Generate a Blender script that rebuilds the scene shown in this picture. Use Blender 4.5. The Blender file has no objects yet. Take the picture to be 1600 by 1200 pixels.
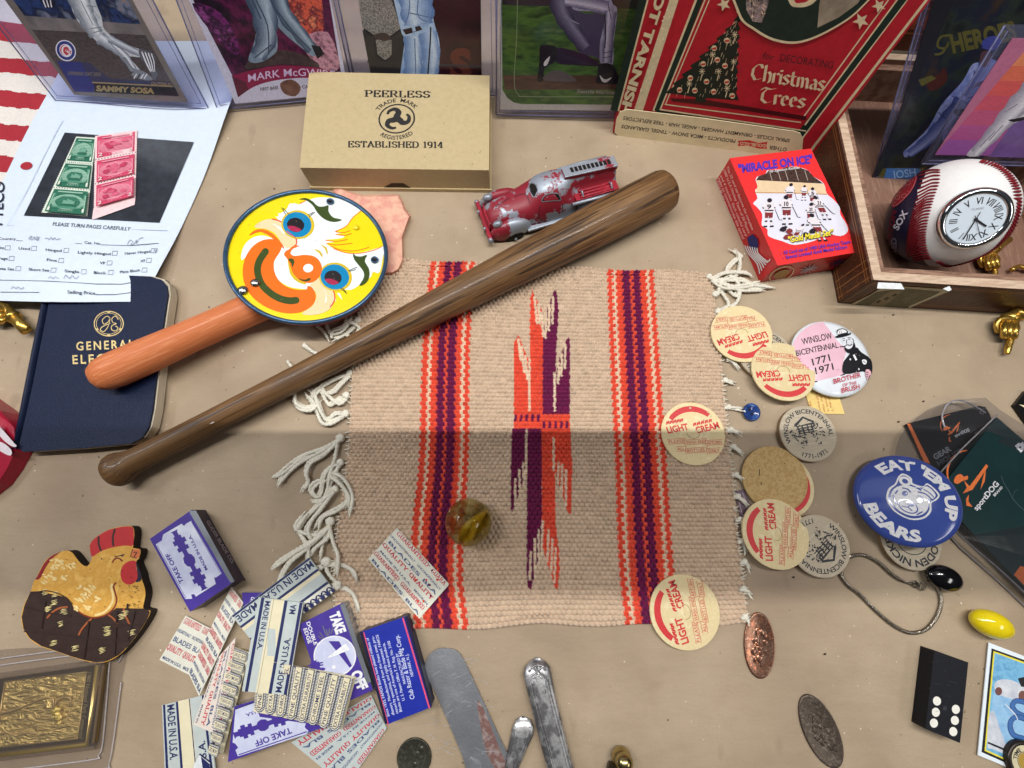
import bpy, bmesh, math, random
import numpy as np
from mathutils import Vector, Matrix
from mathutils.geometry import tessellate_polygon
random.seed(7)
R = math.radians
scene = bpy.context.scene
COL = scene.collection

# ------------------------------------------------------------------ camera
CAM_H, TILT, FPX = 0.320, R(15.5), 720.0
cam_d = bpy.data.cameras.new('camera')
cam_d.sensor_width = 36.0
cam_d.lens = 36.0 * FPX / 1600.0
cam_d.clip_start, cam_d.clip_end = 0.01, 20.0
cam = bpy.data.objects.new('camera', cam_d)
cam.location = (0, 0, CAM_H)
cam.rotation_euler = (TILT, 0, 0)
COL.objects.link(cam)
scene.camera = cam

# ------------------------------------------------------------------ world, lamps, exposure
world = bpy.data.worlds.new('World')
scene.world = world
world.use_nodes = True
wn = world.node_tree
bg = wn.nodes['Background']
wtc = wn.nodes.new('ShaderNodeTexCoord')
wsep = wn.nodes.new('ShaderNodeSeparateXYZ')
wr = wn.nodes.new('ShaderNodeValToRGB')
wr.color_ramp.elements[0].position = 0.0
wr.color_ramp.elements[0].color = (0.10, 0.095, 0.09, 1)
wr.color_ramp.elements[1].position = 0.9
wr.color_ramp.elements[1].color = (0.62, 0.64, 0.68, 1)
wn.links.new(wtc.outputs['Generated'], wsep.inputs[0])
wn.links.new(wsep.outputs['Z'], wr.inputs[0])
wn.links.new(wr.outputs[0], bg.inputs['Color'])
bg.inputs['Strength'].default_value = 0.11

def area(name, loc, target, sx, sy, power, col=(1, 1, 1)):
    d = bpy.data.lights.new(name, 'AREA')
    d.shape = 'RECTANGLE'
    d.size, d.size_y = sx, sy
    d.energy = power
    d.color = col
    o = bpy.data.objects.new(name, d)
    o.location = loc
    v = Vector(target) - Vector(loc)
    o.rotation_euler = v.to_track_quat('-Z', 'Y').to_euler()
    COL.objects.link(o)
    return o

area('tube_lamp', (0.0, 0.20, 0.98), (0, 0.08, 0), 1.3, 0.006, 14.2, (1.0, 0.985, 0.95))
area('overhead_fill', (0.0, 0.42, 1.25), (0, 0.2, 0), 1.2, 0.6, 1.5, (0.97, 0.98, 1.0))  # added fill: soft light from above and something for metals to reflect
area('side_tube_lamp', (-0.75, 0.25, 0.62), (-0.1, 0.1, 0), 0.35, 0.10, 1.9, (0.93, 0.96, 1.0))
area('front_lamp', (0.78, -0.28, 0.70), (0.2, 0.0, 0), 0.35, 0.12, 1.25, (1.0, 0.97, 0.93))
scene.view_settings.view_transform = 'Standard'
scene.view_settings.look = 'None'
scene.view_settings.exposure = -0.2
scene.view_settings.gamma = 1.0
scene.view_settings.use_curve_mapping = False
scene.cycles.max_bounces = 8
scene.cycles.transparent_max_bounces = 16
scene.cycles.caustics_reflective = False
scene.cycles.caustics_refractive = False
scene.cycles.use_denoising = True

# ------------------------------------------------------------------ where a photo pixel meets a surface
ST, CT = math.sin(TILT), math.cos(TILT)
CAM = Vector((0, 0, CAM_H))
def ray(px, py):
    u, v = px - 800.0, py - 600.0
    return Vector((u, -v * CT + FPX * ST, -v * ST - FPX * CT))
def at(px, py, z=0.0):
    r = ray(px, py)
    return CAM + r * ((z - CAM_H) / r.z)
def proj(P):
    x, y, z = P[0], P[1], P[2] - CAM_H
    yc, zc = y * CT + z * ST, -y * ST + z * CT
    return (800 - FPX * x / zc, 600 + FPX * yc / zc)

class Plane:                       # a real plane through p with unit normal n
    def __init__(s, p, n):
        s.p, s.n = Vector(p), Vector(n).normalized()
    def __call__(s, x, y, off=0.0):
        r = ray(x, y)
        return CAM + r * ((s.p - CAM).dot(s.n) / r.dot(s.n)) + s.n * off
def flat(z):
    return Plane((0, 0, z), (0, 0, 1))
def leaning(A, B, deg, z=0.0):     # the plane of something propped on edge A-B (pixels), leaning back
    a, b = at(*A, z), at(*B, z)
    x = (b - a).normalized()
    back = Vector((0, 0, 1)).cross(x)
    up = Vector((0, 0, 1)) * math.cos(R(deg)) + back * math.sin(R(deg))
    pl = Plane(a, x.cross(up))
    pl.up, pl.x = up, x
    return pl
def Z(m, x0, y0, s):               # same surface, addressed in an enlargement of the photograph
    f = lambda x, y, off=0.0: m(x0 + x / s, y0 + y / s, off)
    f.n = getattr(m, 'n', None)
    return f
class Disc:                        # local frame of a round badge, unit radius, optionally domed
    def __init__(s, c, n, rad, up_px, dome=0.0):
        s.c, s.n, s.r, s.dome = Vector(c), Vector(n).normalized(), rad, dome
        pl = Plane(s.c, s.n)
        c0 = proj(s.c)
        y = pl(c0[0] + up_px[0], c0[1] + up_px[1]) - s.c
        s.y = y.normalized(); s.x = s.y.cross(s.n).normalized()
        s.pl = pl
    def __call__(s, x, y, off=0.0):
        r2 = x * x + y * y
        return s.c + (s.x * x + s.y * y) * s.r + s.n * (s.dome * (1 - r2) + off)
    def px(s, X, Y, off=0.0):
        d = s.pl(X, Y) - s.c
        return s(d.dot(s.x) / s.r, d.dot(s.y) / s.r, off)

# ------------------------------------------------------------------ materials
def lin(c):
    c = c / 255.0
    return c / 12.92 if c <= 0.04045 else ((c + 0.055) / 1.055) ** 2.4
def S(rgb, k=1.0):
    return tuple(min(1.0, lin(v) * k) for v in rgb) + (1.0,)
MATS = {}
def M(name, rgb, rough=0.55, var=0.10, scale=350.0, bump=0.0, bscale=900.0, metal=0.0, coat=0.0, rgb2=None, lo=0.35, hi=0.65,
      stretch=None, detail=4.0, spec=0.28, objrand=0.0):
    if name in MATS: return MATS[name]
    m = bpy.data.materials.new(name); MATS[name] = m
    m.use_nodes = True
    nt = m.node_tree; nd, ln = nt.nodes, nt.links
    b = nd['Principled BSDF']
    b.inputs['Roughness'].default_value = rough
    b.inputs['Metallic'].default_value = metal
    b.inputs['Coat Weight'].default_value = coat
    b.inputs['Coat Roughness'].default_value = 0.12
    b.inputs['Specular IOR Level'].default_value = spec
    tc = nd.new('ShaderNodeTexCoord')
    vec = tc.outputs['Object']
    if stretch:
        mp = nd.new('ShaderNodeMapping'); mp.inputs['Scale'].default_value = stretch
        ln.new(vec, mp.inputs[0]); vec = mp.outputs[0]
    n = nd.new('ShaderNodeTexNoise'); n.inputs['Scale'].default_value = scale; n.inputs['Detail'].default_value = detail
    n.inputs['Roughness'].default_value = 0.62
    ln.new(vec, n.inputs['Vector'])
    cr = nd.new('ShaderNodeValToRGB')
    e = cr.color_ramp.elements
    if rgb2 is None:
        e[0].color, e[1].color = S(rgb, 1 - var), S(rgb, 1 + var)
        e[0].position, e[1].position = 0.3, 0.7
    elif isinstance(rgb2, list):
        cols = [rgb] + rgb2
        e[0].color, e[1].color = S(cols[0]), S(cols[-1])
        e[0].position, e[1].position = lo, hi
        for i, c in enumerate(cols[1:-1]):
            k = e.new(lo + (hi - lo) * (i + 1) / (len(cols) - 1)); k.color = S(c)
    else:
        e[0].color, e[1].color = S(rgb), S(rgb2)
        e[0].position, e[1].position = lo, hi
    ln.new(n.outputs['Fac'], cr.inputs[0])
    ln.new(cr.outputs[0], b.inputs['Base Color'])
    if objrand:                       # copies fade a little differently
        oi = nd.new('ShaderNodeObjectInfo'); hs = nd.new('ShaderNodeHueSaturation'); mr = nd.new('ShaderNodeMapRange')
        mr.inputs['To Min'].default_value = 1 - objrand; mr.inputs['To Max'].default_value = 1 + objrand * .4
        ln.new(oi.outputs['Random'], mr.inputs[0]); ln.new(mr.outputs[0], hs.inputs['Value']); ln.new(cr.outputs[0], hs.inputs['Color']); ln.new(hs.outputs[0], b.inputs['Base Color'])
    if bump:
        n2 = nd.new('ShaderNodeTexNoise'); n2.inputs['Scale'].default_value = bscale; n2.inputs['Detail'].default_value = 3
        ln.new(vec, n2.inputs['Vector'])
        bp = nd.new('ShaderNodeBump'); bp.inputs['Strength'].default_value = bump; bp.inputs['Distance'].default_value = 0.0006
        ln.new(n2.outputs['Fac'], bp.inputs['Height']); ln.new(bp.outputs[0], b.inputs['Normal'])
    return m
def ink(name, rgb, rough=0.5, coat=0.0):
    return M(name, rgb, rough, 0.14, 700, coat=coat)
def clear(name, tint, gloss=0.08, alpha=0.85, rough=0.08, haze=None):
    if name in MATS: return MATS[name]
    m = bpy.data.materials.new(name); MATS[name] = m
    m.use_nodes = True
    nt = m.node_tree; nd, ln = nt.nodes, nt.links
    nd.remove(nd['Principled BSDF'])
    tr = nd.new('ShaderNodeBsdfTransparent'); tr.inputs[0].default_value = S(tint)
    df = nd.new('ShaderNodeBsdfDiffuse'); df.inputs[0].default_value = S(haze or tint)
    gl = nd.new('ShaderNodeBsdfGlossy'); gl.inputs['Roughness'].default_value = rough
    lw = nd.new('ShaderNodeLayerWeight'); lw.inputs['Blend'].default_value = .5
    pw = nd.new('ShaderNodeMath'); pw.operation = 'POWER'; pw.inputs[1].default_value = 4
    ln.new(lw.outputs['Facing'], pw.inputs[0])
    fr = nd.new('ShaderNodeMath'); fr.operation = 'MULTIPLY_ADD'; fr.inputs[1].default_value = .8; fr.inputs[2].default_value = gloss * .5
    ln.new(pw.outputs[0], fr.inputs[0])
    n = nd.new('ShaderNodeTexNoise'); n.inputs['Scale'].default_value = 60
    tc = nd.new('ShaderNodeTexCoord'); ln.new(tc.outputs['Object'], n.inputs['Vector'])
    bp = nd.new('ShaderNodeBump'); bp.inputs['Strength'].default_value = 0.12; bp.inputs['Distance'].default_value = 0.002
    ln.new(n.outputs['Fac'], bp.inputs['Height']); ln.new(bp.outputs[0], gl.inputs['Normal'])
    a = nd.new('ShaderNodeMixShader'); a.inputs[0].default_value = 1 - alpha
    ln.new(tr.outputs[0], a.inputs[1]); ln.new(df.outputs[0], a.inputs[2])
    c = nd.new('ShaderNodeMixShader')
    ln.new(fr.outputs[0], c.inputs[0]); ln.new(a.outputs[0], c.inputs[1]); ln.new(gl.outputs[0], c.inputs[2])
    ln.new(c.outputs[0], nd['Material Output'].inputs[0])
    return m

# ------------------------------------------------------------------ letters
_fc = bpy.data.curves.new('letters', 'FONT')
_fo = bpy.data.objects.new('letters', _fc)
_tx = {}
def glyphs(s, bold=0.0, shear=0.0, space=1.0):
    k = (s, bold, shear, space)
    if k in _tx: return _tx[k]
    if _fo.name not in COL.objects: COL.objects.link(_fo)
    _fc.body, _fc.offset, _fc.shear, _fc.space_character = s, bold, shear, space
    _fc.resolution_u = 3; _fc.fill_mode = 'FRONT'; _fc.size = 1.0
    _fo.update_tag(); bpy.context.view_layer.update()
    ev = _fo.evaluated_get(bpy.context.evaluated_depsgraph_get())
    me = ev.to_mesh()
    vs = [(v.co.x, v.co.y) for v in me.vertices]
    fs = [tuple(p.vertices) for p in me.polygons]
    ev.to_mesh_clear()
    x0 = min((v[0] for v in vs), default=0); x1 = max((v[0] for v in vs), default=1)
    cap = 0.69
    vs = [((x - x0) / cap, y / cap) for x, y in vs]
    _tx[k] = (vs, fs, (x1 - x0) / cap)
    return _tx[k]
def arcp(cx, cy, rx, ry, a0, a1, n=10):
    return [(cx + rx * math.cos(R(a0 + (a1 - a0) * i / n)), cy + ry * math.sin(R(a0 + (a1 - a0) * i / n))) for i in range(n + 1)]
SER = {   # slab-serif alphabet drawn with a pen: (width, strokes, serif feet)
 'A': (.86, [[(.08, 0), (.42, 1)], [(.40, 1), (.76, 0)], [(.2, .33), (.62, .33)]], [(.08, 0), (.76, 0)]),
 'B': (.78, [[(.14, 0), (.14, 1)], [(.14, 1)] + arcp(.42, .76, .22, .24, 90, -90) + [(.14, .52)], [(.14, .52)] + arcp(.44, .26, .26, .26, 90, -90) + [(.14, 0)]], [(.1, 0), (.1, 1)]),
 'C': (.80, [arcp(.44, .5, .34, .5, 40, 320, 16)], [(.70, .84)]),
 'D': (.84, [[(.14, 0), (.14, 1)], [(.14, 1), (.36, 1)] + arcp(.38, .5, .36, .5, 90, -90, 14) + [(.14, 0)]], [(.1, 0), (.1, 1)]),
 'E': (.74, [[(.14, 0), (.14, 1)], [(.1, 1), (.62, 1)], [(.1, 0), (.64, 0)], [(.14, .52), (.46, .52)], [(.62, 1), (.62, .78)], [(.64, 0), (.64, .25)], [(.46, .4), (.46, .64)]], []),
 'G': (.86, [arcp(.44, .5, .34, .5, 40, 330, 16), [(.73, .1), (.73, .42)], [(.52, .42), (.82, .42)]], []),
 'H': (.88, [[(.14, 0), (.14, 1)], [(.72, 0), (.72, 1)], [(.14, .52), (.72, .52)]], [(.14, 0), (.14, 1), (.72, 0), (.72, 1)]),
 'I': (.40, [[(.2, 0), (.2, 1)]], [(.2, 0), (.2, 1)]),
 'L': (.70, [[(.14, 0), (.14, 1)], [(.1, 0), (.6, 0)], [(.6, 0), (.6, .28)]], [(.14, 1)]),
 'N': (.88, [[(.14, 0), (.14, 1)], [(.14, 1), (.72, 0)], [(.72, 0), (.72, 1)]], [(.14, 0), (.1, 1), (.72, 1)]),
 'O': (.88, [arcp(.44, .5, .34, .5, 0, 360, 20)], []),
 'P': (.74, [[(.14, 0), (.14, 1)], [(.14, 1)] + arcp(.40, .74, .26, .26, 90, -90) + [(.14, .48)]], [(.14, 0), (.1, 1)]),
 'Q': (.88, [arcp(.44, .5, .34, .5, 0, 360, 20), [(.45, .2), (.8, -.12)]], []),
 'R': (.84, [[(.14, 0), (.14, 1)], [(.14, 1)] + arcp(.40, .75, .25, .25, 90, -90) + [(.14, .5)], [(.4, .5), (.72, 0)]], [(.14, 0), (.1, 1), (.74, 0)]),
 'S': (.70, [arcp(.36, .75, .25, .25, 30, 260, 10) + arcp(.34, .26, .27, .26, 80, -150, 10)], [(.60, .82), (.1, .18)]),
 'T': (.76, [[(.38, 0), (.38, 1)], [(.06, 1), (.70, 1)], [(.06, 1), (.06, .76)], [(.70, 1), (.70, .76)]], [(.38, 0)]),
 'U': (.86, [[(.16, 1), (.16, .35)] + arcp(.43, .32, .27, .32, 180, 360, 10) + [(.70, 1)]], [(.16, 1), (.70, 1)]),
 'Y': (.82, [[(.08, 1), (.4, .48)], [(.74, 1), (.4, .48)], [(.4, .48), (.4, 0)]], [(.08, 1), (.74, 1), (.4, 0)]),
 '1': (.46, [[(.24, 0), (.24, 1)], [(.08, .86), (.24, 1)]], [(.24, 0)]),
 '4': (.66, [[(.46, 0), (.46, 1)], [(.44, 1), (.06, .3)], [(.06, .3), (.64, .3)]], [(.46, 0)]),
 '9': (.66, [arcp(.32, .68, .24, .32, 0, 360, 16), [(.56, .7)] + arcp(.30, .34, .26, .34, 20, -110, 8)], []),
}
def serif_glyphs(s, thick=.2, thin=.085):
    k = ('serif', s, thick, thin)
    if k in _tx: return _tx[k]
    vs, fs, x = [], [], 0.0
    def quad(a, b, w):
        d = Vector((b[0] - a[0], b[1] - a[1]))
        if d.length < 1e-6: return
        d.normalize(); n = Vector((-d.y, d.x)) * (w / 2); e = d * .02
        i = len(vs)
        for p, sg in ((a, 1), (b, 1), (b, -1), (a, -1)):
            ex = e if p is b else -e
            vs.append((p[0] + x + n.x * sg + ex.x, p[1] + n.y * sg + ex.y))
        fs.append((i, i + 3, i + 2, i + 1))
    for ch in s:
        if ch not in SER:
            x += .45; continue
        w, st, ft = SER[ch]
        for pl in st:
            for a, b in zip(pl, pl[1:]):
                L = math.hypot(b[0] - a[0], b[1] - a[1]) or 1
                quad(a, b, thin + (thick - thin) * (abs(b[1] - a[1]) / L) ** 1.5)
        for fx, fy in ft:
            fy = .04 if fy == 0 else .96 if fy == 1 else fy
            quad((fx - .16, fy), (fx + .16, fy), thin)
        x += w + .06
    _tx[k] = (vs, fs, x - .06)
    return _tx[k]

def cr(pts, n=5, closed=True):     # Catmull-Rom through the points
    out, L = [], len(pts)
    rng = range(L) if closed else range(L - 1)
    g = (lambda i: pts[i % L]) if closed else (lambda i: pts[max(0, min(L - 1, i))])
    for i in rng:
        p0, p1, p2, p3 = g(i - 1), g(i), g(i + 1), g(i + 2)
        for k in range(n):
            t = k / n
            out.append(tuple(0.5 * (2 * b + (c - a) * t + (2 * a - 5 * b + 4 * c - d) * t * t + (-a + 3 * b - 3 * c + d) * t ** 3)
                             for a, b, c, d in zip(p0, p1, p2, p3)))
    if not closed: out.append(tuple(pts[-1]))
    return out
def ell(cx, cy, rx, ry=None, rot=0, n=28):
    ry = rx if ry is None else ry
    c, s = math.cos(R(rot)), math.sin(R(rot))
    return [(cx + rx * math.cos(t) * c - ry * math.sin(t) * s, cy + rx * math.cos(t) * s + ry * math.sin(t) * c)
            for t in (2 * math.pi * i / n for i in range(n))]

# ------------------------------------------------------------------ mesh builder
LAY = 0.000004
class MB:
    def __init__(s, base=0.00004, st=None):
        s.v, s.f, s.m, s.mats, s.o, s.sm = [], [], [], [], base, []
        s.st = LAY if st is None else st
    def mi(s, m):
        if m not in s.mats: s.mats.append(m)
        return s.mats.index(m)
    def add(s, vs, fs, m, smooth=False):
        b, k = len(s.v), s.mi(m)
        s.v += [tuple(p) for p in vs]
        for f in fs:
            s.f.append(tuple(b + i for i in f)); s.m.append(k); s.sm.append(smooth)
    def up(s):
        s.o += s.st; return s.o
    def poly(s, pts, m):
        pts = [Vector(p) for p in pts]
        if len(pts) == 4:
            s.add(pts, [(0, 1, 2, 3)], m); return
        s.add(pts, tessellate_polygon([pts]), m)
    def flat(s, f, pts, m, sub=0, lv=None):
        o = s.up()
        P2 = list(pts)
        if sub:                       # cut long edges so that a print follows a curved sheet
            q = []
            for a, b in zip(P2, P2[1:] + P2[:1]):
                q += [(a[0] + (b[0] - a[0]) * i / sub, a[1] + (b[1] - a[1]) * i / sub) for i in range(sub)]
            P2 = q
        t = tessellate_polygon([[Vector((x, -y, 0)) for x, y in P2]])
        for _ in range(lv if lv is not None else getattr(f, 'lv', 0)):      # follow a domed surface
            nt, mid = [], {}
            def mp(a, b):
                k = (min(a, b), max(a, b))
                if k not in mid:
                    mid[k] = len(P2); P2.append(((P2[a][0] + P2[b][0]) / 2, (P2[a][1] + P2[b][1]) / 2))
                return mid[k]
            for a, b, c in t:
                ab, bc, ca = mp(a, b), mp(b, c), mp(c, a)
                nt += [(a, ab, ca), (ab, b, bc), (ca, bc, c), (ab, bc, ca)]
            t = nt
        s.add([f(x, y, o) for x, y in P2], t, m)
    def grid(s, f, q, m, n=8, k=8):   # a quad of the print as a fine grid
        o = s.up(); vs = []
        for j in range(k + 1):
            for i in range(n + 1):
                u, v = i / n, j / k
                x = (q[0][0] * (1 - u) + q[1][0] * u) * (1 - v) + (q[3][0] * (1 - u) + q[2][0] * u) * v
                y = (q[0][1] * (1 - u) + q[1][1] * u) * (1 - v) + (q[3][1] * (1 - u) + q[2][1] * u) * v
                vs.append(f(x, y, o))
        s.add(vs, [(j * (n + 1) + i, j * (n + 1) + i + 1, (j + 1) * (n + 1) + i + 1, (j + 1) * (n + 1) + i) for j in range(k) for i in range(n)], m)
    def line(s, f, pts, w, m, closed=False, lift=True):
        o = s.up() if lift else s.o
        P = list(pts) + ([pts[0]] if closed else [])
        vs, fs = [], []
        for i, p in enumerate(P):
            a, b = P[max(0, i - 1)], P[min(len(P) - 1, i + 1)]
            if closed and i in (0, len(P) - 1): a, b = P[-2], P[1]
            dx, dy = b[0] - a[0], b[1] - a[1]; L = math.hypot(dx, dy) or 1
            ww = w[i] if isinstance(w, (list, tuple)) else w
            nx, ny = -dy / L * ww / 2, dx / L * ww / 2
            vs += [f(p[0] + nx, p[1] + ny, o), f(p[0] - nx, p[1] - ny, o)]
            if i: fs.append((2 * i - 2, 2 * i - 1, 2 * i + 1, 2 * i))
        s.add(vs, fs, m)
    def text(s, f, st, A, B, C, m, bold=0.012, shear=0.0, serif=False, space=1.0, fn=None):
        vs, fs, w = serif_glyphs(st) if serif else glyphs(st, bold, shear, space)
        o = s.up()
        ex = ((B[0] - A[0]) / w, (B[1] - A[1]) / w)
        ey = C if isinstance(C, tuple) else None
        if ey is None:               # C = cap height as a number: square letters, turned with the line
            L = math.hypot(B[0] - A[0], B[1] - A[1]); h = C
            ey = ((B[1] - A[1]) / L * h, -(B[0] - A[0]) / L * h)
        if fn: vs = [fn(x, y, w) for x, y in vs]
        s.add([f(A[0] + ex[0] * x + ey[0] * y, A[1] + ex[1] * x + ey[1] * y, o) for x, y in vs], fs, m)
    def arc(s, f, st, rad, mid, cap, m, bottom=False, bold=0.012, squeeze=1.0, serif=False, cx=0, cy=0):   # letters round a circle; f takes y-up units
        vs, fs, w = serif_glyphs(st) if serif else glyphs(st, bold)
        o = s.up(); out = []
        for x, y in vs:
            a = (x - w / 2) * cap * squeeze / rad
            if bottom: th, rr = R(mid) + a, rad - y * cap
            else: th, rr = R(mid) - a, rad + y * cap
            out.append(f(cx + rr * math.cos(th), cy + rr * math.sin(th), o))
        s.add(out, fs, m)
    def slab(s, f, pts, th, top, side=None, n=None, bottom=True):
        n = n or f.n
        P = [f(x, y, 0.0) for x, y in pts]
        Q = [p - n * th for p in P]
        s.solid(P, Q, top, side or top, bottom)
    def solid(s, P, Q, top, side, bottom=True):
        k = len(P)
        t = tessellate_polygon([P])
        nn = (P[t[0][1]] - P[t[0][0]]).cross(P[t[0][2]] - P[t[0][0]])
        out = (sum(P, Vector()) - sum(Q, Vector())) / k
        if nn.dot(out) < 0: t = [f[::-1] for f in t]
        if k == 4: t = [(0, 1, 2, 3)]
        s.add(P, t, top)
        if bottom: s.add(Q, [f[::-1] for f in t], side)
        s.add(P + Q, [(i, (i + 1) % k, k + (i + 1) % k, k + i) for i in range(k)], side)
    def box(s, c, x, y, z, m):       # centre and three half-edge vectors
        c, x, y, z = map(Vector, (c, x, y, z))
        P = [c + x * a + y * b + z * d for d in (-1, 1) for a, b in ((-1, -1), (1, -1), (1, 1), (-1, 1))]
        s.add(P, [(3, 2, 1, 0), (4, 5, 6, 7), (0, 1, 5, 4), (1, 2, 6, 5), (2, 3, 7, 6), (3, 0, 4, 7)], m)
    def tube(s, pts, rad, m, n=10, caps=True, flatn=None, twist=None):
        P = [Vector(p) for p in pts]; L = len(P)
        t0 = (P[1] - P[0]).normalized()
        u = t0.orthogonal().normalized() if flatn is None else Vector(flatn)
        vs, d = [], 0.0
        for i in range(L):
            t = (P[min(i + 1, L - 1)] - P[max(i - 1, 0)]).normalized()
            u = (u - t * u.dot(t)).normalized(); w = t.cross(u)
            r = rad[i] if isinstance(rad, list) else rad
            ru = rw = r
            if isinstance(r, tuple): ru, rw = r
            if i: d += (P[i] - P[i - 1]).length
            for k in range(n):
                a = 2 * math.pi * k / n
                q = 1.0
                if twist: q = 0.70 + 0.42 * abs(math.cos(a + d / twist))
                vs.append(P[i] + u * (ru * math.cos(a) * q) + w * (rw * math.sin(a) * q))
        fs = [(i * n + k, i * n + (k + 1) % n, (i + 1) * n + (k + 1) % n, (i + 1) * n + k) for i in range(L - 1) for k in range(n)]
        if caps: fs += [tuple(range(n))[::-1], tuple((L - 1) * n + k for k in range(n))]
        s.add(vs, fs, m, True)
    def lathe(s, prof, m, o=(0, 0, 0), ax=(0, 0, 1), n=40, smooth=True, mats=None):
        o, ax = Vector(o), Vector(ax).normalized()
        u = ax.orthogonal().normalized(); w = ax.cross(u)
        vs = []
        for h, r in prof:
            for k in range(n):
                a = 2 * math.pi * k / n
                vs.append(o + ax * h + (u * math.cos(a) + w * math.sin(a)) * max(r, 1e-6))
        for i in range(len(prof) - 1):
            mm = mats[i] if mats else m
            b = len(s.v) - 0
            s.add([], [], mm)
        base = len(s.v); s.v += [tuple(p) for p in vs]
        for i in range(len(prof) - 1):
            mm = s.mi(mats[i] if mats else m)
            for k in range(n):
                s.f.append((base + i * n + k, base + i * n + (k + 1) % n, base + (i + 1) * n + (k + 1) % n, base + (i + 1) * n + k)); s.m.append(mm); s.sm.append(smooth)
    def ball(s, c, r, m, sx=(1, 0, 0), sy=(0, 1, 0), sz=(0, 0, 1), n=20, k=12):
        c = Vector(c); X, Y, ZZ = Vector(sx) * r, Vector(sy) * r, Vector(sz) * r
        vs = [c + ZZ]
        for j in range(1, k):
            a = math.pi * j / k
            for i in range(n):
                b = 2 * math.pi * i / n
                vs.append(c + ZZ * math.cos(a) + (X * math.cos(b) + Y * math.sin(b)) * math.sin(a))
        vs.append(c - ZZ)
        e = len(vs) - 1
        fs = [(0, 1 + i, 1 + (i + 1) % n) for i in range(n)]
        fs += [(1 + j * n + i, 1 + (j + 1) * n + i, 1 + (j + 1) * n + (i + 1) % n, 1 + j * n + (i + 1) % n) for j in range(k - 2) for i in range(n)]
        fs += [(e, 1 + (k - 2) * n + (i + 1) % n, 1 + (k - 2) * n + i) for i in range(n)]
        s.add(vs, fs, m, True)
    def build(s, name, parent=None, bevel=0.0, subsurf=0, origin=None, label=None, merge=False):
        loc = Vector(origin) if origin is not None else (parent_loc(parent) if parent else Vector())
        me = bpy.data.meshes.new(name)
        inv = None
        if parent is not None and parent.get('frame_inv'):
            inv = Matrix([parent['frame_inv'][i * 4:i * 4 + 4] for i in range(4)])
            V = [inv @ Vector(p) for p in s.v]
        else:
            V = [Vector(p) - loc for p in s.v]
        me.from_pydata(V, [], s.f)
        for m in s.mats: me.materials.append(m)
        me.polygons.foreach_set('material_index', s.m)
        me.polygons.foreach_set('use_smooth', s.sm)
        me.update()
        o = bpy.data.objects.new(name, me); COL.objects.link(o)
        if merge:
            bm = bmesh.new(); bm.from_mesh(me); bmesh.ops.remove_doubles(bm, verts=bm.verts, dist=1e-6)
            bmesh.ops.recalc_face_normals(bm, faces=bm.faces); bm.to_mesh(me); bm.free()
        if bevel:
            if not merge:
                pass
            bv = o.modifiers.new('bevel', 'BEVEL'); bv.width = bevel; bv.segments = 2; bv.limit_method = 'ANGLE'; bv.angle_limit = R(40)
        if subsurf:
            ss = o.modifiers.new('subsurf', 'SUBSURF'); ss.levels = subsurf; ss.render_levels = subsurf
        if parent is not None: o.parent = parent
        else: o.location = loc
        if label: o['label'] = label
        return o
def parent_loc(p):
    return Vector(p.location) + (parent_loc(p.parent) if p.parent else Vector())

def thing(name, label, cat, loc=(0, 0, 0), group=None, rot=None):
    o = bpy.data.objects.new(name, None); COL.objects.link(o)
    o.location = loc
    o.empty_display_size = 0.01
    o['label'], o['category'] = label, cat
    if group: o['group'] = group
    return o
def tag(o, label, cat, group=None, kind=None):
    o['label'], o['category'] = label, cat
    if group: o['group'] = group
    if kind: o['kind'] = kind
    return o
def struct(o):
    o['kind'] = 'structure'; return o
def dup(root, loc, rotz=0.0, label=None, tilt=(0, 0)):
    r = root.copy(); COL.objects.link(r)
    r.location = loc; r.rotation_euler = (tilt[0], tilt[1], rotz)
    if label: r['label'] = label
    for ch in root.children:
        c = ch.copy(); COL.objects.link(c); c.parent = r
        for g in ch.children:
            d = g.copy(); COL.objects.link(d); d.parent = c
    return r

# shared inks and papers
WHITE = M('white_card', (236, 238, 240), .5, .03)
CREAM = M('cream_card', (232, 216, 176), .6, .07, 500)
BLACK = ink('black_ink', (26, 26, 32))
NAVY = ink('navy_ink', (38, 44, 92))
RED = ink('red_ink', (205, 45, 50))
GOLDINK = M('gold_foil', (184, 162, 112), .4, .15, 900, metal=.7)
WINK = ink('white_ink', (232, 232, 236))

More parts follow.
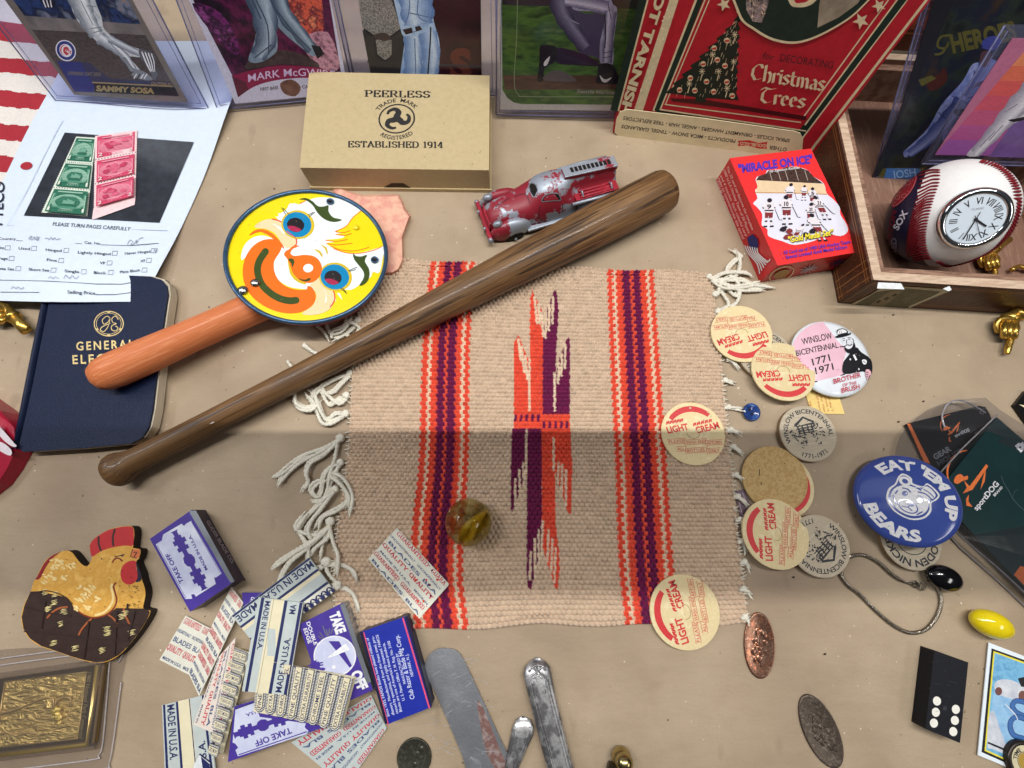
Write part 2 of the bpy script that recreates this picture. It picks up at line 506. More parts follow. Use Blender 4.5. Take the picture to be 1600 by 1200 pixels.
# ================================================================== THE SETTING
KRAFT = M('kraft_paper', (158, 139, 115), .62, .07, 11, bump=.12, bscale=420, rgb2=[(172, 153, 129), (182, 163, 138)], lo=.3, hi=.7, detail=8)
def kraft_specks():                # fibres, stains and dark flecks of the wrapping paper
    nt = KRAFT.node_tree; nd, ln = nt.nodes, nt.links
    b = nd['Principled BSDF']; src = b.inputs['Base Color'].links[0].from_socket
    tc = nd.new('ShaderNodeTexCoord')
    def layer(src, scale, lo, hi, col, amt, kind='ShaderNodeTexNoise', mp=None):
        n = nd.new(kind); n.inputs['Scale'].default_value = scale
        v = tc.outputs['Object']
        if mp:
            m = nd.new('ShaderNodeMapping'); m.inputs['Scale'].default_value = mp; ln.new(v, m.inputs[0]); v = m.outputs[0]
        ln.new(v, n.inputs['Vector'])
        r = nd.new('ShaderNodeMapRange'); r.inputs['From Min'].default_value = lo; r.inputs['From Max'].default_value = hi
        r.inputs['To Max'].default_value = amt
        ln.new(n.outputs[0], r.inputs['Value'])
        mx = nd.new('ShaderNodeMix'); mx.data_type = 'RGBA'
        ln.new(r.outputs[0], mx.inputs['Factor']); ln.new(src, mx.inputs['A']); mx.inputs['B'].default_value = S(col)
        return mx.outputs['Result']
    o = layer(src, 1300, .45, .72, (132, 114, 92), .22)
    o = layer(o, 8, .5, .72, (142, 121, 103), .6)
    o = layer(o, 60, .66, .74, (128, 108, 90), .35, mp=(1, .35, 1))
    o = layer(o, 26, .60, .70, (146, 126, 104), .2)
    o = layer(o, 230, .72, .76, (70, 58, 48), .8)
    o = layer(o, 310, .74, .76, (232, 222, 206), .8)
    ln.new(o, b.inputs['Base Color'])
    n = nd.new('ShaderNodeTexNoise'); n.inputs['Scale'].default_value = 7; n.inputs['Detail'].default_value = 5
    m = nd.new('ShaderNodeMapping'); m.inputs['Scale'].default_value = (1, 2.2, 1); ln.new(tc.outputs['Object'], m.inputs[0]); ln.new(m.outputs[0], n.inputs['Vector'])
    bp2 = nd.new('ShaderNodeBump'); bp2.inputs['Strength'].default_value = .5; bp2.inputs['Distance'].default_value = .012
    ln.new(n.outputs[0], bp2.inputs['Height'])
    old = b.inputs['Normal'].links[0].from_node
    ln.new(bp2.outputs[0], old.inputs['Normal'])
kraft_specks()
mb = MB()
mb.add([(-1.1, -.7, 0), (1.1, -.7, 0), (1.1, .9, 0), (-1.1, .9, 0)], [(0, 1, 2, 3)], KRAFT)
struct(mb.build('table'))
mb = MB()
mb.box((0, .60, .25), (1.1, 0, 0), (0, .006, 0), (0, 0, .25), M('pale_backboard', (150, 150, 162), .7, .12, 9))
struct(mb.build('back_wall'))
mb = MB()  # unseen slab, added and shaped to cast the shadow band across the mat
P_ = [Vector((x, y, z)) for x, y, z in ((-.17, .112, .40), (.23, .112, .40), (.23, .110, .63), (-.17, .110, .63))]
mb.solid(P_, [p + Vector((0, .002, .002)) for p in P_], M('shadow_slab_paint', (120, 118, 115), .5), M('shadow_slab_paint', (120, 118, 115), .5))
SHADOW_SLAB = struct(mb.build('shadow_slab'))

# small litter on the paper: crumbs
CRUMB = M('dark_crumb', (60, 44, 34), .8)
for px, py in ((1443, 627), (1404, 659), (1396, 492), (1289, 1022), (1332, 920), (1240, 902), (648, 30)):
    if py > 100:
        mb = MB(); c_ = at(px, py, .0005); mb.ball(c_, 1, CRUMB, sx=(.0009, .0004, 0), sy=(-.0003, .0005, 0), sz=(0, 0, .0004), n=8, k=5)
        tag(mb.build('crumb', origin=(c_.x, c_.y, 0)), 'tiny dark crumb lying on the brown paper', 'crumb', 'dark crumbs on the paper')

# ------------------------------------------------------------------ striped flag
mb = MB()
F0 = flat(.0006)
FRED, FWHT = M('flag_red', (166, 44, 56), .85, .14, 700, bump=.5, bscale=1500), M('flag_white', (226, 218, 212), .85, .08, 700, bump=.5, bscale=1500)
ys = [-8, 30, 60, 86, 109, 137, 162, 189, 214, 239, 264, 291, 318]
for i in range(len(ys) - 1):
    m = FWHT if (i % 2 == 0 and i != 2) or i == 2 else FRED
    m = FRED if i % 2 == 1 else FWHT
    yl, yr = ys[i] - 8, ys[i] + 14
    yl2, yr2 = ys[i + 1] - 8, ys[i + 1] + 14
    mb.o = 0
    mb.grid(lambda x, y, o: F0(x, y, .0006 * math.sin(x * .11 + y * .05)), [(-120, yl), (112, yr), (112 - (i + 1) * 3, yr2), (-120, yl2)], m, 14, 3)
o = mb.build('flag'); tag(o, 'red and white striped cloth flag under the stamp page and the left card holder', 'flag')

# ------------------------------------------------------------------ stamp page
PAGE = M('page_paper', (214, 225, 240), .45, .03, 200, bump=.05)
def sm(a, b, t):
    t = max(0, min(1, (t - a) / (b - a))); return t * t * (3 - 2 * t)
def page(x, y, off=0.0):
    z = .0025 + .0095 * sm(330, 440, y) * (1 - .25 * sm(190, 240, x)) + .006 * sm(250, 380, x + (300 - y) * .0) * sm(260, 130, y) + .002 * math.sin(x * .018) * sm(60, 200, y)
    return at(x, y, z + off)
pt = thing('stamp_page', 'white printed album page holding two strips of stamps on a black panel', 'album page', at(150, 300, 0))
mb = MB()
mb.o = 0
NG = 22
L = cr([(118, 60), (84, 128), (42, 205), (2, 288), (-45, 385), (-86, 466)], 6, False)
Rr = cr([(398, 62), (357, 168), (322, 268), (283, 356), (249, 420), (222, 471)], 6, False)
vs = []
for j in range(len(L)):
    for i in range(NG + 1):
        u = i / NG
        vs.append(page(L[j][0] * (1 - u) + Rr[j][0] * u, L[j][1] * (1 - u) + Rr[j][1] * u + 3 * math.sin(u * 3.14)))
mb.add(vs, [(j * (NG + 1) + i, j * (NG + 1) + i + 1, (j + 1) * (NG + 1) + i + 1, (j + 1) * (NG + 1) + i) for j in range(len(L) - 1) for i in range(NG)], PAGE, True)
mb.o = .00025; mb.st = .00001
BLK = M('black_panel', (44, 48, 56), .35, .35, 120, coat=.2)
INK = ink('page_ink', (40, 46, 62))
PEN = ink('pencil', (120, 128, 145))
z1 = Z(page, 0, 300, 4)
mb.text(z1, 'PLEASE TURN PAGES CAREFULLY', (328, 210), (818, 242), 22, INK, .012, .2)
def field(s, A, B, c=16, m=INK, b=.008): mb.text(z1, s, A, B, c, m, b)
field('Country', (-10, 298), (98, 301)); mb.line(z1, [(100, 303), (512, 324)], 3, INK)
field('Cat. No.', (527, 323), (632, 330)); mb.line(z1, [(632, 330), (800, 335), (992, 320)], 3, INK)
for s, A, B, bx in (('Mint', (-26, 354), (28, 358), (48, 348)), ('Used', (115, 358), (186, 363), (212, 352)), ('Hinged', (285, 368), (384, 375), (414, 364)),
                    ('Lightly Hinged', (486, 384), (690, 395), (717, 382)), ('Never Hinged', (780, 392), (940, 378), (960, 366)),
                    ('Average', (-60, 418), (48, 424), (72, 414)), ('Fine', (292, 430), (354, 436), (382, 427)), ('VF', (622, 450), (656, 452), (684, 442)), ('XF', (878, 440), (908, 436), (930, 426)),
                    ('Complete Set', (-100, 480), (88, 490), (113, 478)), ('Short Set', (178, 490), (306, 497), (334, 487)), ('Single', (403, 500), (494, 506), (523, 497)), ('Block', (586, 511), (662, 513), (692, 501)), ('Plate Block', (750, 508), (876, 494), (902, 486))):
    field(s, A, B)
    x, y = bx
    mb.line(z1, [(x - 13, y - 12), (x + 17, y - 13), (x + 13, y + 13), (x - 17, y + 14)], 2.4, INK, True)
mb.line(z1, [(-100, 548), (300, 556), (600, 574), (760, 575), (876, 557)], 3, INK)
mb.line(z1, [(0, 625), (244, 627)], 3, INK)
field('Selling Price', (420, 634), (594, 641), 20); mb.line(z1, [(596, 641), (720, 640), (848, 625)], 3, INK)
for pts in ([(178, 296), (190, 276), (200, 280), (188, 296), (204, 298), (215, 278), (218, 296), (232, 276), (240, 298), (226, 300), (248, 280)], [(280, 292), (296, 288), (306, 298), (318, 282), (330, 300), (342, 284), (352, 298), (376, 290)],
            [(795, 330), (812, 300), (830, 312), (815, 330), (835, 326), (855, 298), (850, 322), (872, 290), (896, 284)], [(300, 540), (318, 528), (330, 542), (346, 530), (366, 542)], [(398, 540), (410, 518), (432, 540), (450, 520), (470, 542), (492, 524)], [(68, 605), (84, 590), (98, 606), (112, 592), (128, 606), (150, 596)], [(960, 372), (968, 360), (972, 376), (985, 352)]):
    mb.line(z1, cr(pts, 3, False), 3, PEN)
mb.text(page, 'PTECO', (3, 352), (7, 284), 14, INK, .02)
mb.line(page, [(98, 188), (88, 205), (41, 300), (10, 352), (262, 360)], 1.0, M('pocket_edge', (196, 206, 222), .3))
mb.build('sheet', pt)
mb = MB(.0004)
mb.grid(page, [(101, 207), (303, 222), (249, 348), (37, 337)], BLK, 14, 14)
mb.build('black_panel', pt)
mb = MB(.0005)
mb.flat(page, ell(41, 259, 9.5, 6, -10), M('flag_red', (166, 44, 56)))
mb.build('punch_hole', pt)

def stamps(name, label, quad, cols, n, paper, frame, pict, tab=None, ship=False, digit='1'):
    mb = MB(.0009, .00003)
    A, B, C, D = quad
    lerp = lambda p, q, t: (p[0] + (q[0] - p[0]) * t, p[1] + (q[1] - p[1]) * t)
    def g(u, v): return lerp(lerp(A, B, u), lerp(D, C, u), v)
    f = lambda u, v, o=0: page(*g(u, v), o)
    teeth = []
    K = 13 * n
    for i in range(K): teeth += [(0, i / K), (.018, (i + .5) / K)]
    bot = [(0, 1), (1, 1)] if tab is None else tab
    teeth += bot
    for i in range(K, 0, -1): teeth += [(1, i / K), (.982, (i - .5) / K)]
    for i in range(10, 0, -1): teeth += [(i / 10, 0), ((i - .5) / 10, .006)]
    mb.flat(f, teeth, paper)
    for k in range(n):
        v0, v1 = (k + .06) / n, (k + .94) / n
        q = lambda a, b: (.06 + .88 * a, v0 + (v1 - v0) * b)
        ff = lambda a, b, o=0: f(*q(a, b), o)
        mb.grid(ff, [(0, 0), (1, 0), (1, 1), (0, 1)], frame, 3, 3)
        mb.flat(ff, [(.05, .17), (.95, .17), (.95, .8), (.05, .8)], pict[1])
        mb.flat(ff, ell(.5, .52, .44, .33), pict[0])
        for r in range(9):
            y = .24 + r * .062; hw = .44 * math.sqrt(max(0, 1 - ((y - .52) / .33) ** 2)) * .95
            mb.line(ff, [(.5 - hw, y), (.5 + hw, y)], .016, pict[1])
        for x in (.0, .9): mb.line(ff, [(x + .05, .2), (x + .05, .78)], .03, pict[0])
        if ship:
            mb.flat(ff, [(.3, .64), (.72, .62), (.66, .74), (.36, .74)], frame)
            for sx, h in ((.4, .2), (.5, .26), (.6, .2)):
                mb.line(ff, [(sx, .65), (sx + .02, .62 - h)], .02, frame)
                mb.flat(ff, [(sx - .03, .62 - h * .9), (sx + .09, .62 - h * .7), (sx + .08, .6), (sx - .04, .6)], pict[2])
            mb.flat(ff, [(.1, .72), (.9, .72), (.85, .8), (.15, .8)], pict[1])
        else:
            for r in range(9):
                x, y = random.uniform(.22, .75), random.uniform(.35, .68)
                mb.flat(ff, ell(x, y, random.uniform(.05, .12), random.uniform(.05, .1), random.uniform(0, 90), 9), pict[1 + r % 2])
        mb.line(ff, [(.14, .09), (.86, .09)], .055, pict[0])
        mb.text(ff, digit, (.03, .93), (.15 if digit == '2' else .09, .93), (0, -.15), paper, .02)
        mb.text(ff, digit, (.84 if digit == '2' else .90, .93), (.96, .93), (0, -.15), paper, .02)
        mb.text(ff, 'CENTS', (.32, .94), (.68, .94), (0, -.08), pict[0], .0)
        if k:
            for i in range(14): mb.flat(f, ell((i + .5) / 14, k / n, .016, .007, 0, 6), BLK if i % 1 == 0 else paper)
    o = mb.build(name)
    return tag(o, label, 'stamps', 'stamp strips on the album page')
stamps('stamp_strip', 'upright strip of three green ship stamps on the black panel', [(119, 213), (150, 215), (137, 338), (64, 332)], 1, 3,
       M('stamp_paper_green', (214, 222, 208)), M('stamp_green', (38, 104, 82), .6, .2, 1500), [M('stamp_green_pale', (150, 188, 168), .6, .15, 1500), M('stamp_green_mid', (78, 138, 114), .6, .25, 1500), M('stamp_green_sail', (110, 160, 138))], None, True, '1')
stamps('stamp_strip', 'strip of three rose red stamps with blank selvage, overlapping the green strip', [(148, 212), (215, 203), (212, 307), (146, 326)], 1, 3,
       M('stamp_paper_rose', (234, 204, 206)), M('stamp_rose', (200, 68, 100), .6, .15, 1500), [M('stamp_rose_pale', (226, 142, 162), .6, .15, 1500), M('stamp_rose_mid', (210, 96, 124), .6, .2, 1500), M('stamp_rose_dark', (186, 58, 92))],
       [(0, 1.0), (-.03, 1.13), (-.02, 1.15), (.98, 1.12), (1, 1.0)], False, '2')

# ------------------------------------------------------------------ navy book
NAVYLEATHER = M('navy_leather', (20, 30, 58), .42, .25, 900, bump=.6, bscale=1500, spec=.2)
bt = thing('pocket_book', 'navy leather pocket diary with gilt lettering under the orange handle', 'book', at(150, 600, 0))
bk = flat(.0105)
cov = [(86, 425), (235, 432)] + [(252, 437), (260, 446), (262, 460)] + [(250, 540), (238, 640), (232, 668), (222, 684), (205, 693)] + [(120, 701), (36, 706), (29, 700), (52, 597), (75, 480)]
mb = MB(); mb.slab(bk, cov, .0016, NAVYLEATHER)
f5 = Z(bk, 0, 300, 4)
for a, w in ((ell(680, 823, 91, 77), 6), (ell(680, 823, 78, 66), 3)): mb.line(f5, a, w, GOLDINK, True)
for pts in ([(690, 790), (668, 776), (640, 800), (650, 826), (676, 812), (688, 790), (676, 840), (650, 872), (628, 862), (640, 842), (690, 820)],
            [(740, 798), (722, 776), (700, 792), (706, 816), (728, 822), (700, 836), (698, 860), (722, 868), (738, 850), (722, 838)]):
    mb.line(f5, cr(pts, 4, False), 5, GOLDINK)
for a in (90, 210, 330, 30, 150, 270):
    x, y = 680 + 84 * math.cos(R(a)), 823 + 71 * math.sin(R(a))
    if a in (90, 270, 0, 180, 30, 150): mb.flat(f5, ell(x, y, 9, 7, 0, 8), GOLDINK)
mb.text(f5, 'GENERAL', (478, 990), (838, 975), 52, GOLDINK, .02, space=1.35)
mb.text(f5, 'ELECTRIC', (455, 1075), (870, 1058), 54, GOLDINK, .02, space=1.35)
mb.text(f5, 'TRAVEL DIARY', (558, 1163), (800, 1153), 42, GOLDINK, .02)
mb.build('front_cover', bt, bevel=.0007)
inner = [(x * .985 + 3 + (3 if x > 200 else 0), y * .995 + 2) for x, y in cov]
mb = MB(); mb.slab(flat(.0088), [(x + 3, y) for x, y in inner], .007, M('book_pages', (196, 186, 166), .7, .2, 40, stretch=(1, 1, 90)))
mb.build('pages', bt)
mb = MB(); mb.slab(flat(.0017), [(x + (9 if x > 200 else 2), y + 1) for x, y in cov], .0016, NAVYLEATHER)
mb.build('back_cover', bt, bevel=.0007)
mb = MB(); mb.tube([at(88, 425, .0055), at(75, 482, .0055), at(52, 598, .0055), at(32, 703, .0055)], (.0022, .0052), NAVYLEATHER, 12, True, flatn=(1, 0, 0))
mb.build('spine', bt)

# ------------------------------------------------------------------ cards in clear holders at the back
SLV = clear('clear_sleeve', (250, 250, 254), gloss=.04, alpha=.992, haze=(176, 178, 222))
SLB = clear('sleeve_back_sheet', (226, 228, 246), gloss=.04, alpha=.86, haze=(176, 180, 222))  # lavender haze stands in for light reflected by the sleeve
EDGE = M('sleeve_edge', (104, 106, 140), .2, .2, 200)
def sleeve(pl, A, B, h, label, th=.0016):
    mb = MB()
    a, b = pl(*A), pl(*B)
    up = pl.up * h; n = pl.n * th
    for s in (1, -1):
        mb.add([a + n * s, b + n * s, b + up + n * s, a + up + n * s], [(0, 1, 2, 3)], SLV if s > 0 else SLB)
    t = thing('card_sleeve', label, 'card sleeve', (a + b) / 2, 'clear card holders at the back')
    mb.build('clear_sheet', t)
    mb = MB()
    ins = (b - a).normalized() * .0045
    for P in ([a, b], [a, a + up], [b, b + up], [a + ins + pl.up * .004, b - ins + pl.up * .004], [a + ins + pl.up * .004, a + ins + up], [b - ins + pl.up * .004, b - ins + up]):
        r = .0005 if P[0] in (a, b) else .00022
        mb.tube(P, r, EDGE, 6)
    mb.build('rim', t)
def card(pl, quad, label, art, base, back=None, h=None):
    mb = MB()
    P = [pl(*q) for q in quad] if h is None else [pl(*quad[0]), pl(*quad[1]), pl(*quad[1]) + pl.up * h, pl(*quad[0]) + pl.up * h]
    mb.solid(P, [p - pl.n * .0005 for p in P], base, base)
    art(mb, pl)
    o = mb.build('trading_card')
    return tag(o, label, 'trading card', 'sports cards in clear holders')

def noiseM(name, cols, scale, lo=.3, hi=.7, rough=.3, stretch=None):
    return M(name, cols[0], rough, 0, scale, rgb2=list(cols[1:]), lo=lo, hi=hi, stretch=stretch, coat=.3, detail=3)
def limb(mb, f, path, w, dark, light, side=.16, n=7):   # printed cloth rounded by tone, as in the photograph on the card
    pts = cr(path, 5, False); L_ = len(pts)
    ws = w if isinstance(w, (list, tuple)) else (w, w)
    for i in range(n):
        t_ = i / (n - 1)
        c_ = tuple(int(a + (b - a) * t_) for a, b in zip(dark, light))
        m_ = ink('cloth_tone_%d_%d_%d' % c_, c_, .3)
        out, wd = [], []
        for k, p in enumerate(pts):
            a, b = pts[max(0, k - 1)], pts[min(L_ - 1, k + 1)]
            dx, dy = b[0] - a[0], b[1] - a[1]; l_ = math.hypot(dx, dy) or 1
            ww = ws[0] + (ws[1] - ws[0]) * k / (L_ - 1)
            wob = 1 + .10 * math.sin(k * 1.9 + i)
            out.append((p[0] + dy / l_ * ww * side * t_ * wob, p[1] - dx / l_ * ww * side * t_ * wob)); wd.append(ww * (1 - .86 * t_) * wob)
        mb.line(f, out, wd, m_)
CROWD = noiseM('blurred_crowd', [(16, 22, 44), (40, 62, 110), (24, 30, 52), (110, 120, 140), (150, 120, 110)], 75, .3, .75)
def art1(mb, pl):
    f = Z(pl, 0, 0, 4.444)
    mb.flat(f, [(-119, -300), (733, -300), (975, 165), (700, 185), (180, 125)], CROWD)
    mb.flat(f, [(160, 108), (960, 168), (1012, 248), (225, 212)], noiseM('ball_park_wall', [(96, 90, 92), (140, 132, 128)], 60))
    mb.flat(f, [(222, 205), (1010, 243), (1243, 668), (520, 636)], noiseM('infield_dirt', [(50, 44, 48), (84, 74, 74)], 300, stretch=(1, 4, 4)))
    mb.flat(f, [(395, 425), (560, 430), (640, 480), (660, 560), (650, 642), (518, 636)], ink('card_blue', (34, 48, 116), .3))
    mb.flat(f, [(560, 430), (620, 436), (760, 545), (1180, 572), (1210, 612), (650, 590)], ink('card_slate', (46, 50, 84), .3))
    mb.flat(f, [(650, 578), (1215, 608), (1244, 668), (660, 640)], BLACK)
    mb.line(f, [(640, 572), (1200, 600)], 9, GOLDINK)
    mb.text(f, 'SAMMY SOSA', (668, 630), (1072, 650), 36, GOLDINK, .05)
    mb.text(f, 'OUTFIELD', (1050, 588), (1188, 595), 18, GOLDINK, .02)
    mb.text(f, 'OPENING DAY 2000', (470, 520), (700, 528), 24, ink('dim_gold', (112, 104, 92)), .03)
    PANT = noiseM('grey_uniform', [(150, 156, 162), (216, 220, 222), (176, 182, 188)], 50, stretch=(2, 1, 1))
    mb.flat(f, cr([(420, -200), (480, 0), (515, 100), (560, 170), (640, 255), (700, 310), (790, 350), (860, 412), (905, 470), (935, 505), (980, 500), (960, 470), (915, 420), (890, 390), (985, 396), (975, 345), (900, 318), (800, 268), (735, 215), (715, 180), (705, 120), (660, 0), (600, -200)], 3), PANT)
    limb(mb, f, [(500, -180), (560, 20), (610, 140), (672, 244)], (170, 90), (126, 134, 142), (236, 240, 240))
    limb(mb, f, [(690, 262), (780, 318), (860, 384), (930, 488)], (88, 44), (120, 128, 138), (232, 236, 238))
    limb(mb, f, [(760, 268), (860, 320), (970, 372)], (54, 42), (118, 126, 138), (214, 220, 224))
    FOLD = ink('uniform_fold', (128, 134, 142), .3)
    for l in ([(560, 0), (610, 100), (650, 180)], [(600, 40), (670, 45)], [(620, 200), (715, 185)], [(640, 230), (720, 205)], [(740, 270), (860, 400)], [(800, 300), (890, 385)], [(530, 60), (590, 160)]):
        mb.line(f, cr(l, 4, False), [2] + [6] * (len(cr(l, 4, False)) - 2) + [2], FOLD)
    SH = ink('shoe_black', (30, 30, 38), .3)
    mb.flat(f, cr([(850, 405), (875, 400), (925, 470), (985, 488), (1040, 525), (1062, 552), (1010, 556), (925, 530), (915, 508), (925, 495)], 3), FOLD)
    mb.flat(f, cr([(965, 342), (1012, 348), (1062, 368), (1082, 402), (1086, 500), (1100, 508), (1072, 558), (1046, 500), (1008, 440), (974, 396)], 3), ink('shoe_mid', (92, 94, 104), .3))
    for k in range(4):
        mb.line(f, cr([(985 + k * 22, 355 + k * 5), (1010 + k * 20, 420), (1048 + k * 10, 500)], 4, False), [3] + [10] * 7 + [2], WINK); mb.line(f, cr([(997 + k * 21, 360 + k * 5), (1022 + k * 18, 424), (1054 + k * 9, 500)], 4, False), [2] + [6] * 7 + [2], SH)
        mb.line(f, [(930 + k * 24, 545), (950 + k * 24, 512)], 8, WINK if k != 1 else SH)
    mb.flat(f, [(262, -20), (372, 0), (388, 40), (330, 58), (300, 30)], SH)
    for k in range(3): mb.line(f, [(300 + k * 25, 0), (320 + k * 20, 50)], 8, WINK)
    for r_, c in ((1, WINK), (.9, ink('team_blue', (30, 48, 128), .3)), (.62, WINK), (.55, ink('team_red', (196, 52, 62), .3))):
        mb.flat(f, ell(458, 350, 66 * r_, 78 * r_, -38), c)
    mb.line(f, cr([(492, 350), (470, 318), (440, 326), (436, 362), (462, 388), (490, 376)], 4, False), 12, WINK)
    mb.text(f, 'UBS', (452, 352), (486, 374), 14, WINK, .03)
pl1 = leaning((87, 157), (326, 170), 17, .004)
BORDER1 = M('bronze_border', (112, 104, 98), .4, .08, 300, coat=.3)
card(pl1, [(116, 148), (294, 161)], 'baseball card of a player in white trousers with bronze border and round team logo', art1, BORDER1, h=.15)
sleeve(pl1, (87, 157), (326, 170), .17, 'clear card holder standing at far left on the flag and stamp page')

def art2(mb, pl):
    f = pl
    mb.flat(f, [(255, -90), (500, -90), (534, 120), (366, 124)], noiseM('dark_magenta_cloud', [(14, 8, 16), (30, 10, 32), (96, 24, 70), (24, 8, 26), (150, 50, 80)], 55, .3, .8))
    mb.flat(f, cr([(446, -60), (490, -60), (506, 38), (492, 62), (470, 50), (452, 22)], 3), noiseM('red_blast', [(110, 22, 34), (226, 100, 74), (90, 18, 44), (240, 140, 100)], 150))
    mb.flat(f, cr([(300, 5), (345, 20), (372, 66), (368, 86), (330, 50)], 3), noiseM('violet_blast', [(30, 8, 36), (120, 40, 110), (24, 8, 30), (150, 70, 140)], 110))
    mb.flat(f, cr([(470, 62), (512, 50), (531, 105), (505, 108), (486, 92)], 3), noiseM('pink_dust', [(90, 50, 74), (206, 150, 168), (70, 30, 54)], 160))
    mb.flat(f, cr([(392, 92), (430, 78), (470, 84), (500, 104), (440, 100), (386, 108)], 3), noiseM('dark_turf', [(50, 40, 44), (78, 64, 62)], 200))
    J, JD = noiseM('grey_blue_denim', [(78, 98, 120), (136, 156, 174), (100, 120, 140)], 55, stretch=(2, 1, 1)), ink('denim_fold', (58, 74, 94), .3)
    mb.flat(f, cr([(352, -80), (420, -80), (428, 20), (434, 72), (424, 88), (404, 98), (388, 94), (396, 70), (400, 40), (384, 0)], 3), J)
    mb.flat(f, cr([(400, -80), (432, -80), (452, 14), (496, 72), (490, 88), (478, 80), (440, 48), (420, 14)], 3), J)
    limb(mb, f, [(386, -70), (410, 10), (416, 60), (402, 88)], (50, 24), (62, 80, 102), (166, 184, 200))
    limb(mb, f, [(424, -60), (440, 12), (468, 52), (488, 78)], (28, 18), (60, 78, 100), (158, 178, 194))
    for l in ([(400, 0), (418, 40), (420, 84)], [(428, 10), (460, 52), (486, 78)], [(390, -10), (408, 30)], [(398, 90), (424, 70)]): mb.line(f, cr(l, 4, False), 2, JD)
    mb.flat(f, [(486, 70), (500, 72), (507, 84), (496, 92)], BLACK)
    mb.flat(f, [(364, 118), (534, 112), (544, 145), (370, 162)], ink('card_lilac_white', (206, 204, 224), .3))
    mar = ink('maroon_ribbon', (140, 26, 72), .3)
    arc_ = cr([(362, 118), (400, 108), (440, 102), (490, 105), (528, 113)], 5, False)
    low = cr([(532, 132), (490, 122), (440, 124), (400, 134), (372, 152)], 5, False)
    mb.flat(f, arc_ + low, mar)
    mb.flat(f, [(362, 118), (372, 152), (388, 140), (384, 128)], ink('maroon_shade', (92, 22, 48), .3))
    mb.text(f, 'MARK McGWIRE', (388, 128), (524, 122), 11.5, ink('lilac_ink', (222, 200, 234)), .005, fn=lambda x, y, w: (x, y + .55 * math.sin(3.14 * x / w)))
    mb.text(f, 'FIRST BASE', (407, 142), (435, 139), 5, BLACK, .02)
    mb.text(f, 'CARDINALS', (472, 138), (510, 137), 5, BLACK, .02)
    mb.flat(f, cr([(438, 130), (456, 124), (470, 136), (462, 150), (444, 146)], 3), noiseM('glove_brown', [(92, 58, 48), (132, 92, 76)], 200))
pl2 = leaning((340, 171), (560, 150), 15, .004)
card(pl2, [(255, -90), (500, -90), (545, 146), (368, 163)], 'baseball card with maroon name ribbon and grey blue trousers on a magenta blast', art2, ink('card_lilac_white', (206, 204, 224), .3))
def sleeve_px(pl, q, label):
    P = [pl(*p) for p in q]
    t = thing('card_sleeve', label, 'card sleeve', (P[2] + P[3]) / 2, 'clear card holders at the back')
    mb = MB()
    for s in (1, -1): mb.add([p + pl.n * .0016 * s for p in P], [(0, 1, 2, 3)], SLV if s > 0 else SLB)
    mb.build('clear_sheet', t)
    mb = MB()
    for a, b in ((3, 2), (3, 0), (2, 1)): mb.tube([P[a], P[b]], .0005, EDGE, 6)
    c = (P[0] + P[1] + P[2] + P[3]) / 4
    I = [p + (c - p) * .06 for p in P]
    for a, b in ((3, 2), (3, 0), (2, 1)): mb.tube([I[a], I[b]], .00022, EDGE, 6)
    mb.build('rim', t)
sleeve_px(pl2, [(238, -100), (508, -100), (559, 150), (340, 171)], 'clear card holder around the card with the maroon ribbon')

def art3(mb, pl):
    f = pl
    mb.flat(f, [(660, -80), (748, -80), (752, 138), (684, 138)], noiseM('dark_red_smoke', [(16, 10, 14), (60, 18, 28), (24, 12, 16)], 30))
    mb.text(f, 'S', (703, 124), (737, 124), 46, ink('rust_ink', (104, 50, 40), .3), .05)
    mb.line(f, [(574, 96), (752, 104)], 3, ink('sleeve_glare', (60, 60, 70), .2))
    SIL = noiseM('silver_granules', [(92, 88, 84), (168, 164, 158), (70, 66, 64), (190, 188, 182)], 700)
    mb.flat(f, [(548, -80), (604, -80), (612, 0), (626, 44), (610, 56), (586, 56), (566, 42)], SIL)
    OUT = ink('dark_outline', (34, 32, 34), .3)
    mb.flat(f, [(566, 46), (584, 58), (587, 88), (603, 98), (613, 87), (612, 58), (628, 48), (632, 120), (580, 120)], ink('charcoal_plate', (48, 46, 46), .3))
    mb.flat(f, [(587, 62), (612, 62), (612, 86), (602, 94), (590, 85)], SIL)
    mb.flat(f, cr([(583, 58), (590, 52), (604, 52), (611, 60), (600, 64)], 3), ink('plate_cap', (66, 52, 48), .3))
    U, UD = noiseM('pale_blue_uniform', [(124, 160, 208), (186, 212, 240), (152, 186, 226)], 45, stretch=(2, 1, 1)), ink('uniform_blue_fold', (92, 122, 172), .3)
    mb.flat(f, cr([(606, -80), (672, -80), (674, 0), (678, 34), (686, 62), (687, 90), (684, 118), (682, 138), (628, 138), (629, 90), (632, 62), (624, 38)], 3), U)
    limb(mb, f, [(642, -70), (650, 0), (654, 38)], (64, 46), (104, 138, 192), (206, 226, 246), -.12)
    limb(mb, f, [(645, 56), (646, 96), (644, 136)], (28, 30), (108, 142, 194), (204, 224, 244))
    limb(mb, f, [(668, 50), (674, 88), (668, 136)], (28, 26), (112, 146, 198), (202, 222, 244))
    for l in ([(636, -40), (640, 10), (634, 36)], [(660, -40), (652, 20), (668, 34)], [(648, 60), (650, 120)], [(640, 20), (676, 28)]): mb.line(f, cr(l, 4, False), 1.6, UD)
    mb.line(f, cr([(673, 42), (672, 70), (668, 122)], 4, False), 2.2, BLACK)
    mb.flat(f, [(629, 46), (656, 40), (660, 46), (634, 54)], ink('belt_dark', (44, 28, 38), .3))
    mb.flat(f, [(643, 42), (648, 41), (650, 48), (645, 50)], U)
pl3 = leaning((552, 146), (778, 150), 12, .004)
card(pl3, [(546, -90), (750, -90), (753, 143), (584, 141)], 'baseball card with silver home plate and pale blue uniform on black', art3, BLACK)
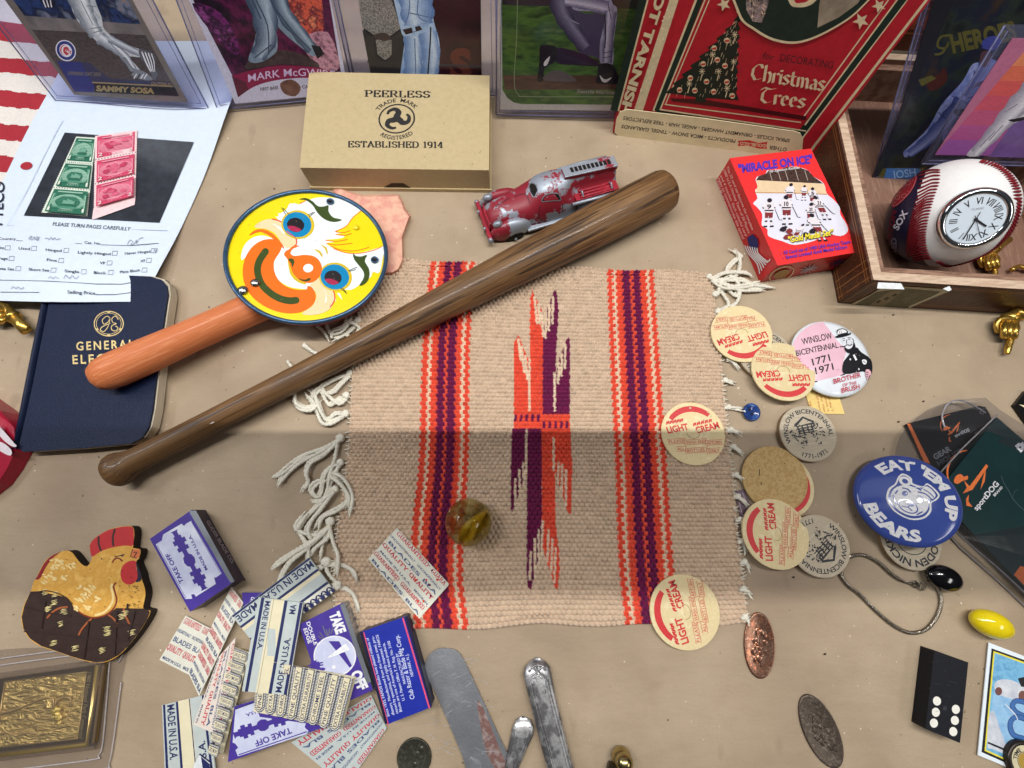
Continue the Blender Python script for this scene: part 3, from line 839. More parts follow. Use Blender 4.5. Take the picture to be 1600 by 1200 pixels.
sleeve_px(pl3, [(498, -100), (774, -100), (776, 149), (554, 146)], 'clear card holder standing behind the tan PEERLESS box')

def art4(mb, pl):
    f = Z(pl, 800, 0, 4)
    GR = noiseM('outfield_green', [(30, 58, 26), (84, 126, 52), (46, 84, 40), (108, 138, 66)], 30, stretch=(1, 1, 3))
    mb.flat(f, [(-68, -400), (900, -400), (760, 655), (60, 650), (10, 640), (-30, 610), (-60, 560)], GR)
    mb.flat(f, [(-60, -400), (900, -400), (860, 60), (-60, 30)], noiseM('dark_stand', [(26, 24, 34), (58, 50, 60), (40, 60, 40)], 30))
    mb.flat(f, [(-55, 470), (690, 470), (690, 560), (-45, 560)], noiseM('infield_brown', [(70, 50, 42), (104, 76, 60)], 60, stretch=(1, 1, 4)))
    mb.line(f, cr([(38, -300), (30, 200), (14, 500), (40, 590), (120, 604), (640, 604)], 5, False), 4, ink('card_line', (150, 170, 130), .3))
    G, GD = noiseM('lilac_grey_uniform', [(108, 106, 138), (178, 176, 204), (138, 136, 168)], 45, stretch=(2, 1, 1)), ink('lilac_shadow', (74, 70, 100), .3)
    mb.flat(f, cr([(220, -240), (300, -240), (262, 0), (256, 70), (300, 132), (372, 182), (410, 260), (430, 330), (520, 356), (556, 380), (545, 300), (580, 96), (390, 60)], 3), GD)
    mb.flat(f, cr([(300, -240), (600, -240), (620, 0), (656, 50), (650, 150), (634, 270), (630, 400), (556, 396), (548, 330), (552, 250), (580, 90), (470, 70), (384, 60), (370, 0)], 3), G)
    limb(mb, f, [(300, -60), (300, 60), (380, 190), (460, 300)], (120, 90), (58, 54, 82), (134, 132, 160))
    limb(mb, f, [(330, 0), (460, 20), (600, 50)], (70, 90), (104, 102, 136), (206, 204, 226), -.1)
    limb(mb, f, [(618, 70), (606, 200), (594, 390)], (74, 60), (96, 94, 128), (208, 206, 228), -.14)
    mb.flat(f, cr([(280, 300), (400, 320), (500, 362), (548, 412), (420, 406), (280, 392)], 3), ink('dark_sock', (44, 34, 58), .3))
    mb.line(f, cr([(580, 90), (585, 200), (580, 300)], 4, False), 7, BLACK)
    for l in ([(400, 100), (520, 96)], [(600, 20), (620, 120)], [(320, 100), (420, 150)], [(570, 330), (625, 320)], [(565, 360), (625, 352)]): mb.line(f, l, 5, GD if l[0][0] > 380 else G)
    SH = ink('shoe_black', (30, 30, 38), .3)
    mb.flat(f, cr([(176, 288), (236, 280), (282, 302), (272, 380), (204, 428), (196, 500), (160, 500), (172, 380)], 3), SH)
    mb.flat(f, cr([(545, 402), (622, 400), (664, 470), (682, 516), (600, 526), (526, 516), (535, 460)], 3), SH)
    mb.flat(f, cr([(548, 468), (580, 496), (624, 482), (590, 514), (562, 506)], 3), WINK)
    mb.flat(f, cr([(198, 400), (206, 380), (238, 350), (222, 400), (202, 412)], 3), WINK)
    mb.flat(f, cr([(200, 500), (230, 452), (300, 440), (380, 480), (392, 510)], 3), ink('mound_grey', (104, 96, 98), .3))
    mb.text(f, 'Seattle Mariners', (404, 580), (668, 588), 22, ink('silver_ink', (150, 150, 140)), .03, .15)
pl4 = leaning((775, 179), (962, 184), 6, .004)
card(pl4, [(779, -90), (1030, -90), (962, 173), (780, 171)], 'baseball card of a kneeling player on green grass left of the Christmas box', art4, ink('card_grey_white', (200, 198, 196), .3))
sleeve_px(pl4, [(777, -100), (1040, -100), (966, 183), (775, 179)], 'clear card holder around the kneeling player card')

# ------------------------------------------------------------------ tan box with round trade mark
TAN = M('tan_board', (190, 171, 132), .5, .06, 260, bump=.12, bscale=700)
t = thing('cardboard_box', 'tan PEERLESS cardboard box with black trade mark in front of the cards', 'box', at(620, 220, 0))
top = flat(.0245)
q = [(483, 112), (765, 118), (764, 266), (468, 262)]
mb = MB()
P = [top(*p) for p in q]
cen = sum(P, Vector()) / 4
mb.solid(P, [Vector((p.x, p.y, .0008)) for p in P], TAN, TAN)
mb.build('body', t, bevel=.0007)
mb = MB(.00075)
f2 = Z(top, 400, 0, 4)
BK = ink('faded_black', (46, 44, 44))
mb.o = .00015
mb.text(f2, 'PEERLESS', (682, 605), (1088, 611), 40, BK, serif=True)
mb.text(f2, 'ESTABLISHED 1914', (575, 920), (1168, 925), 37, BK, serif=True)
c = top(620, 185.5); rr = (top(648.5, 185.8) - c).length
D = Disc(c, (0, 0, 1), rr, (0, -20))
D.dome = 0
DD = lambda x, y, o=0: D(x, y, o)
mb.line(DD, ell(0, 0, .96, n=48), .085, BK, True)
for k in range(3):
    th = 95 + 120 * k
    pol = [(0, 0), (.22, th - 12), (.46, th - 18), (.66, th + 4), (.68, th + 32), (.60, th + 52)]
    ln_ = cr([(r_ * math.cos(R(a)), r_ * math.sin(R(a))) for r_, a in pol], 5, False)
    mb.line(DD, ln_, [.42 - .30 * i / (len(ln_) - 1) for i in range(len(ln_))], BK)
mb.arc(DD, 'TRADE  MARK', 1.14, 90, .25, BK)
mb.arc(DD, 'REGISTERED', 1.40, 270, .25, BK, bottom=True)
for _ in range(26):
    mb.flat(top, ell(random.uniform(485, 755), random.uniform(120, 258), random.uniform(.3, .9), n=6), ink('stain', (120, 96, 66)))
mb.build('lettering', t)
fr = Plane(P[3], (P[2] - P[3]).cross(Vector((0, 0, 1))))
mb = MB(.0002)
mb.flat(fr, [(596, 304), (600, 292), (612, 286), (630, 286), (642, 293), (646, 305)], M('box_inside_dark', (70, 58, 40), .8))
mb.build('thumb_notch', t)
mb = MB(); a, b = P[3] * 1, P[0] * 1
for z_ in (.0035,):
    mb.solid([Vector((p.x + dx, p.y + dy, z_)) for p, dx, dy in zip(P, (-.001, .001, .001, -.001), (.001, .001, -.001, -.001))], [Vector((p.x + dx, p.y + dy, .0004)) for p, dx, dy in zip(P, (-.001, .001, .001, -.001), (.001, .001, -.001, -.001))], TAN, TAN)
mb.build('base_tray', t)

# ------------------------------------------------------------------ Christmas tinsel box
t = thing('tinsel_box', 'red and green Christmas decorating box with tree print and cream bottom flap', 'box', at(1110, 230, 0))
px_ = leaning((957, 207), (1264, 246), 5, .001)
CRED, CGRN, CCRM = M('box_red', (176, 28, 44), .55, .12, 200, bump=.15), M('box_green', (20, 42, 34), .5, .2, 200), M('box_cream', (216, 202, 166), .6, .12, 300)
mb = MB()
P = [px_(957, 207), px_(1266, 246)]
P += [P[1] + px_.up * .21, P[0] + px_.up * .21]
mb.solid(P, [p - px_.n * .028 for p in P], CRED, CRED)
f = Z(px_, 960, 0, 4.614)
def strip(a, b, w, m, g=None): mb.line(g or f, [a, b], w, m)
ext = lambda a, b, y: (a[0] + (b[0] - a[0]) * (y - a[1]) / (b[1] - a[1]), y)
for a, b, w, m in (((205, 0), (-3, 800), 56, CGRN), ((240, 0), (28, 800), 12, CCRM), ((430, 0), (172, 800), 62, CCRM), ((588, 0), (282, 800), 16, CCRM), ((618, 0), (307, 800), 40, CGRN), ((652, 0), (330, 790), 10, CCRM), ((684, 0), (368, 752), 8, CCRM)):
    strip(ext(a, b, -350), b, w, m)
g = Z(px_, 1200, 0, 4)
for a, b, w, m in (((990, 0), (268, 940), 16, CCRM), ((868, 0), (212, 866), 10, CCRM), ((840, 0), (196, 846), 42, CGRN), ((806, 0), (230, 782), 9, CCRM), ((752, 0), (225, 726), 8, CCRM)):
    strip(ext(a, b, -300), b, w, m, g)
strip((300, 812), (1360, 968), 38, CGRN); strip((326, 788), (1382, 944), 10, CCRM); strip((362, 752), (1345, 882), 8, CCRM)
strip((284, 800), (1350, 985), 0.1, CCRM)
SHD = ink('ground_band', (70, 10, 18))
mb.flat(f, [(400, 708), (640, 716), (1386, 838), (1380, 868), (900, 790), (420, 730)], SHD)
TREE = ink('tree_green', (22, 34, 26))
tr = [(908, 95)]
for i in range(9):
    y = 150 + i * 62
    tr += [(912 - i * 3, y), (890 - i * 2, y + 14)]
tr += [(900, 722), (760, 712), (660, 706), (655, 735), (585, 735), (585, 700), (470, 680), (365, 670)]
for i in range(8):
    t_ = i / 8
    x, y = 385 + 500 * t_, 650 - 520 * t_
    tr += [(x + 10, y - 6), (x + 52, y - 30), (x + 36, y - 48)]
mb.flat(f, tr, TREE)
for i in range(120):
    y = random.uniform(140, 690); t_ = (690 - y) / 560
    x = random.uniform(390 + 490 * t_, 890)
    mb.line(f, [(x, y), (x - 8, y + random.uniform(14, 34))], 2.2, CCRM if random.random() < .7 else ink('garland_red', (116, 30, 34)))
for x, y in ((812, 288), (720, 343), (742, 427), (640, 457), (797, 470), (548, 558), (664, 584), (810, 586), (470, 644), (580, 648), (716, 656), (850, 686)):
    mb.flat(f, ell(x, y, 20, 21, 0, 14), CCRM); mb.flat(f, [(x - 17, y - 2), (x + 17, y - 8), (x + 14, y + 9), (x - 14, y + 12)], ink('ornament_red', (190, 56, 50)))
for x, y in ((708, 390), (632, 510), (540, 600), (752, 510), (868, 245), (860, 440), (812, 632)):
    for k in range(4):
        a = R(45 * k)
        mb.line(f, [(x - 22 * math.cos(a), y - 24 * math.sin(a)), (x + 22 * math.cos(a), y + 24 * math.sin(a))], 4, CCRM)
    mb.line(f, [(x, y + 22), (x - 12, y + 66)], 7, CCRM)
def star(ff, cx, cy, r_, rot, m):
    mb.flat(ff, [(cx + (r_ if i % 2 == 0 else r_ * .42) * math.cos(R(rot + 36 * i)), cy + (r_ if i % 2 == 0 else r_ * .42) * math.sin(R(rot + 36 * i))) for i in range(10)], m)
star(f, 912, 78, 36, 100, CCRM); star(f, 790, 25, 52, 105, CCRM)
star(g, 580, 125, 54, 100, CCRM); star(g, 692, 30, 46, 100, CCRM)
oval = cr([(1148, -60), (1156, 18), (1182, 44), (1214, 60), (1252, 62), (1300, 42), (1346, 8), (1392, -60), (1280, -110)], 6)
mb.flat(px_, [(1270 + (x - 1270) * 1.03, -20 + (y + 20) * 1.045) for x, y in oval], CCRM)
mb.flat(px_, oval, CGRN)
mb.flat(px_, cr([(1226, -60), (1232, 0), (1248, 10), (1270, 4), (1284, -20), (1280, -70)], 5), CCRM)
mb.flat(px_, cr([(1236, -66), (1240, -4), (1252, 3), (1266, -4), (1276, -30), (1270, -76)], 5), CRED)
mb.flat(px_, [(1277, 42), (1280, 6), (1290, -50), (1372, -50), (1340, 4), (1310, 26)], M('window_view', (146, 136, 118), .5, .35, 90))
TIN = M('tinsel', (150, 150, 160), .22, .6, 500, metal=.9, bump=1.0, bscale=300)
mb.flat(px_, [(1164, -40), (1204, -40), (1200, 6), (1190, 34), (1176, 32), (1166, 14)], TIN)
for i in range(40):
    x, y = random.uniform(1166, 1198), random.uniform(-30, 24)
    mb.line(px_, [(x, y), (x + random.uniform(-6, 6), y + random.uniform(4, 12))], random.uniform(.6, 2), M('tinsel_bright', (214, 214, 224), .15, .2, 300, metal=1) if i % 2 else BLACK)
DG = ink('dark_green_ink', (52, 22, 26))
mb.text(px_, 'for', (1191, 90), (1210, 93), 10, DG, .0, .2)
mb.text(px_, 'DECORATING', (1218, 94), (1301, 106), 11.5, DG, .0, .1)
BL = {'C': (.7, [[(.62, .8), (.52, 1), (.32, .98), (.1, .7), (.08, .3), (.28, 0), (.62, .14)]]), 'h': (.52, [[(.1, 1.02), (.1, 0)], [(.1, .5), (.3, .64), (.42, .5), (.42, .12), (.36, -.05)]]),
      'r': (.4, [[(.1, .62), (.1, 0)], [(.1, .5), (.28, .64), (.38, .54)]]), 'i': (.22, [[(.1, .6), (.1, .06), (.16, 0)], [(.07, .86), (.14, .78)]]), 's': (.44, [[(.38, .54), (.2, .64), (.06, .48), (.36, .2), (.22, 0), (.02, .1)]]),
      't': (.36, [[(.12, .88), (.12, .1), (.3, 0)], [(.0, .6), (.3, .6)]]), 'm': (.76, [[(.1, .62), (.1, 0)], [(.1, .5), (.28, .64), (.36, .5), (.36, 0)], [(.36, .5), (.54, .64), (.63, .5), (.63, .08), (.68, 0)]]),
      'a': (.48, [[(.06, .52), (.24, .64), (.36, .5), (.36, .06), (.42, 0)], [(.36, .36), (.12, .3), (.08, .1), (.2, 0), (.36, .12)]]), 'e': (.45, [[(.08, .3), (.36, .42), (.3, .6), (.18, .64), (.08, .45), (.08, .15), (.2, 0), (.4, .1)]]),
      'T': (.72, [[(.02, .8), (.18, 1), (.5, .92), (.78, 1.02)], [(.36, .95), (.14, .62), (.12, .2), (.35, 0), (.64, .14)]])}
def blackletter(mb, ff, st, A, B, cap, m):
    W = sum(BL[c_][0] for c_ in st)
    sx = math.hypot(B[0] - A[0], B[1] - A[1]) / W
    dx, dy = (B[0] - A[0]) / W, (B[1] - A[1]) / W
    L_ = math.hypot(dx, dy); ux, uy = dy / L_ * cap, -dx / L_ * cap
    o = mb.up(); x = 0
    for c_ in st:
        w, sts = BL[c_]
        for s_ in sts:
            s2 = s_
            for p, q_ in zip(s2, s2[1:]):
                vs = [(p[0] - .075, p[1] - .045), (p[0] + .075, p[1] + .045), (q_[0] + .075, q_[1] + .045), (q_[0] - .075, q_[1] - .045)]
                mb.add([ff(A[0] + dx * (x + a) + ux * b, A[1] + dy * (x + a) + uy * b, o) for a, b in vs], [(0, 1, 2, 3)], m)
        x += w
blackletter(mb, px_, 'Christmas', (1172, 122), (1288, 141), 25, CCRM)
blackletter(mb, px_, 'Trees', (1186, 158), (1258, 168), 24, CCRM)
# letters down the left panel
mb.text(f, 'DO NOT TARNISH', (438, -470), (35, 820), 62, CCRM, .045)
for _ in range(16):
    y = random.uniform(0, 700); x = 420 - y * .322 + random.uniform(-26, 26)
    mb.flat(f, ell(x, y, random.uniform(2, 7), random.uniform(4, 12), 20, 7), M('scuffed_board', (236, 224, 196), .7))
mb.build('body', t)
mb = MB()
fl = [(960, 207), (963, 186), (969, 175), (980, 171), (1100, 185), (1240, 205), (1250, 208), (1255, 217), (1252, 251), (1170, 241), (1060, 226), (968, 214)]
pf = Plane(px_.p + px_.n * .0016, px_.n)
mb.slab(pf, fl, .0006, M('flap_cream', (226, 210, 172), .65, .1, 60, bump=.2))
FB = ink('flap_ink', (50, 50, 54))
ff = Z(pf, 960, 0, 4.614)
mb.text(ff, 'SPIRAL ICICLES - ORNAMENT HANGERS - ANGEL HAIR - TREE REFLECTORS', (1268, 1002), (64, 838), 25, FB, .015, .15)
mb.text(ff, 'OTHER', (1244, 1066), (1120, 1048), 27, FB, .015, .15)
mb.text(ff, 'PRODUCTS - MICA SNOW - TINSEL GARLANDS', (876, 1006), (52, 898), 25, FB, .015, .15)
mb.flat(ff, [(1106, 1022), (1040, 1030), (970, 1010), (890, 1014), (898, 1030), (888, 1052), (970, 1050), (1040, 1070), (1102, 1072), (1094, 1048)], RED)
mb.text(ff, 'DOUBL-GLO', (1090, 1040), (906, 1022), 22, CCRM, .03)
mb.build('bottom_flap', t)

# ------------------------------------------------------------------ red hockey card set box
def prism_top(mb, q, z1, z0, top, side):
    P = [at(*p, z1) for p in q]
    mb.solid(P, [Vector((p.x, p.y, z0)) for p in P], top, side)
    return P
HRED, HSHADE = M('hockey_red', (232, 52, 54), .38, .05, 200, coat=.3), M('hockey_red_shaded', (198, 34, 42), .38, .05, 200, coat=.3)  # sides get a darker copy of the red, shade put into the colour
t = thing('card_box', 'red MIRACLE ON ICE hockey card set box beside the wooden tray', 'card box', at(1230, 340, 0))
mb = MB()
q = [(1140, 247), (1267, 232), (1345, 393), (1215, 415)]
P = prism_top(mb, q, .025, .0002, HRED, HSHADE)
mb.build('carton', t, bevel=.0005)
top = flat(.025)
f = Z(top, 1100, 220, 5.219)
mb = MB(.00012)
PUR = ink('violet_ink', (78, 50, 176))
mb.text(f, '"MIRACLE ON ICE"', (285, 262), (888, 180), 64, PUR, .05)
mb.flat(f, cr([(420, 320), (440, 290), (500, 270), (520, 240), (600, 250), (680, 215), (780, 218), (850, 245), (890, 290), (975, 348), (1000, 430), (1050, 475), (1105, 540), (1110, 600), (1160, 680), (1172, 740), (1110, 778), (1000, 760), (900, 815), (740, 850), (640, 820), (560, 795), (520, 770), (515, 720), (470, 690), (474, 600), (430, 540), (400, 510), (435, 470), (415, 405), (440, 380)], 3), M('ice_print', (222, 222, 236), .35, .05, 90))
mb.flat(f, [(424, 322), (446, 288), (505, 268), (530, 240), (600, 240), (680, 214), (780, 218), (850, 245), (890, 290), (972, 350), (700, 338)], noiseM('crowd_print', [(26, 20, 26), (84, 62, 54), (40, 30, 36)], 500))
mb.flat(f, [(424, 322), (700, 336), (976, 352), (1002, 436), (700, 424), (418, 422), (436, 372)], M('rink_board', (226, 200, 164), .4, .06, 300))
mb.line(f, [(418, 424), (700, 426), (1002, 438)], 7, ink('board_edge', (186, 130, 70)))
for x in (530, 600, 660, 745, 820): mb.line(f, [(x, 240), (x + 25, 325)], 4, ink('pale_post', (190, 180, 170)))
JER, DRK, PNT = ink('jersey_white', (226, 220, 226)), ink('helmet_dark', (36, 26, 38)), ink('hockey_maroon', (128, 46, 50))
def hockey(x, y, k, lean=0, num=None):
    h = lambda pts: [(x + (px + lean * (100 - py) / 100) * k, y + py * k) for px, py in pts]
    mb.flat(f, h([(-14, 150), (2, 150), (-2, 225), (-18, 225)]), JER); mb.flat(f, h([(20, 148), (36, 150), (46, 222), (30, 226)]), JER)
    mb.flat(f, h([(-20, 176), (2, 176), (0, 190), (-22, 190)]), DRK); mb.flat(f, h([(22, 176), (42, 174), (44, 190), (26, 192)]), DRK)
    mb.flat(f, h([(-28, 222), (4, 222), (4, 236), (-30, 236)]), DRK); mb.flat(f, h([(26, 222), (58, 218), (60, 232), (28, 236)]), DRK)
    mb.flat(f, h([(-26, 96), (44, 96), (44, 152), (12, 156), (8, 130), (2, 156), (-22, 152)]), PNT)
    mb.flat(f, cr(h([(-34, 26), (10, 16), (46, 28), (64, 76), (52, 88), (46, 70), (48, 104), (-30, 104), (-30, 70), (-50, 84), (-56, 70)]), 3), JER)
    mb.flat(f, h([(-30, 84), (47, 84), (47, 96), (-30, 96)]), DRK)
    mb.line(f, h([(-50, 62), (-40, 74)]), 10 * k, DRK); mb.line(f, h([(54, 60), (60, 72)]), 10 * k, DRK)
    mb.flat(f, h(ell(6, 2, 21, 19)), DRK)
    mb.line(f, h([(60, 80), (104, 170), (128, 172)]), 5 * k, DRK)
    if num: mb.text(f, num, h([(-12, 74)])[0], h([(26, 74)])[0], 34 * k, DRK, .04)
hockey(690, 358, .72, 20, None); hockey(880, 392, .66, 0, '5'); hockey(810, 372, .5, 10)
hockey(520, 486, .94, 8, '9'); hockey(662, 462, .96, 0, '10'); hockey(940, 465, .78, -50, '21')
hockey(860, 520, .74, 10, '20'); hockey(905, 610, .9, -40); hockey(760, 690, .55, 70); hockey(690, 705, .5, -60)
for x, y in ((640, 725), (690, 740), (820, 770), (880, 740), (670, 790)): mb.flat(f, cr([(x - 26, y), (x, y - 22), (x + 30, y - 6), (x + 14, y + 18), (x - 18, y + 16)], 3), random.choice([DRK, JER, PNT]))
YEL = ink('yellow_ink', (236, 220, 60))
mb.text(f, '"Gold Medal Set"', (690, 838), (1058, 775), 46, ink('shadow_purple', (70, 40, 60)), .05, .2)
mb.text(f, '"Gold Medal Set"', (686, 834), (1054, 770), 46, YEL, .03, .2)
mb.text(f, 'by Signature Rookies', (536, 262), (776, 232), 20, WINK, .01, .3)
mb.text(f, '50 Card set of 1980 USA Hockey Team', (648, 930), (1188, 840), 27, PUR, .02)
mb.text(f, 'Special Limited Gold Medal Edition', (664, 966), (1164, 880), 27, PUR, .02)
for p in ((625, 928), (642, 960)): mb.flat(f, ell(*p, 4), PUR)
sd = Plane(P[0], (P[3] - P[0]).cross(Vector((0, 0, 1))) * 1)
if sd.n.x > 0: sd.n = -sd.n
fs = Z(sd, 1100, 220, 5.219)
PALE = ink('pale_pink_ink', (236, 190, 190))
for s_, a, b in (('This 50 card set features the complete', (188, 212), (398, 728)), ('1980 U.S.A Hockey Team of 20 Players', (162, 238), (368, 754)), ('and 4 coaches. Each colorful card', (138, 284), (342, 775)), ('helps to commemorate this special', (118, 306), (322, 802)), ('Gold Medal moment!', (102, 330), (212, 610))):
    mb.text(fs, s_, a, b, 20, PALE, .01)
mb.flat(fs, [(402, 758), (444, 800), (452, 852), (420, 902), (372, 850), (358, 790)], ink('flag_navy', (34, 36, 104)))
for k in range(6):
    mb.line(fs, cr([(340 + k * 20, 852 + k * 4), (372 + k * 16, 920), (440 + k * 17, 1000 - k * 4), (462 + k * 17, 1082 - k * 24)], 4, False), 9, WINK)
bt_ = Plane(P[3], (P[2] - P[3]).cross(Vector((0, 0, 1))))
fb = Z(bt_, 1100, 220, 5.219)
BADGE = ink('badge_gold', (170, 130, 70))
e1 = ell(630, 1080, 104, 50, -22)
mb.line(fb, e1, 9, ink('badge_cream', (214, 190, 150)), True); mb.flat(fb, ell(630, 1080, 66, 30, -22), BADGE)
for x, y in ((850, 1040), (1090, 985)):
    for k in range(9):
        a = R(40 * k)
        mb.line(fb, [(x, y), (x + 70 * math.cos(a), y + 34 * math.sin(a) - 18 * math.cos(a))], 8, ink('badge_grey', (170, 160, 176)) if x < 900 else ink('badge_navy', (70, 40, 90)))
mb.build('print', t)

# ------------------------------------------------------------------ wooden tray (open cigar box) at the right
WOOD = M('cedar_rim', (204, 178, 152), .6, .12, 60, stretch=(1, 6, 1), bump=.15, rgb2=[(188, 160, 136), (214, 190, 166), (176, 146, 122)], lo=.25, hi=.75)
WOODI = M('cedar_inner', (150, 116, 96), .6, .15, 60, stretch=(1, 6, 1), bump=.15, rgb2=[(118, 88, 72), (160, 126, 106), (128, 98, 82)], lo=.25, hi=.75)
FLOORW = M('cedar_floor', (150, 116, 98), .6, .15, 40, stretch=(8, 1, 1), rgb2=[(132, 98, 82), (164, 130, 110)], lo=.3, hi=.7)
DKB = M('box_dark_paper', (74, 42, 28), .4, .25, 150, bump=.3, bscale=500)
t = thing('cigar_box', 'open wooden cigar box with pale rim holding the baseball clock', 'wooden box', at(1500, 400, 0))
zr = .036
C0, C1, C3 = at(1365, 437, zr), at(1762, 462, zr), at(1286, 78, zr)
C2 = C3 + (C1 - C0)
ex, ey = (C1 - C0).normalized(), (C3 - C0).normalized()
O = [C0, C1, C2, C3]
def inset(d):
    return [C0 + ex * d + ey * d, C1 - ex * d + ey * d, C2 - ex * d - ey * d, C3 + ex * d - ey * d]
def ring(mb, A, B, z1, z0, mt, ms):
    for i in range(4):
        j = (i + 1) % 4
        q_ = [A[i], A[j], B[j], B[i]]
        mb.solid([Vector((p.x, p.y, z1)) for p in q_], [Vector((p.x, p.y, z0)) for p in q_], mt, ms)
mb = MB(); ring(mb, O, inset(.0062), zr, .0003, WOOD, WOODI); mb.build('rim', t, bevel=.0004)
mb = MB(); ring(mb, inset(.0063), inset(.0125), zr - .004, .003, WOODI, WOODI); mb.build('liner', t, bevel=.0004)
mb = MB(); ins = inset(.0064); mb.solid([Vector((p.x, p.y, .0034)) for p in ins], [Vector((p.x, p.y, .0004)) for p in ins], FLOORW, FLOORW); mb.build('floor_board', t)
mb = MB()
for a, b in ((0, 1), (3, 0)):
    p, r_ = O[a], O[b]
    n_ = (r_ - p).cross(Vector((0, 0, 1))).normalized()
    pp = [p + n_ * .0003, r_ + n_ * .0003]
    mb.add([pp[0] - Vector((0, 0, .0015)), pp[1] - Vector((0, 0, .0015)), pp[1] - Vector((0, 0, .0357)), pp[0] - Vector((0, 0, .0357))], [(0, 1, 2, 3)], DKB)
    fpl = Plane(pp[0], n_)
    L_ = (r_ - p).length
    w = lambda u, v, o: pp[0] + (pp[1] - pp[0]) * (u / L_) - Vector((0, 0, v)) + n_ * o
    G2, LT = ink('embossed_gold', (150, 100, 56), .35), ink('tooled_brown', (110, 62, 38), .4)
    for v in (.004, .006, .030, .0325): mb.line(w, [(.002, v), (L_, v)], .0006, G2)
    for u in ((.003, .010) if a == 0 else (L_ - .003, L_ - .010, L_ - .016)): mb.line(w, [(u, .002), (u, .034)], .0007, G2)
    for k in range(int(L_ / .009)):
        u0 = .006 + k * .009
        mb.line(w, cr([(u0, .027), (u0 + .003, .022), (u0 + .006, .0265), (u0 + .0045, .0285), (u0 + .003, .026)], 3, False), .0006, LT)
        mb.line(w, cr([(u0, .010), (u0 + .003, .014), (u0 + .006, .0095)], 3, False), .0006, LT)
mb.build('dark_paper_cover', t)
# torn revenue strip on the front corner
fp = Plane(C0 + (C1 - C0).cross(Vector((0, 0, 1))).normalized() * .0006, (C1 - C0).cross(Vector((0, 0, 1))))
mb = MB(.0002)
f8 = Z(fp, 1200, 300, 4)
OLV = M('olive_strip', (98, 92, 66), .5, .2, 300)
mb.flat(f8, [(470, 722), (640, 640), (700, 600), (860, 590), (1130, 606), (1120, 626), (960, 690), (850, 742)], M('torn_paper', (190, 180, 150), .7))
mb.flat(f8, [(520, 716), (680, 622), (860, 600), (1080, 620), (990, 672), (840, 736)], OLV)
mb.flat(f8, [(600, 728), (760, 620), (850, 610), (700, 734)], M('strip_olive_pale', (134, 122, 90), .5, .2, 300))
for x, y in ((690, 680), (740, 662), (790, 640)): mb.flat(f8, [(x - 18, y + 6), (x + 4, y - 8), (x + 20, y), (x - 4, y + 14)], ink('strip_dark', (52, 44, 32)))
mb.line(f8, [(880, 716), (1100, 622)], 4, ink('torn_edge', (220, 214, 196)))
mb.text(f8, 'UNITED', (850, 690), (950, 640), 26, ink('strip_letters', (128, 120, 92)), .0)
rimp = Z(flat(zr), 1200, 300, 4)
mb.flat(rimp, [(686, 566), (830, 572), (852, 610), (680, 604)], M('torn_white', (222, 226, 228), .7))
mb.flat(rimp, [(1090, 606), (1132, 588), (1146, 612), (1128, 622)], M('torn_white', (222, 226, 228), .7))
mb.build('torn_strip', t)
# raised lid behind
mb = MB()
bk0 = C3 + ey * .001; up_ = (Vector((0, 0, 1)) * math.cos(R(12)) + ey * math.sin(R(12)))
Lq = [bk0, bk0 + (C1 - C0), bk0 + (C1 - C0) + up_ * .15, bk0 + up_ * .15]
nn_ = ex.cross(up_)
mb.solid([p + Vector((0, 0, .002)) for p in Lq], [p - nn_ * .005 + Vector((0, 0, .002)) for p in Lq], DKB, DKB)
wl = lambda u, v, o: bk0 + ex * u + up_ * v + nn_ * (o + .0002) + Vector((0, 0, .002))
for v in (.012, .028, .05): mb.line(wl, [(.0, v), (.26, v)], .0012, ink('lid_line', (120, 70, 44), .4))
mb.text(wl, 'HAVANA ISLES', (.05, .015), (.13, .015), (0, .009), ink('lid_letters', (128, 66, 44), .4), .03)
mb.build('lid', t, bevel=.0005)

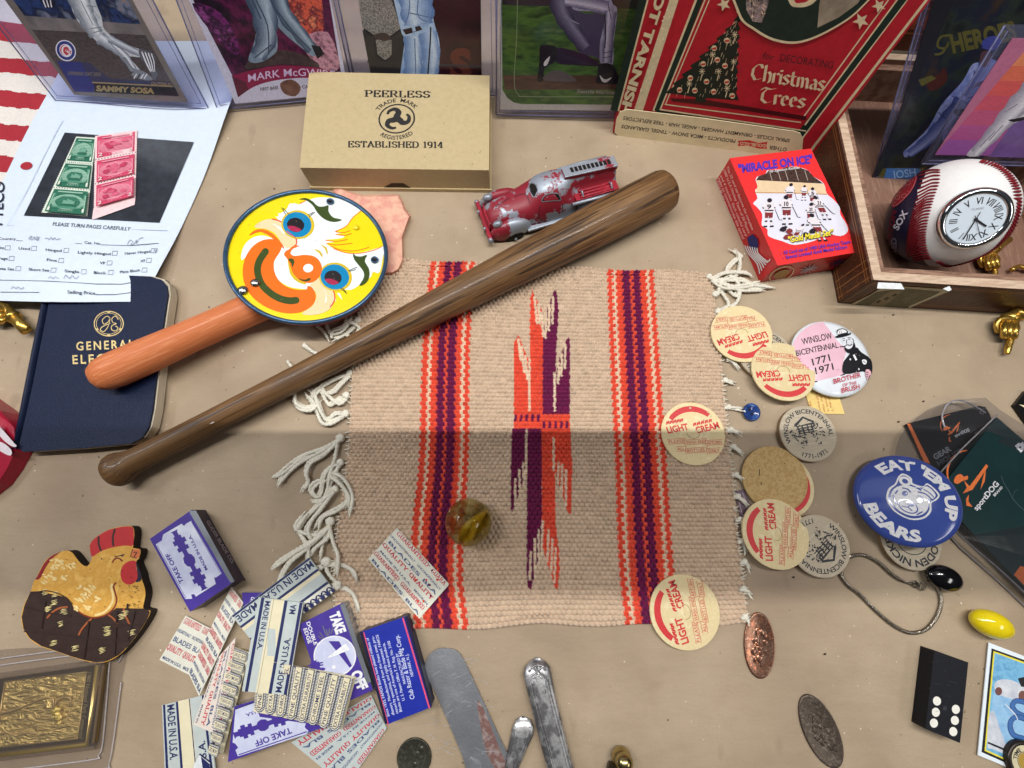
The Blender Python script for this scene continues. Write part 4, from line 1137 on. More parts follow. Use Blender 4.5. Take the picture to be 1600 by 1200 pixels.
# cards inside the wooden box
plH = leaning((1372, 272), (1452, 276), 24, .006)
def artH(mb, pl):
    f = Z(pl, 1200, 0, 4)
    mb.flat(f, cr([(1130, 60), (1220, 40), (1440, -60), (1700, -160), (1500, 700), (1240, 1060), (690, 1130), (700, 1000), (900, 560)], 3), noiseM('card_dark_art', [(16, 20, 22), (40, 48, 36), (24, 30, 44), (58, 44, 30)], 60))
    mb.line(f, [(1130, 70), (900, 560), (694, 1010)], 16, BLACK)
    OG = ink('shaded_yellow', (88, 84, 38), .3)  # lettering and uniform colours darkened for the shade the card stands in
    mb.text(f, 'HEROES', (1156, 330), (1560, 240), 110, OG, .04)
    mb.line(f, cr([(1150, 220), (1080, 230), (1060, 290), (1110, 300), (1130, 260), (1090, 330), (1040, 340)], 4, False), 14, OG)
    mb.flat(f, cr([(1000, 480), (1060, 470), (1100, 420), (1120, 500), (1050, 560), (1000, 560)], 3), ink('dark_rust', (70, 34, 24), .3))
    mb.flat(f, [(940, 500), (1020, 470), (1050, 490), (960, 540)], OG)
    UB, UD = noiseM('shaded_uniform', [(76, 90, 150), (160, 170, 214), (104, 118, 176), (146, 158, 204)], 80, stretch=(2, 1, 1)), ink('shaded_fold', (58, 62, 112), .3)
    mb.flat(f, cr([(1270, 410), (1310, 390), (1400, 370), (1440, 400), (1430, 470), (1370, 520), (1300, 560), (1280, 640), (1226, 760), (1200, 850), (1140, 900), (1090, 880), (1100, 800), (1020, 850), (930, 940), (864, 984), (846, 950), (900, 900), (1000, 800), (1080, 660), (1150, 580), (1220, 500)], 3), UB)
    limb(mb, f, [(1380, 400), (1340, 500), (1260, 620)], (120, 110), (62, 72, 126), (142, 152, 196))
    limb(mb, f, [(1220, 640), (1110, 760), (990, 880), (880, 964)], (120, 46), (66, 78, 134), (150, 160, 204))
    mb.flat(f, ell(1395, 265, 62, 38, -15), ink('cap_blue', (64, 70, 140), .3)); mb.flat(f, [(1332, 300), (1400, 318), (1440, 290), (1360, 280)], ink('cap_blue', (64, 70, 140), .3))
    mb.flat(f, cr([(1330, 330), (1380, 320), (1396, 370), (1360, 420), (1326, 400)], 3), ink('skin_dusk', (86, 60, 64), .3))
    mb.flat(f, cr([(1270, 550), (1340, 530), (1440, 490), (1466, 440), (1440, 420), (1400, 480), (1300, 520)], 3), ink('arm_dusk', (96, 76, 100), .3))
    mb.flat(f, cr([(1160, 690), (1220, 680), (1232, 712), (1180, 724)], 3), BLACK)
    for l in ([(1150, 600), (1240, 640)], [(1290, 440), (1280, 560)], [(1060, 700), (1110, 740)], [(1230, 620), (1290, 600)]): mb.line(f, l, 6, UD)
    mb.flat(f, [(740, 1052), (930, 1050), (960, 1062), (900, 1110), (724, 1120)], ink('name_blue', (64, 116, 178), .3))
    mb.text(f, 'JOSH', (780, 1116), (925, 1098), 46, ink('name_pale', (150, 190, 226)), .01)
    mb.flat(f, [(690, 1100), (722, 1050), (740, 1052), (722, 1120), (690, 1142)], OG)
card(plH, [(1478, -60), (1800, -60), (1462, 274), (1372, 284)], 'dark baseball card with gold lettering and dim blue player inside the wooden box', artH, BLACK)
sleeve_px(plH, [(1462, -60), (1840, -60), (1470, 276), (1362, 284)], 'clear card holder leaning inside the wooden box')
plO = leaning((1462, 244), (1600, 250), 18, .034)
def artO(mb, pl):
    f = Z(pl, 1200, 0, 4)
    cols = [(168, 96, 170), (190, 90, 150), (206, 92, 132), (222, 92, 112), (232, 100, 96), (238, 122, 92), (244, 150, 104), (248, 178, 116)]
    for i, c_ in enumerate(cols):
        a, b = i / len(cols), (i + 1) / len(cols)
        L0 = lambda t_: (1044 + 640 * t_, 966 - 740 * t_)
        mb.flat(f, [L0(a), (L0(a)[0] + 900, L0(a)[1] + 20), (L0(b)[0] + 900, L0(b)[1] + 20), L0(b)], M('holo_%s' % 'abcdefgh'[i], c_, .3, .10, 220, coat=.4, stretch=(1, 1, 5)))
    mb.flat(f, [(1380, 980), (1520, 780), (1640, 640), (1800, 500), (1800, 990)], M('holo_violet', (124, 92, 160), .3, .2, 120, coat=.6))
    PW, PF = noiseM('white_trousers', [(206, 202, 206), (236, 234, 236)], 120), ink('trouser_fold', (150, 146, 160), .3)
    mb.flat(f, cr([(1240, 972), (1300, 900), (1400, 790), (1470, 690), (1560, 590), (1680, 460), (1700, 620), (1600, 740), (1520, 780), (1400, 880), (1330, 968)], 3), PW)
    limb(mb, f, [(1660, 560), (1540, 680), (1420, 820), (1290, 960)], (150, 60), (166, 160, 176), (246, 244, 246))
    mb.flat(f, cr([(1500, 750), (1540, 762), (1600, 748), (1604, 730), (1540, 742)], 3), BLACK)
    for l in ([(1320, 920), (1420, 820)], [(1380, 880), (1470, 780)], [(1480, 700), (1560, 650)]): mb.line(f, l, 6, PF)
card(plO, [(1582, 60), (1800, 60), (1760, 246), (1461, 242)], 'bright orange and pink card with white trousers leaning above the baseball', artO, M('holo_base', (200, 120, 150), .3, coat=.6))
sleeve_px(plO, [(1570, 40), (1812, 40), (1770, 262), (1440, 256)], 'clear card holder around the orange and pink card')

# ------------------------------------------------------------------ baseball clock
BC, BR = at(1482.5, 335.5, .0395), .0353
class Ball:
    def __call__(s, x, y, off=0.0):
        d = ray(x, y).normalized(); oc = CAM - BC
        b = d.dot(oc); c_ = oc.dot(oc) - BR * BR
        k = b * b - c_
        p = CAM + d * (-b - math.sqrt(max(k, 0)))
        n = (p - BC).normalized()
        return BC + n * (BR + off)
ball = Ball()
fb4 = Z(ball, 1350, 220, 5); fb4.lv = 2
t = thing('baseball_clock', 'white baseball with red stitches and a chrome clock set in its face', 'baseball clock', (BC.x, BC.y, .0036))
LEA, NVY = M('ball_leather', (232, 232, 232), .42, .03, 300, bump=.15, bscale=700, coat=.15), M('ball_navy', (28, 26, 52), .4, .15, 200, coat=.2)
a_, b_, c_ = fb4(478, 262), fb4(398, 600), fb4(440, 890)
nn = (b_ - a_).cross(c_ - a_).normalized()
if nn.x > 0: nn = -nn
dcut = (a_ - BC).dot(nn)
mb = MB()
N_, K_ = 96, 64
vs = [BC + Vector((math.sin(math.pi * j / K_) * math.cos(2 * math.pi * i / N_), math.sin(math.pi * j / K_) * math.sin(2 * math.pi * i / N_), math.cos(math.pi * j / K_))) * BR for j in range(K_ + 1) for i in range(N_)]
fw, fn_ = [], []
for j in range(K_):
    for i in range(N_):
        fc = (j * N_ + i, (j + 1) * N_ + i, (j + 1) * N_ + (i + 1) % N_, j * N_ + (i + 1) % N_)
        cc = (vs[fc[0]] + vs[fc[2]]) / 2
        (fn_ if (cc - BC).dot(nn) > dcut else fw).append(fc)
base = len(mb.v); mb.add(vs, [], LEA)
for L_, m_ in ((fw, LEA), (fn_, NVY)):
    k = mb.mi(m_)
    for fc in L_: mb.f.append(tuple(base + i for i in fc)); mb.m.append(k); mb.sm.append(True)
mb.build('ball', t, merge=True)
STI = M('stitch_red', (128, 26, 38), .6, .15, 900, bump=.4)
mb = MB(.0003)
seam = [(592, 232), (586, 330), (552, 430), (525, 520), (500, 620), (486, 710), (484, 790), (500, 870), (535, 930)]
ss = cr(seam, 4, False)
for i in range(0, len(ss) - 1):
    x, y = ss[i]
    t_ = i / len(ss)
    dx, dy = -108 + 10 * t_, 26 + 20 * math.sin(t_ * 3) - 60 * max(0, .25 - t_) * 1
    if t_ > .8: dx, dy = -90, 10
    P3 = [(x + 4, y), (x + dx * .5, y + dy * .25 - 4), (x + dx, y + dy), (x + dx * 1.5, y + dy * 1.9)]
    w_ = 7
    path = [fb4(px, py, .0004) for px, py in cr(P3, 3, False)]
    mb.tube(path, [.0003] + [.00062] * (len(path) - 2) + [.0004], STI, 6)
seam2 = [(560, 950), (640, 985), (740, 985), (840, 960), (940, 915), (1030, 855), (1110, 775), (1170, 690), (1212, 590), (1228, 480), (1212, 370), (1170, 290), (1110, 225), (1030, 178), (930, 150)]
s2 = cr(seam2, 4, False)
for i in range(len(s2)):
    x, y = s2[i]
    vx, vy = x - 860, y - 570
    L_ = math.hypot(vx, vy)
    ux, uy = vx / L_, vy / L_
    if y < 480: tx, ty = -ux * 56 + uy * 20, -uy * 40 - 14
    else: tx, ty = -ux * 34 + 30 * uy, -uy * 34 - 30 * ux
    A_, B_ = (x - ux * 6, y - uy * 6), (x + tx, y + ty)
    path = [fb4(A_[0] + (B_[0] - A_[0]) * k / 3, A_[1] + (B_[1] - A_[1]) * k / 3, .0004) for k in range(4)]
    mb.tube(path, [.0007, .0008, .0007, .0003], STI, 6)
mb.build('stitching', t)
mb = MB(.0003, .00004)
EM = ink('emblem_red', (140, 34, 48), .4); EML = ink('emblem_line', (204, 120, 120), .4)
def sph(pts, m, sub=4): mb.flat(fb4, pts, m, sub=sub)
em = cr([(418, 268), (408, 330), (366, 404), (314, 462), (262, 506), (226, 522), (222, 470), (254, 392), (308, 318), (366, 274)], 3)
sph(em, EM, 1)
mb.line(fb4, [(316 + (x - 316) * .9, 397 + (y - 397) * .9) for x, y in em], 4, EML, True)
mb.line(fb4, [(246, 486), (388, 306)], 7, EML); mb.line(fb4, [(278, 404), (352, 398)], 6, EML)
for x, y in ((312, 348), (350, 334), (268, 446), (318, 432)): mb.line(fb4, ell(x, y, 20, 14, -30, 10), 4, EML, True)
mb.text(fb4, 'SOX', (272, 700), (350, 560), 46, ink('ball_letters', (200, 196, 210)), .03)
mb.text(fb4, 'RED', (258, 885), (262, 755), 40, ink('ball_letters_dim', (120, 116, 136)), .03)
mb.text(fb4, 'BOSTON', (205, 860), (262, 550), 36, ink('ball_letters_red', (110, 28, 40)), .03)
mb.build('team_print', t)
cN = (fb4(868, 612) - BC).normalized()
cd = CAM - BC; 
# the clock: disc sunk in the leather, its face turned like the bezel in the picture
cen = BC + cN * (BR - .0004)
bez = [(582, 690), (640, 560), (760, 450), (900, 385), (1010, 365), (1100, 390), (1160, 460), (1176, 560), (1130, 680), (1030, 790), (900, 850), (780, 870), (670, 830), (610, 770)]
CHR = M('chrome', (210, 212, 216), .08, .03, 100, metal=1)
mb = MB(); mb.lathe([(-.0068, .0182), (-.0022, .0190), (.0004, .0186), (.0018, .0174), (.0020, .0162), (.0014, .0151), (.0008, .0148)], CHR, cen, cN, 56); mb.build('bezel', t)
mb = MB()
FD = Disc(cen + cN * .0009, cN, .0149, (-8, 38))
fd = lambda x, y, o=0: FD(x, y, o)
mb.flat(fd, ell(0, 0, 1, n=48), M('clock_face', (222, 230, 236), .3, .02, 200))
for i, n_ in enumerate(['XII', 'I', 'II', 'III', 'IV', 'V', 'VI', 'VII', 'VIII', 'IX', 'X', 'XI']):
    a = R(90 - 30 * i)
    g_ = glyphs(n_, .0)
    w_ = min(.36, g_[2] * .21); rx, ry = math.cos(a), math.sin(a)
    cx_, cy_ = .72 * rx, .72 * ry
    # numerals stand radially
    tx, ty = ry, -rx
    mb.text(fd, n_, (cx_ - tx * w_ / 2 - rx * .11, cy_ - ty * w_ / 2 - ry * .11), (cx_ + tx * w_ / 2 - rx * .11, cy_ + ty * w_ / 2 - ry * .11), (rx * .27, ry * .27), BLACK, .02)
mb.text(fd, 'CLASSIC', (.2, -.38), (-.2, -.38), (0, -.08), ink('clock_grey', (90, 90, 96)), .0)
mb.build('dial', t)
mb = MB(.0006)
mb.line(fd, [(0, 0), (.30, .80)], .05, BLACK); mb.line(fd, [(-.10, -.28), (0, 0), (.02, .02)], .03, BLACK)
mb.line(fd, [(0, 0), (-.40, .34)], .07, BLACK); mb.line(fd, [(.06, -.16), (-.26, .70)], .022, BLACK)
mb.flat(fd, ell(0, 0, .07), BLACK)
mb.build('hand', t)
mb = MB(); mb.lathe([(.0014, .0150), (.0017, .011), (.0019, .005), (.0020, 0)], clear('crystal', (250, 252, 255), alpha=.99, rough=.02), cen, cN, 40); mb.build('crystal', t)

# ------------------------------------------------------------------ brass hand ornaments
BRS = M('polished_brass', (206, 168, 84), .28, .2, 400, metal=.9)
def brass_hand(label, px, py, k, rot, z0=.0):
    """closed fist: three curled fingers, a thumb over them, the forefinger pointing; laid out in pixels of the picture round (px, py)"""
    c_, s_ = math.cos(R(rot)), math.sin(R(rot))
    A = lambda x, y, z: at(px + (x * c_ - y * s_) * k, py + (x * s_ + y * c_) * k, z0 + z * k)
    o0 = at(px, py, z0)
    t = thing('brass_hand', label, 'brass hand', o0, 'brass hand clips')
    mb = MB()
    e1, e2 = (A(14, 0, .005) - A(0, 0, .005)), (A(0, 12, .005) - A(0, 0, .005))
    mb.ball(A(2, 0, .0052), 1, BRS, sx=e1, sy=e2, sz=(0, 0, .0042 * k), n=24, k=14)
    for x in (-7, 1.5, 10): mb.tube(cr([tuple(A(*p)) for p in ((x, -11, .0068), (x, -4, .0096), (x, 5, .0098), (x, 12, .0078), (x - .5, 13, .0050))], 4, False), [.0012 * k] + [.0021 * k] * 15 + [.0013 * k], BRS, 12)
    mb.tube(cr([tuple(A(*p)) for p in ((-15, 8, .0050), (-19, -2, .0060), (-16, -12, .0075), (-4, -16, .0082), (8, -15, .0078))], 4, False), [.0014 * k] + [.0019 * k] * 15 + [.0014 * k], BRS, 12)
    mb.tube(cr([tuple(A(*p)) for p in ((4, 10, .0048), (3, 22, .0048), (1, 32, .0046), (0, 40, .0042))], 4, False), [.0023 * k] * 5 + [.0021 * k] * 5 + [.0017 * k] * 3, BRS, 12)
    mb.build('fist', t)
    mb = MB()
    mb.tube([A(-8, -14, .0068), A(8, -20, .0074), A(24, -27, .0080), A(40, -34, .0084)], (.0040 * k, .0028 * k), BRS, 14, flatn=(0, 1, 0))
    mb.tube([A(10, -21, .0074), A(14, -23, .0076)], .0050 * k, BRS, 16)
    mb.build('cuff', t)
brass_hand('polished brass pointing hand on the paper in front of the wooden box', 1576, 513, 1.0, 4)
brass_hand('brass hand lying inside the wooden box below the baseball', 1548, 408, .85, -12, .0036)
brass_hand('brass hand at the left edge under the corner of the stamp page', -2, 492, .95, 70)
mb = MB(); mb.tube(cr([tuple(at(*p, .008)) for p in ((1580, 422), (1592, 416), (1606, 420), (1618, 414))], 4, False), .0016, BRS, 8)
o = mb.build('brass_chain'); tag(o, 'short end of brass wire on the floor of the wooden box at right', 'brass wire')

# ------------------------------------------------------------------ woven mat
def inpoly(x, y, P):
    r = np.zeros(x.shape, bool); n = len(P)
    for i in range(n):
        x1, y1 = P[i]; x2, y2 = P[(i + 1) % n]
        if y1 == y2: continue
        c_ = ((y1 > y) != (y2 > y)) & (x < (x2 - x1) * (y - y1) / (y2 - y1) + x1)
        r ^= c_
    return r
def woven_mat():
    NU, NV, K = 76, 88, 6
    nu, nv = NU * K + 1, NV * 6 + 1
    Lp = [(572, 404), (562, 470), (553, 540), (548, 620), (545, 690), (540, 740), (530, 800), (523, 860), (520, 905), (529, 985)]
    Rp = [(1112, 428), (1119, 490), (1126, 555), (1132, 625), (1138, 690), (1144, 745), (1150, 805), (1156, 860), (1161, 905), (1169, 974)]
    Lw = np.array([at(*p)[:] for p in Lp]); Rw = np.array([at(*p)[:] for p in Rp])
    tl = np.linspace(0, 1, len(Lp)); cum = np.r_[0, np.cumsum(np.linalg.norm(np.diff(Rw, axis=0), axis=1))]; tl = cum / cum[-1]
    v = np.linspace(0, 1, nv); u = np.linspace(0, 1, nu)
    La = np.stack([np.interp(v, tl, Lw[:, k]) for k in range(3)], 1); Ra = np.stack([np.interp(v, tl, Rw[:, k]) for k in range(3)], 1)
    U, V = np.meshgrid(u, v)
    P = La[:, None] * (1 - U[..., None]) + Ra[:, None] * U[..., None]
    P[..., 1] += -.0016 * np.sin(U * 9) * (V - .5) + .001 * np.sin(U * 23 + V * 3) * (abs(V - .5) > .48)
    row = np.floor(V * NV - 1e-9).astype(int); row[row < 0] = 0
    off = (row % 2) * .5
    cu = U * NU + off; cell = np.floor(cu); fu = cu - cell - .5; fv = V * NV - row - .5
    rs = np.random.default_rng(3)
    h = np.sqrt(np.clip(1 - (fu / .49) ** 2 - (fv / .54) ** 2, 0, 1))
    amp = 1 + .12 * rs.standard_normal((NV + 2, NU + 4))[row, np.clip(cell.astype(int), 0, NU + 2)]
    P[..., 2] = .0004 + .0027 * h * amp + .0003 * np.sin(U * 7 + 1) * np.sin(V * 5)
    P[[0, -1], :, 2] = .0002; P[:, [0, -1], 2] = .0002
    cuv = (cell + .5 - off) / NU
    lin3 = lambda c_: np.array(S(c_)[:3])
    TANC, ORG, PRP, CRM = lin3((205, 181, 157)), lin3((222, 80, 56)), lin3((108, 18, 70)), lin3((222, 200, 174))
    C = np.tile(TANC, U.shape + (1,))
    zz = ((row % 2) * .0045)
    for a, b, c_ in ((.192, .208, ORG), (.208, .217, CRM), (.217, .233, ORG), (.233, .254, PRP), (.254, .260, ORG), (.260, .281, PRP), (.281, .298, ORG), (.298, .306, CRM), (.306, .320, ORG),
                     (.700, .715, ORG), (.715, .724, CRM), (.724, .742, ORG), (.742, .764, PRP), (.764, .772, ORG), (.772, .793, PRP), (.793, .810, ORG), (.810, .819, CRM), (.819, .833, ORG)):
        m_ = (U + zz > a) & (U + zz <= b); C[m_] = c_
    # picture position of every vertex, for the centre motif
    yc = P[..., 1] * CT + (P[..., 2] - CAM_H) * ST; zc = -P[..., 1] * ST + (P[..., 2] - CAM_H) * CT
    X = (800 - FPX * P[..., 0] / zc - 780) * 2.449; Y = (600 + FPX * yc / zc - 440) * 2.449
    X = X + (row % 2) * 1.6
    for c_, P0 in ((ORG, [(121, 512), (118, 150), (121, 60), (128, 28), (136, 60), (150, 80), (168, 120), (168, 512)]),
                   (ORG, [(57, 512), (57, 235), (66, 222), (72, 204), (80, 215), (92, 250), (106, 285), (121, 300), (121, 512)]),
                   (PRP, [(167, 512), (168, 205), (172, 170), (184, 105), (198, 70), (212, 30), (220, 36), (228, 110), (218, 300), (217, 512)]),
                   (PRP, [(217, 512), (217, 375), (222, 320), (240, 270), (257, 225), (265, 212), (272, 225), (271, 512)]),
                   (PRP, [(50, 560), (104, 560), (104, 740), (80, 800), (66, 840), (52, 880), (45, 870), (46, 700)]),
                   (PRP, [(108, 560), (162, 560), (165, 1010), (150, 1060), (138, 1115), (122, 1178), (110, 1170), (106, 1100)]),
                   (ORG, [(162, 560), (214, 560), (216, 920), (228, 1020), (232, 1100), (224, 1178), (214, 1172), (196, 1110), (180, 1060), (166, 1010)]),
                   (ORG, [(214, 560), (273, 560), (280, 720), (276, 885), (266, 890), (246, 830), (228, 770), (214, 720)])):
        C[inpoly(X, Y, P0)] = c_
    def cap(x0, y0, x1, y1, r_):
        t_ = np.clip(((X - x0) * (x1 - x0) + (Y - y0) * (y1 - y0)) / ((x1 - x0) ** 2 + (y1 - y0) ** 2), 0, 1)
        C[np.hypot(X - x0 - t_ * (x1 - x0), Y - y0 - t_ * (y1 - y0)) < r_] = CRM
    for a in ((136, 60, 146, 158), (151, 85, 156, 160), (162, 120, 170, 208), (74, 222, 84, 300), (86, 250, 97, 345), (101, 286, 108, 372), (116, 300, 116, 492),
              (207, 60, 204, 160), (193, 92, 190, 185), (180, 120, 178, 215), (254, 240, 252, 330), (241, 278, 238, 360), (229, 312, 226, 388), (213, 350, 213, 492),
              (92, 695, 96, 775), (77, 722, 80, 812), (62, 757, 62, 856), (105, 572, 103, 745), (167, 918, 163, 1046), (152, 952, 152, 1090), (137, 985, 138, 1130), (122, 1035, 118, 1140),
              (189, 950, 186, 1070), (204, 985, 200, 1115), (217, 1020, 212, 1150), (228, 692, 226, 770), (242, 700, 240, 812), (256, 722, 256, 856), (209, 600, 209, 722)):
        cap(*a, 4.6)
    band = (X > 57) & (X < 271) & (Y > 508) & (Y < 562)
    st = (np.floor((X - 57) / 11) % 2 == 0)
    C[band & (X < 165) & st & (Y < 535)] = PRP; C[band & (X < 165) & ~(st & (Y < 535))] = ORG
    C[band & (X >= 165) & st & (Y > 535)] = PRP; C[band & (X >= 165) & ~(st & (Y > 535))] = ORG
    C = C * (1 + .035 * rs.standard_normal((NV + 2, NU + 4))[row, np.clip(cell.astype(int), 0, NU + 2)])[..., None]
    C = np.clip(C, 0, 1)
    o0 = at(845, 690)
    P[..., 0] -= o0.x; P[..., 1] -= o0.y
    me = bpy.data.meshes.new('woven_mat')
    n = nu * nv
    me.vertices.add(n); me.vertices.foreach_set('co', P.reshape(-1).astype(np.float32))
    i, j = np.meshgrid(np.arange(nu - 1), np.arange(nv - 1))
    q = np.stack([j * nu + i, (j + 1) * nu + i, (j + 1) * nu + i + 1, j * nu + i + 1], -1).reshape(-1, 4)
    me.loops.add(q.size); me.loops.foreach_set('vertex_index', q.reshape(-1).astype(np.int32))
    me.polygons.add(len(q)); me.polygons.foreach_set('loop_start', np.arange(0, q.size, 4).astype(np.int32))
    me.polygons.foreach_set('use_smooth', np.ones(len(q), bool))
    me.update(calc_edges=True)
    ca = me.color_attributes.new('yarn', 'FLOAT_COLOR', 'POINT')
    ca.data.foreach_set('color', np.concatenate([C, np.ones(C.shape[:2] + (1,))], -1).reshape(-1).astype(np.float32))
    m = bpy.data.materials.new('woven_yarn'); m.use_nodes = True
    nd, ln = m.node_tree.nodes, m.node_tree.links
    b = nd['Principled BSDF']; b.inputs['Roughness'].default_value = .9; b.inputs['Specular IOR Level'].default_value = .15
    b.inputs['Sheen Weight'].default_value = .15
    at_ = nd.new('ShaderNodeVertexColor'); at_.layer_name = 'yarn'
    tc = nd.new('ShaderNodeTexCoord'); nz = nd.new('ShaderNodeTexNoise'); nz.inputs['Scale'].default_value = 1800
    ln.new(tc.outputs['Object'], nz.inputs['Vector'])
    hs = nd.new('ShaderNodeHueSaturation'); mr = nd.new('ShaderNodeMapRange'); mr.inputs['To Min'].default_value = .72; mr.inputs['To Max'].default_value = 1.25
    ln.new(nz.outputs[0], mr.inputs[0]); ln.new(mr.outputs[0], hs.inputs['Value']); ln.new(at_.outputs[0], hs.inputs['Color']); ln.new(hs.outputs[0], b.inputs['Base Color'])
    bp = nd.new('ShaderNodeBump'); bp.inputs['Strength'].default_value = .5; bp.inputs['Distance'].default_value = .0004
    ln.new(nz.outputs[0], bp.inputs['Height']); ln.new(bp.outputs[0], b.inputs['Normal'])
    me.materials.append(m)
    o = bpy.data.objects.new('woven_mat', me); COL.objects.link(o); o.location = (o0.x, o0.y, 0)
    return tag(o, 'tan woven mat with orange and purple stripes, centre motif and knotted white fringe', 'woven mat')
MAT = woven_mat()
COTTON = M('cotton_cord', (226, 221, 206), .9, .12, 900, bump=.4, bscale=2500)
def tassel(zx, zy, s, knots, strands, r=.00118, z0=.0012):
    mb = MB()
    for kx, ky, kr in knots:
        c_ = at(zx + kx / s, zy + ky / s, kr * .9)
        for a in range(3):
            th = a * 2.1
            mb.tube([c_ + Vector((math.cos(th + b * .9) * kr * .55, math.sin(th + b * .9) * kr * .55, (b % 4 - 1.5) * kr * .3)) for b in range(8)], kr * .5, COTTON, 7)
        mb.ball(c_, kr * .85, COTTON, n=10, k=7)
    strands = strands + [[(x + random.uniform(-1, 1) * s * 2.0 + k * s * .7, y + s * 2.2 + random.uniform(-1, 1) * s * 1.6) for k, (x, y) in enumerate(st)] for st in strands if len(st) > 3 and s > 2]
    for i, st in enumerate(strands):
        pts = cr([(zx + x / s, zy + y / s) for x, y in st], 8, False)
        ph = random.uniform(0, 6)
        path = [at(x, y, z0 + .0008 * (1 + math.sin(ph + k * .23)) + .0003 * i) for k, (x, y) in enumerate(pts)]
        # resample evenly
        out, acc = [path[0]], 0
        for p in path[1:]:
            while (p - out[-1]).length > .0007: out.append(out[-1] + (p - out[-1]).normalized() * .0006)
        if len(out) < 3: continue
        L_ = len(out)
        rr = [r * (.75 if k > L_ - 4 else 1) * random.uniform(.92, 1.08) for k in range(L_)]
        mb.tube(out, rr, COTTON, 9, True, twist=.0009)
        for k in range(0, L_ - 4, 7):      # loose hairs
            v_ = Vector((random.uniform(-1, 1), random.uniform(-1, 1), random.uniform(.2, 1))).normalized()
            p0_ = out[k] + v_ * r * .8
            mb.tube([p0_, p0_ + v_ * .0006 + (out[k + 3] - out[k]) * .5, p0_ + v_ * random.uniform(.0004, .0012) + (out[k + 3] - out[k]) * random.uniform(.6, 1.4)], .00007, COTTON, 3, False)
        e, d_ = out[-1], (out[-1] - out[-3]).normalized()
        for k in range(4):
            q_ = e + d_ * random.uniform(.0015, .003) + Vector((random.uniform(-1, 1), random.uniform(-1, 1), random.uniform(-.4, .3))) * .0009
            q_.z = max(q_.z, .0004)
            mb.tube([e - d_ * .0005, (e + q_) / 2, q_], [.0004, .0003, .00012], COTTON, 5)
    mb.build('tassel', MAT)
zl = (420, 470, 2.79)
mb = MB()
for edge, sg in (([(562, 470), (553, 540), (548, 620), (545, 690), (540, 740), (530, 800), (523, 860), (520, 905), (528, 975)], -1), ([(1119, 490), (1126, 555), (1132, 625), (1138, 690), (1144, 745), (1150, 805), (1156, 860), (1161, 905), (1168, 968)], 1)):
    E_ = cr(edge, 9, False)
    for x, y in E_:
        if random.random() < .8:
            a = random.uniform(-3, 3)
            mb.tube([at(x - sg * 3, y + a, .0022), at(x + sg * 1.5, y + a * .6, .0026), at(x + sg * random.uniform(3, 7), y + a * -.4, .0012)], .0004, COTTON, 6)
    mb.build('edge_stitching', MAT); mb = MB()
for kn, st in (
    ([(352, 315, .0024)], [[(360, 318), (300, 335), (240, 362), (215, 384)], [(352, 320), (310, 360), (280, 390), (250, 402)]]),
    ([(338, 412, .0026), (310, 428, .0022)], [[(345, 415), (290, 432), (262, 448), (240, 420), (225, 385)], [(340, 420), (300, 440), (250, 405), (230, 380), (205, 388), (185, 420)]]),
    ([(335, 492, .0028)], [[(340, 490), (290, 488), (262, 512), (235, 500), (215, 440), (180, 398)], [(330, 495), (270, 532), (235, 530), (210, 490), (185, 440), (160, 408)], [(325, 500), (260, 522), (225, 480), (190, 395)], [(110, 420), (130, 460), (180, 472), (210, 440)], [(108, 398), (122, 442), (165, 462), (200, 452)]]),
    ([(312, 598, .0030)], [[(312, 600), (240, 640), (150, 672), (90, 712), (45, 752), (20, 765)], [(308, 605), (230, 652), (140, 692), (80, 740), (40, 792)], [(305, 610), (290, 680), (270, 740), (255, 790)], [(300, 612), (240, 667), (175, 702), (160, 750), (170, 788), (145, 820)]]),
    ([(312, 705, .0026)], [[(312, 705), (270, 722), (235, 760), (225, 830), (200, 852), (178, 822), (200, 790), (245, 780)], [(305, 715), (265, 790), (245, 850), (200, 900), (150, 950), (120, 990)]]),
    ([(288, 822, .0026)], [[(270, 742), (320, 766), (355, 810), (362, 860), (350, 922)], [(275, 760), (310, 790), (337, 840), (330, 880), (280, 912), (230, 940), (200, 990)], [(285, 775), (318, 802), (345, 850), (340, 892)], [(270, 832), (230, 900), (190, 950), (160, 1000), (185, 1040)], [(285, 830), (250, 850), (225, 870), (190, 870)]]),
    ([(268, 962, .0030)], [[(270, 965), (240, 1002), (180, 1012), (125, 1000), (115, 978), (150, 930)], [(262, 975), (250, 1030), (205, 1070), (180, 1100)], [(265, 980), (280, 1050), (300, 1110), (290, 1182)], [(255, 985), (235, 1060), (225, 1120)], [(250, 990), (180, 1050), (110, 1092), (50, 1130), (15, 1160)], [(240, 1000), (160, 1082), (95, 1130), (60, 1180), (40, 1230)]]),
    ([(250, 1138, .0032)], [[(250, 1140), (210, 1162), (170, 1130), (160, 1060), (130, 1010)], [(255, 1145), (320, 1150), (360, 1175), (380, 1212)], [(245, 1150), (262, 1192), (300, 1232)]]),
    ([(300, 1240, .0030)], [[(300, 1240), (350, 1260), (380, 1300), (385, 1350)], [(300, 1240), (260, 1270), (220, 1300)]])):
    tassel(*zl, kn, st)
tassel(400, 300, 4, [(640, 800, .0024)], [[(640, 795), (600, 850), (540, 900), (480, 912)], [(440, 830), (470, 882), (520, 862), (560, 822), (600, 800)], [(380, 838), (420, 870), (450, 920)], [(560, 790), (620, 830), (640, 862), (600, 902), (550, 888)], [(470, 900), (480, 860), (540, 840), (590, 790)]], r=.0011)
tassel(400, 300, 4, [], [[(300, 950), (360, 1000), (420, 1012), (500, 980)], [(195, 1055), (230, 1100), (260, 1110)]])
zr_ = (800, 300, 4)
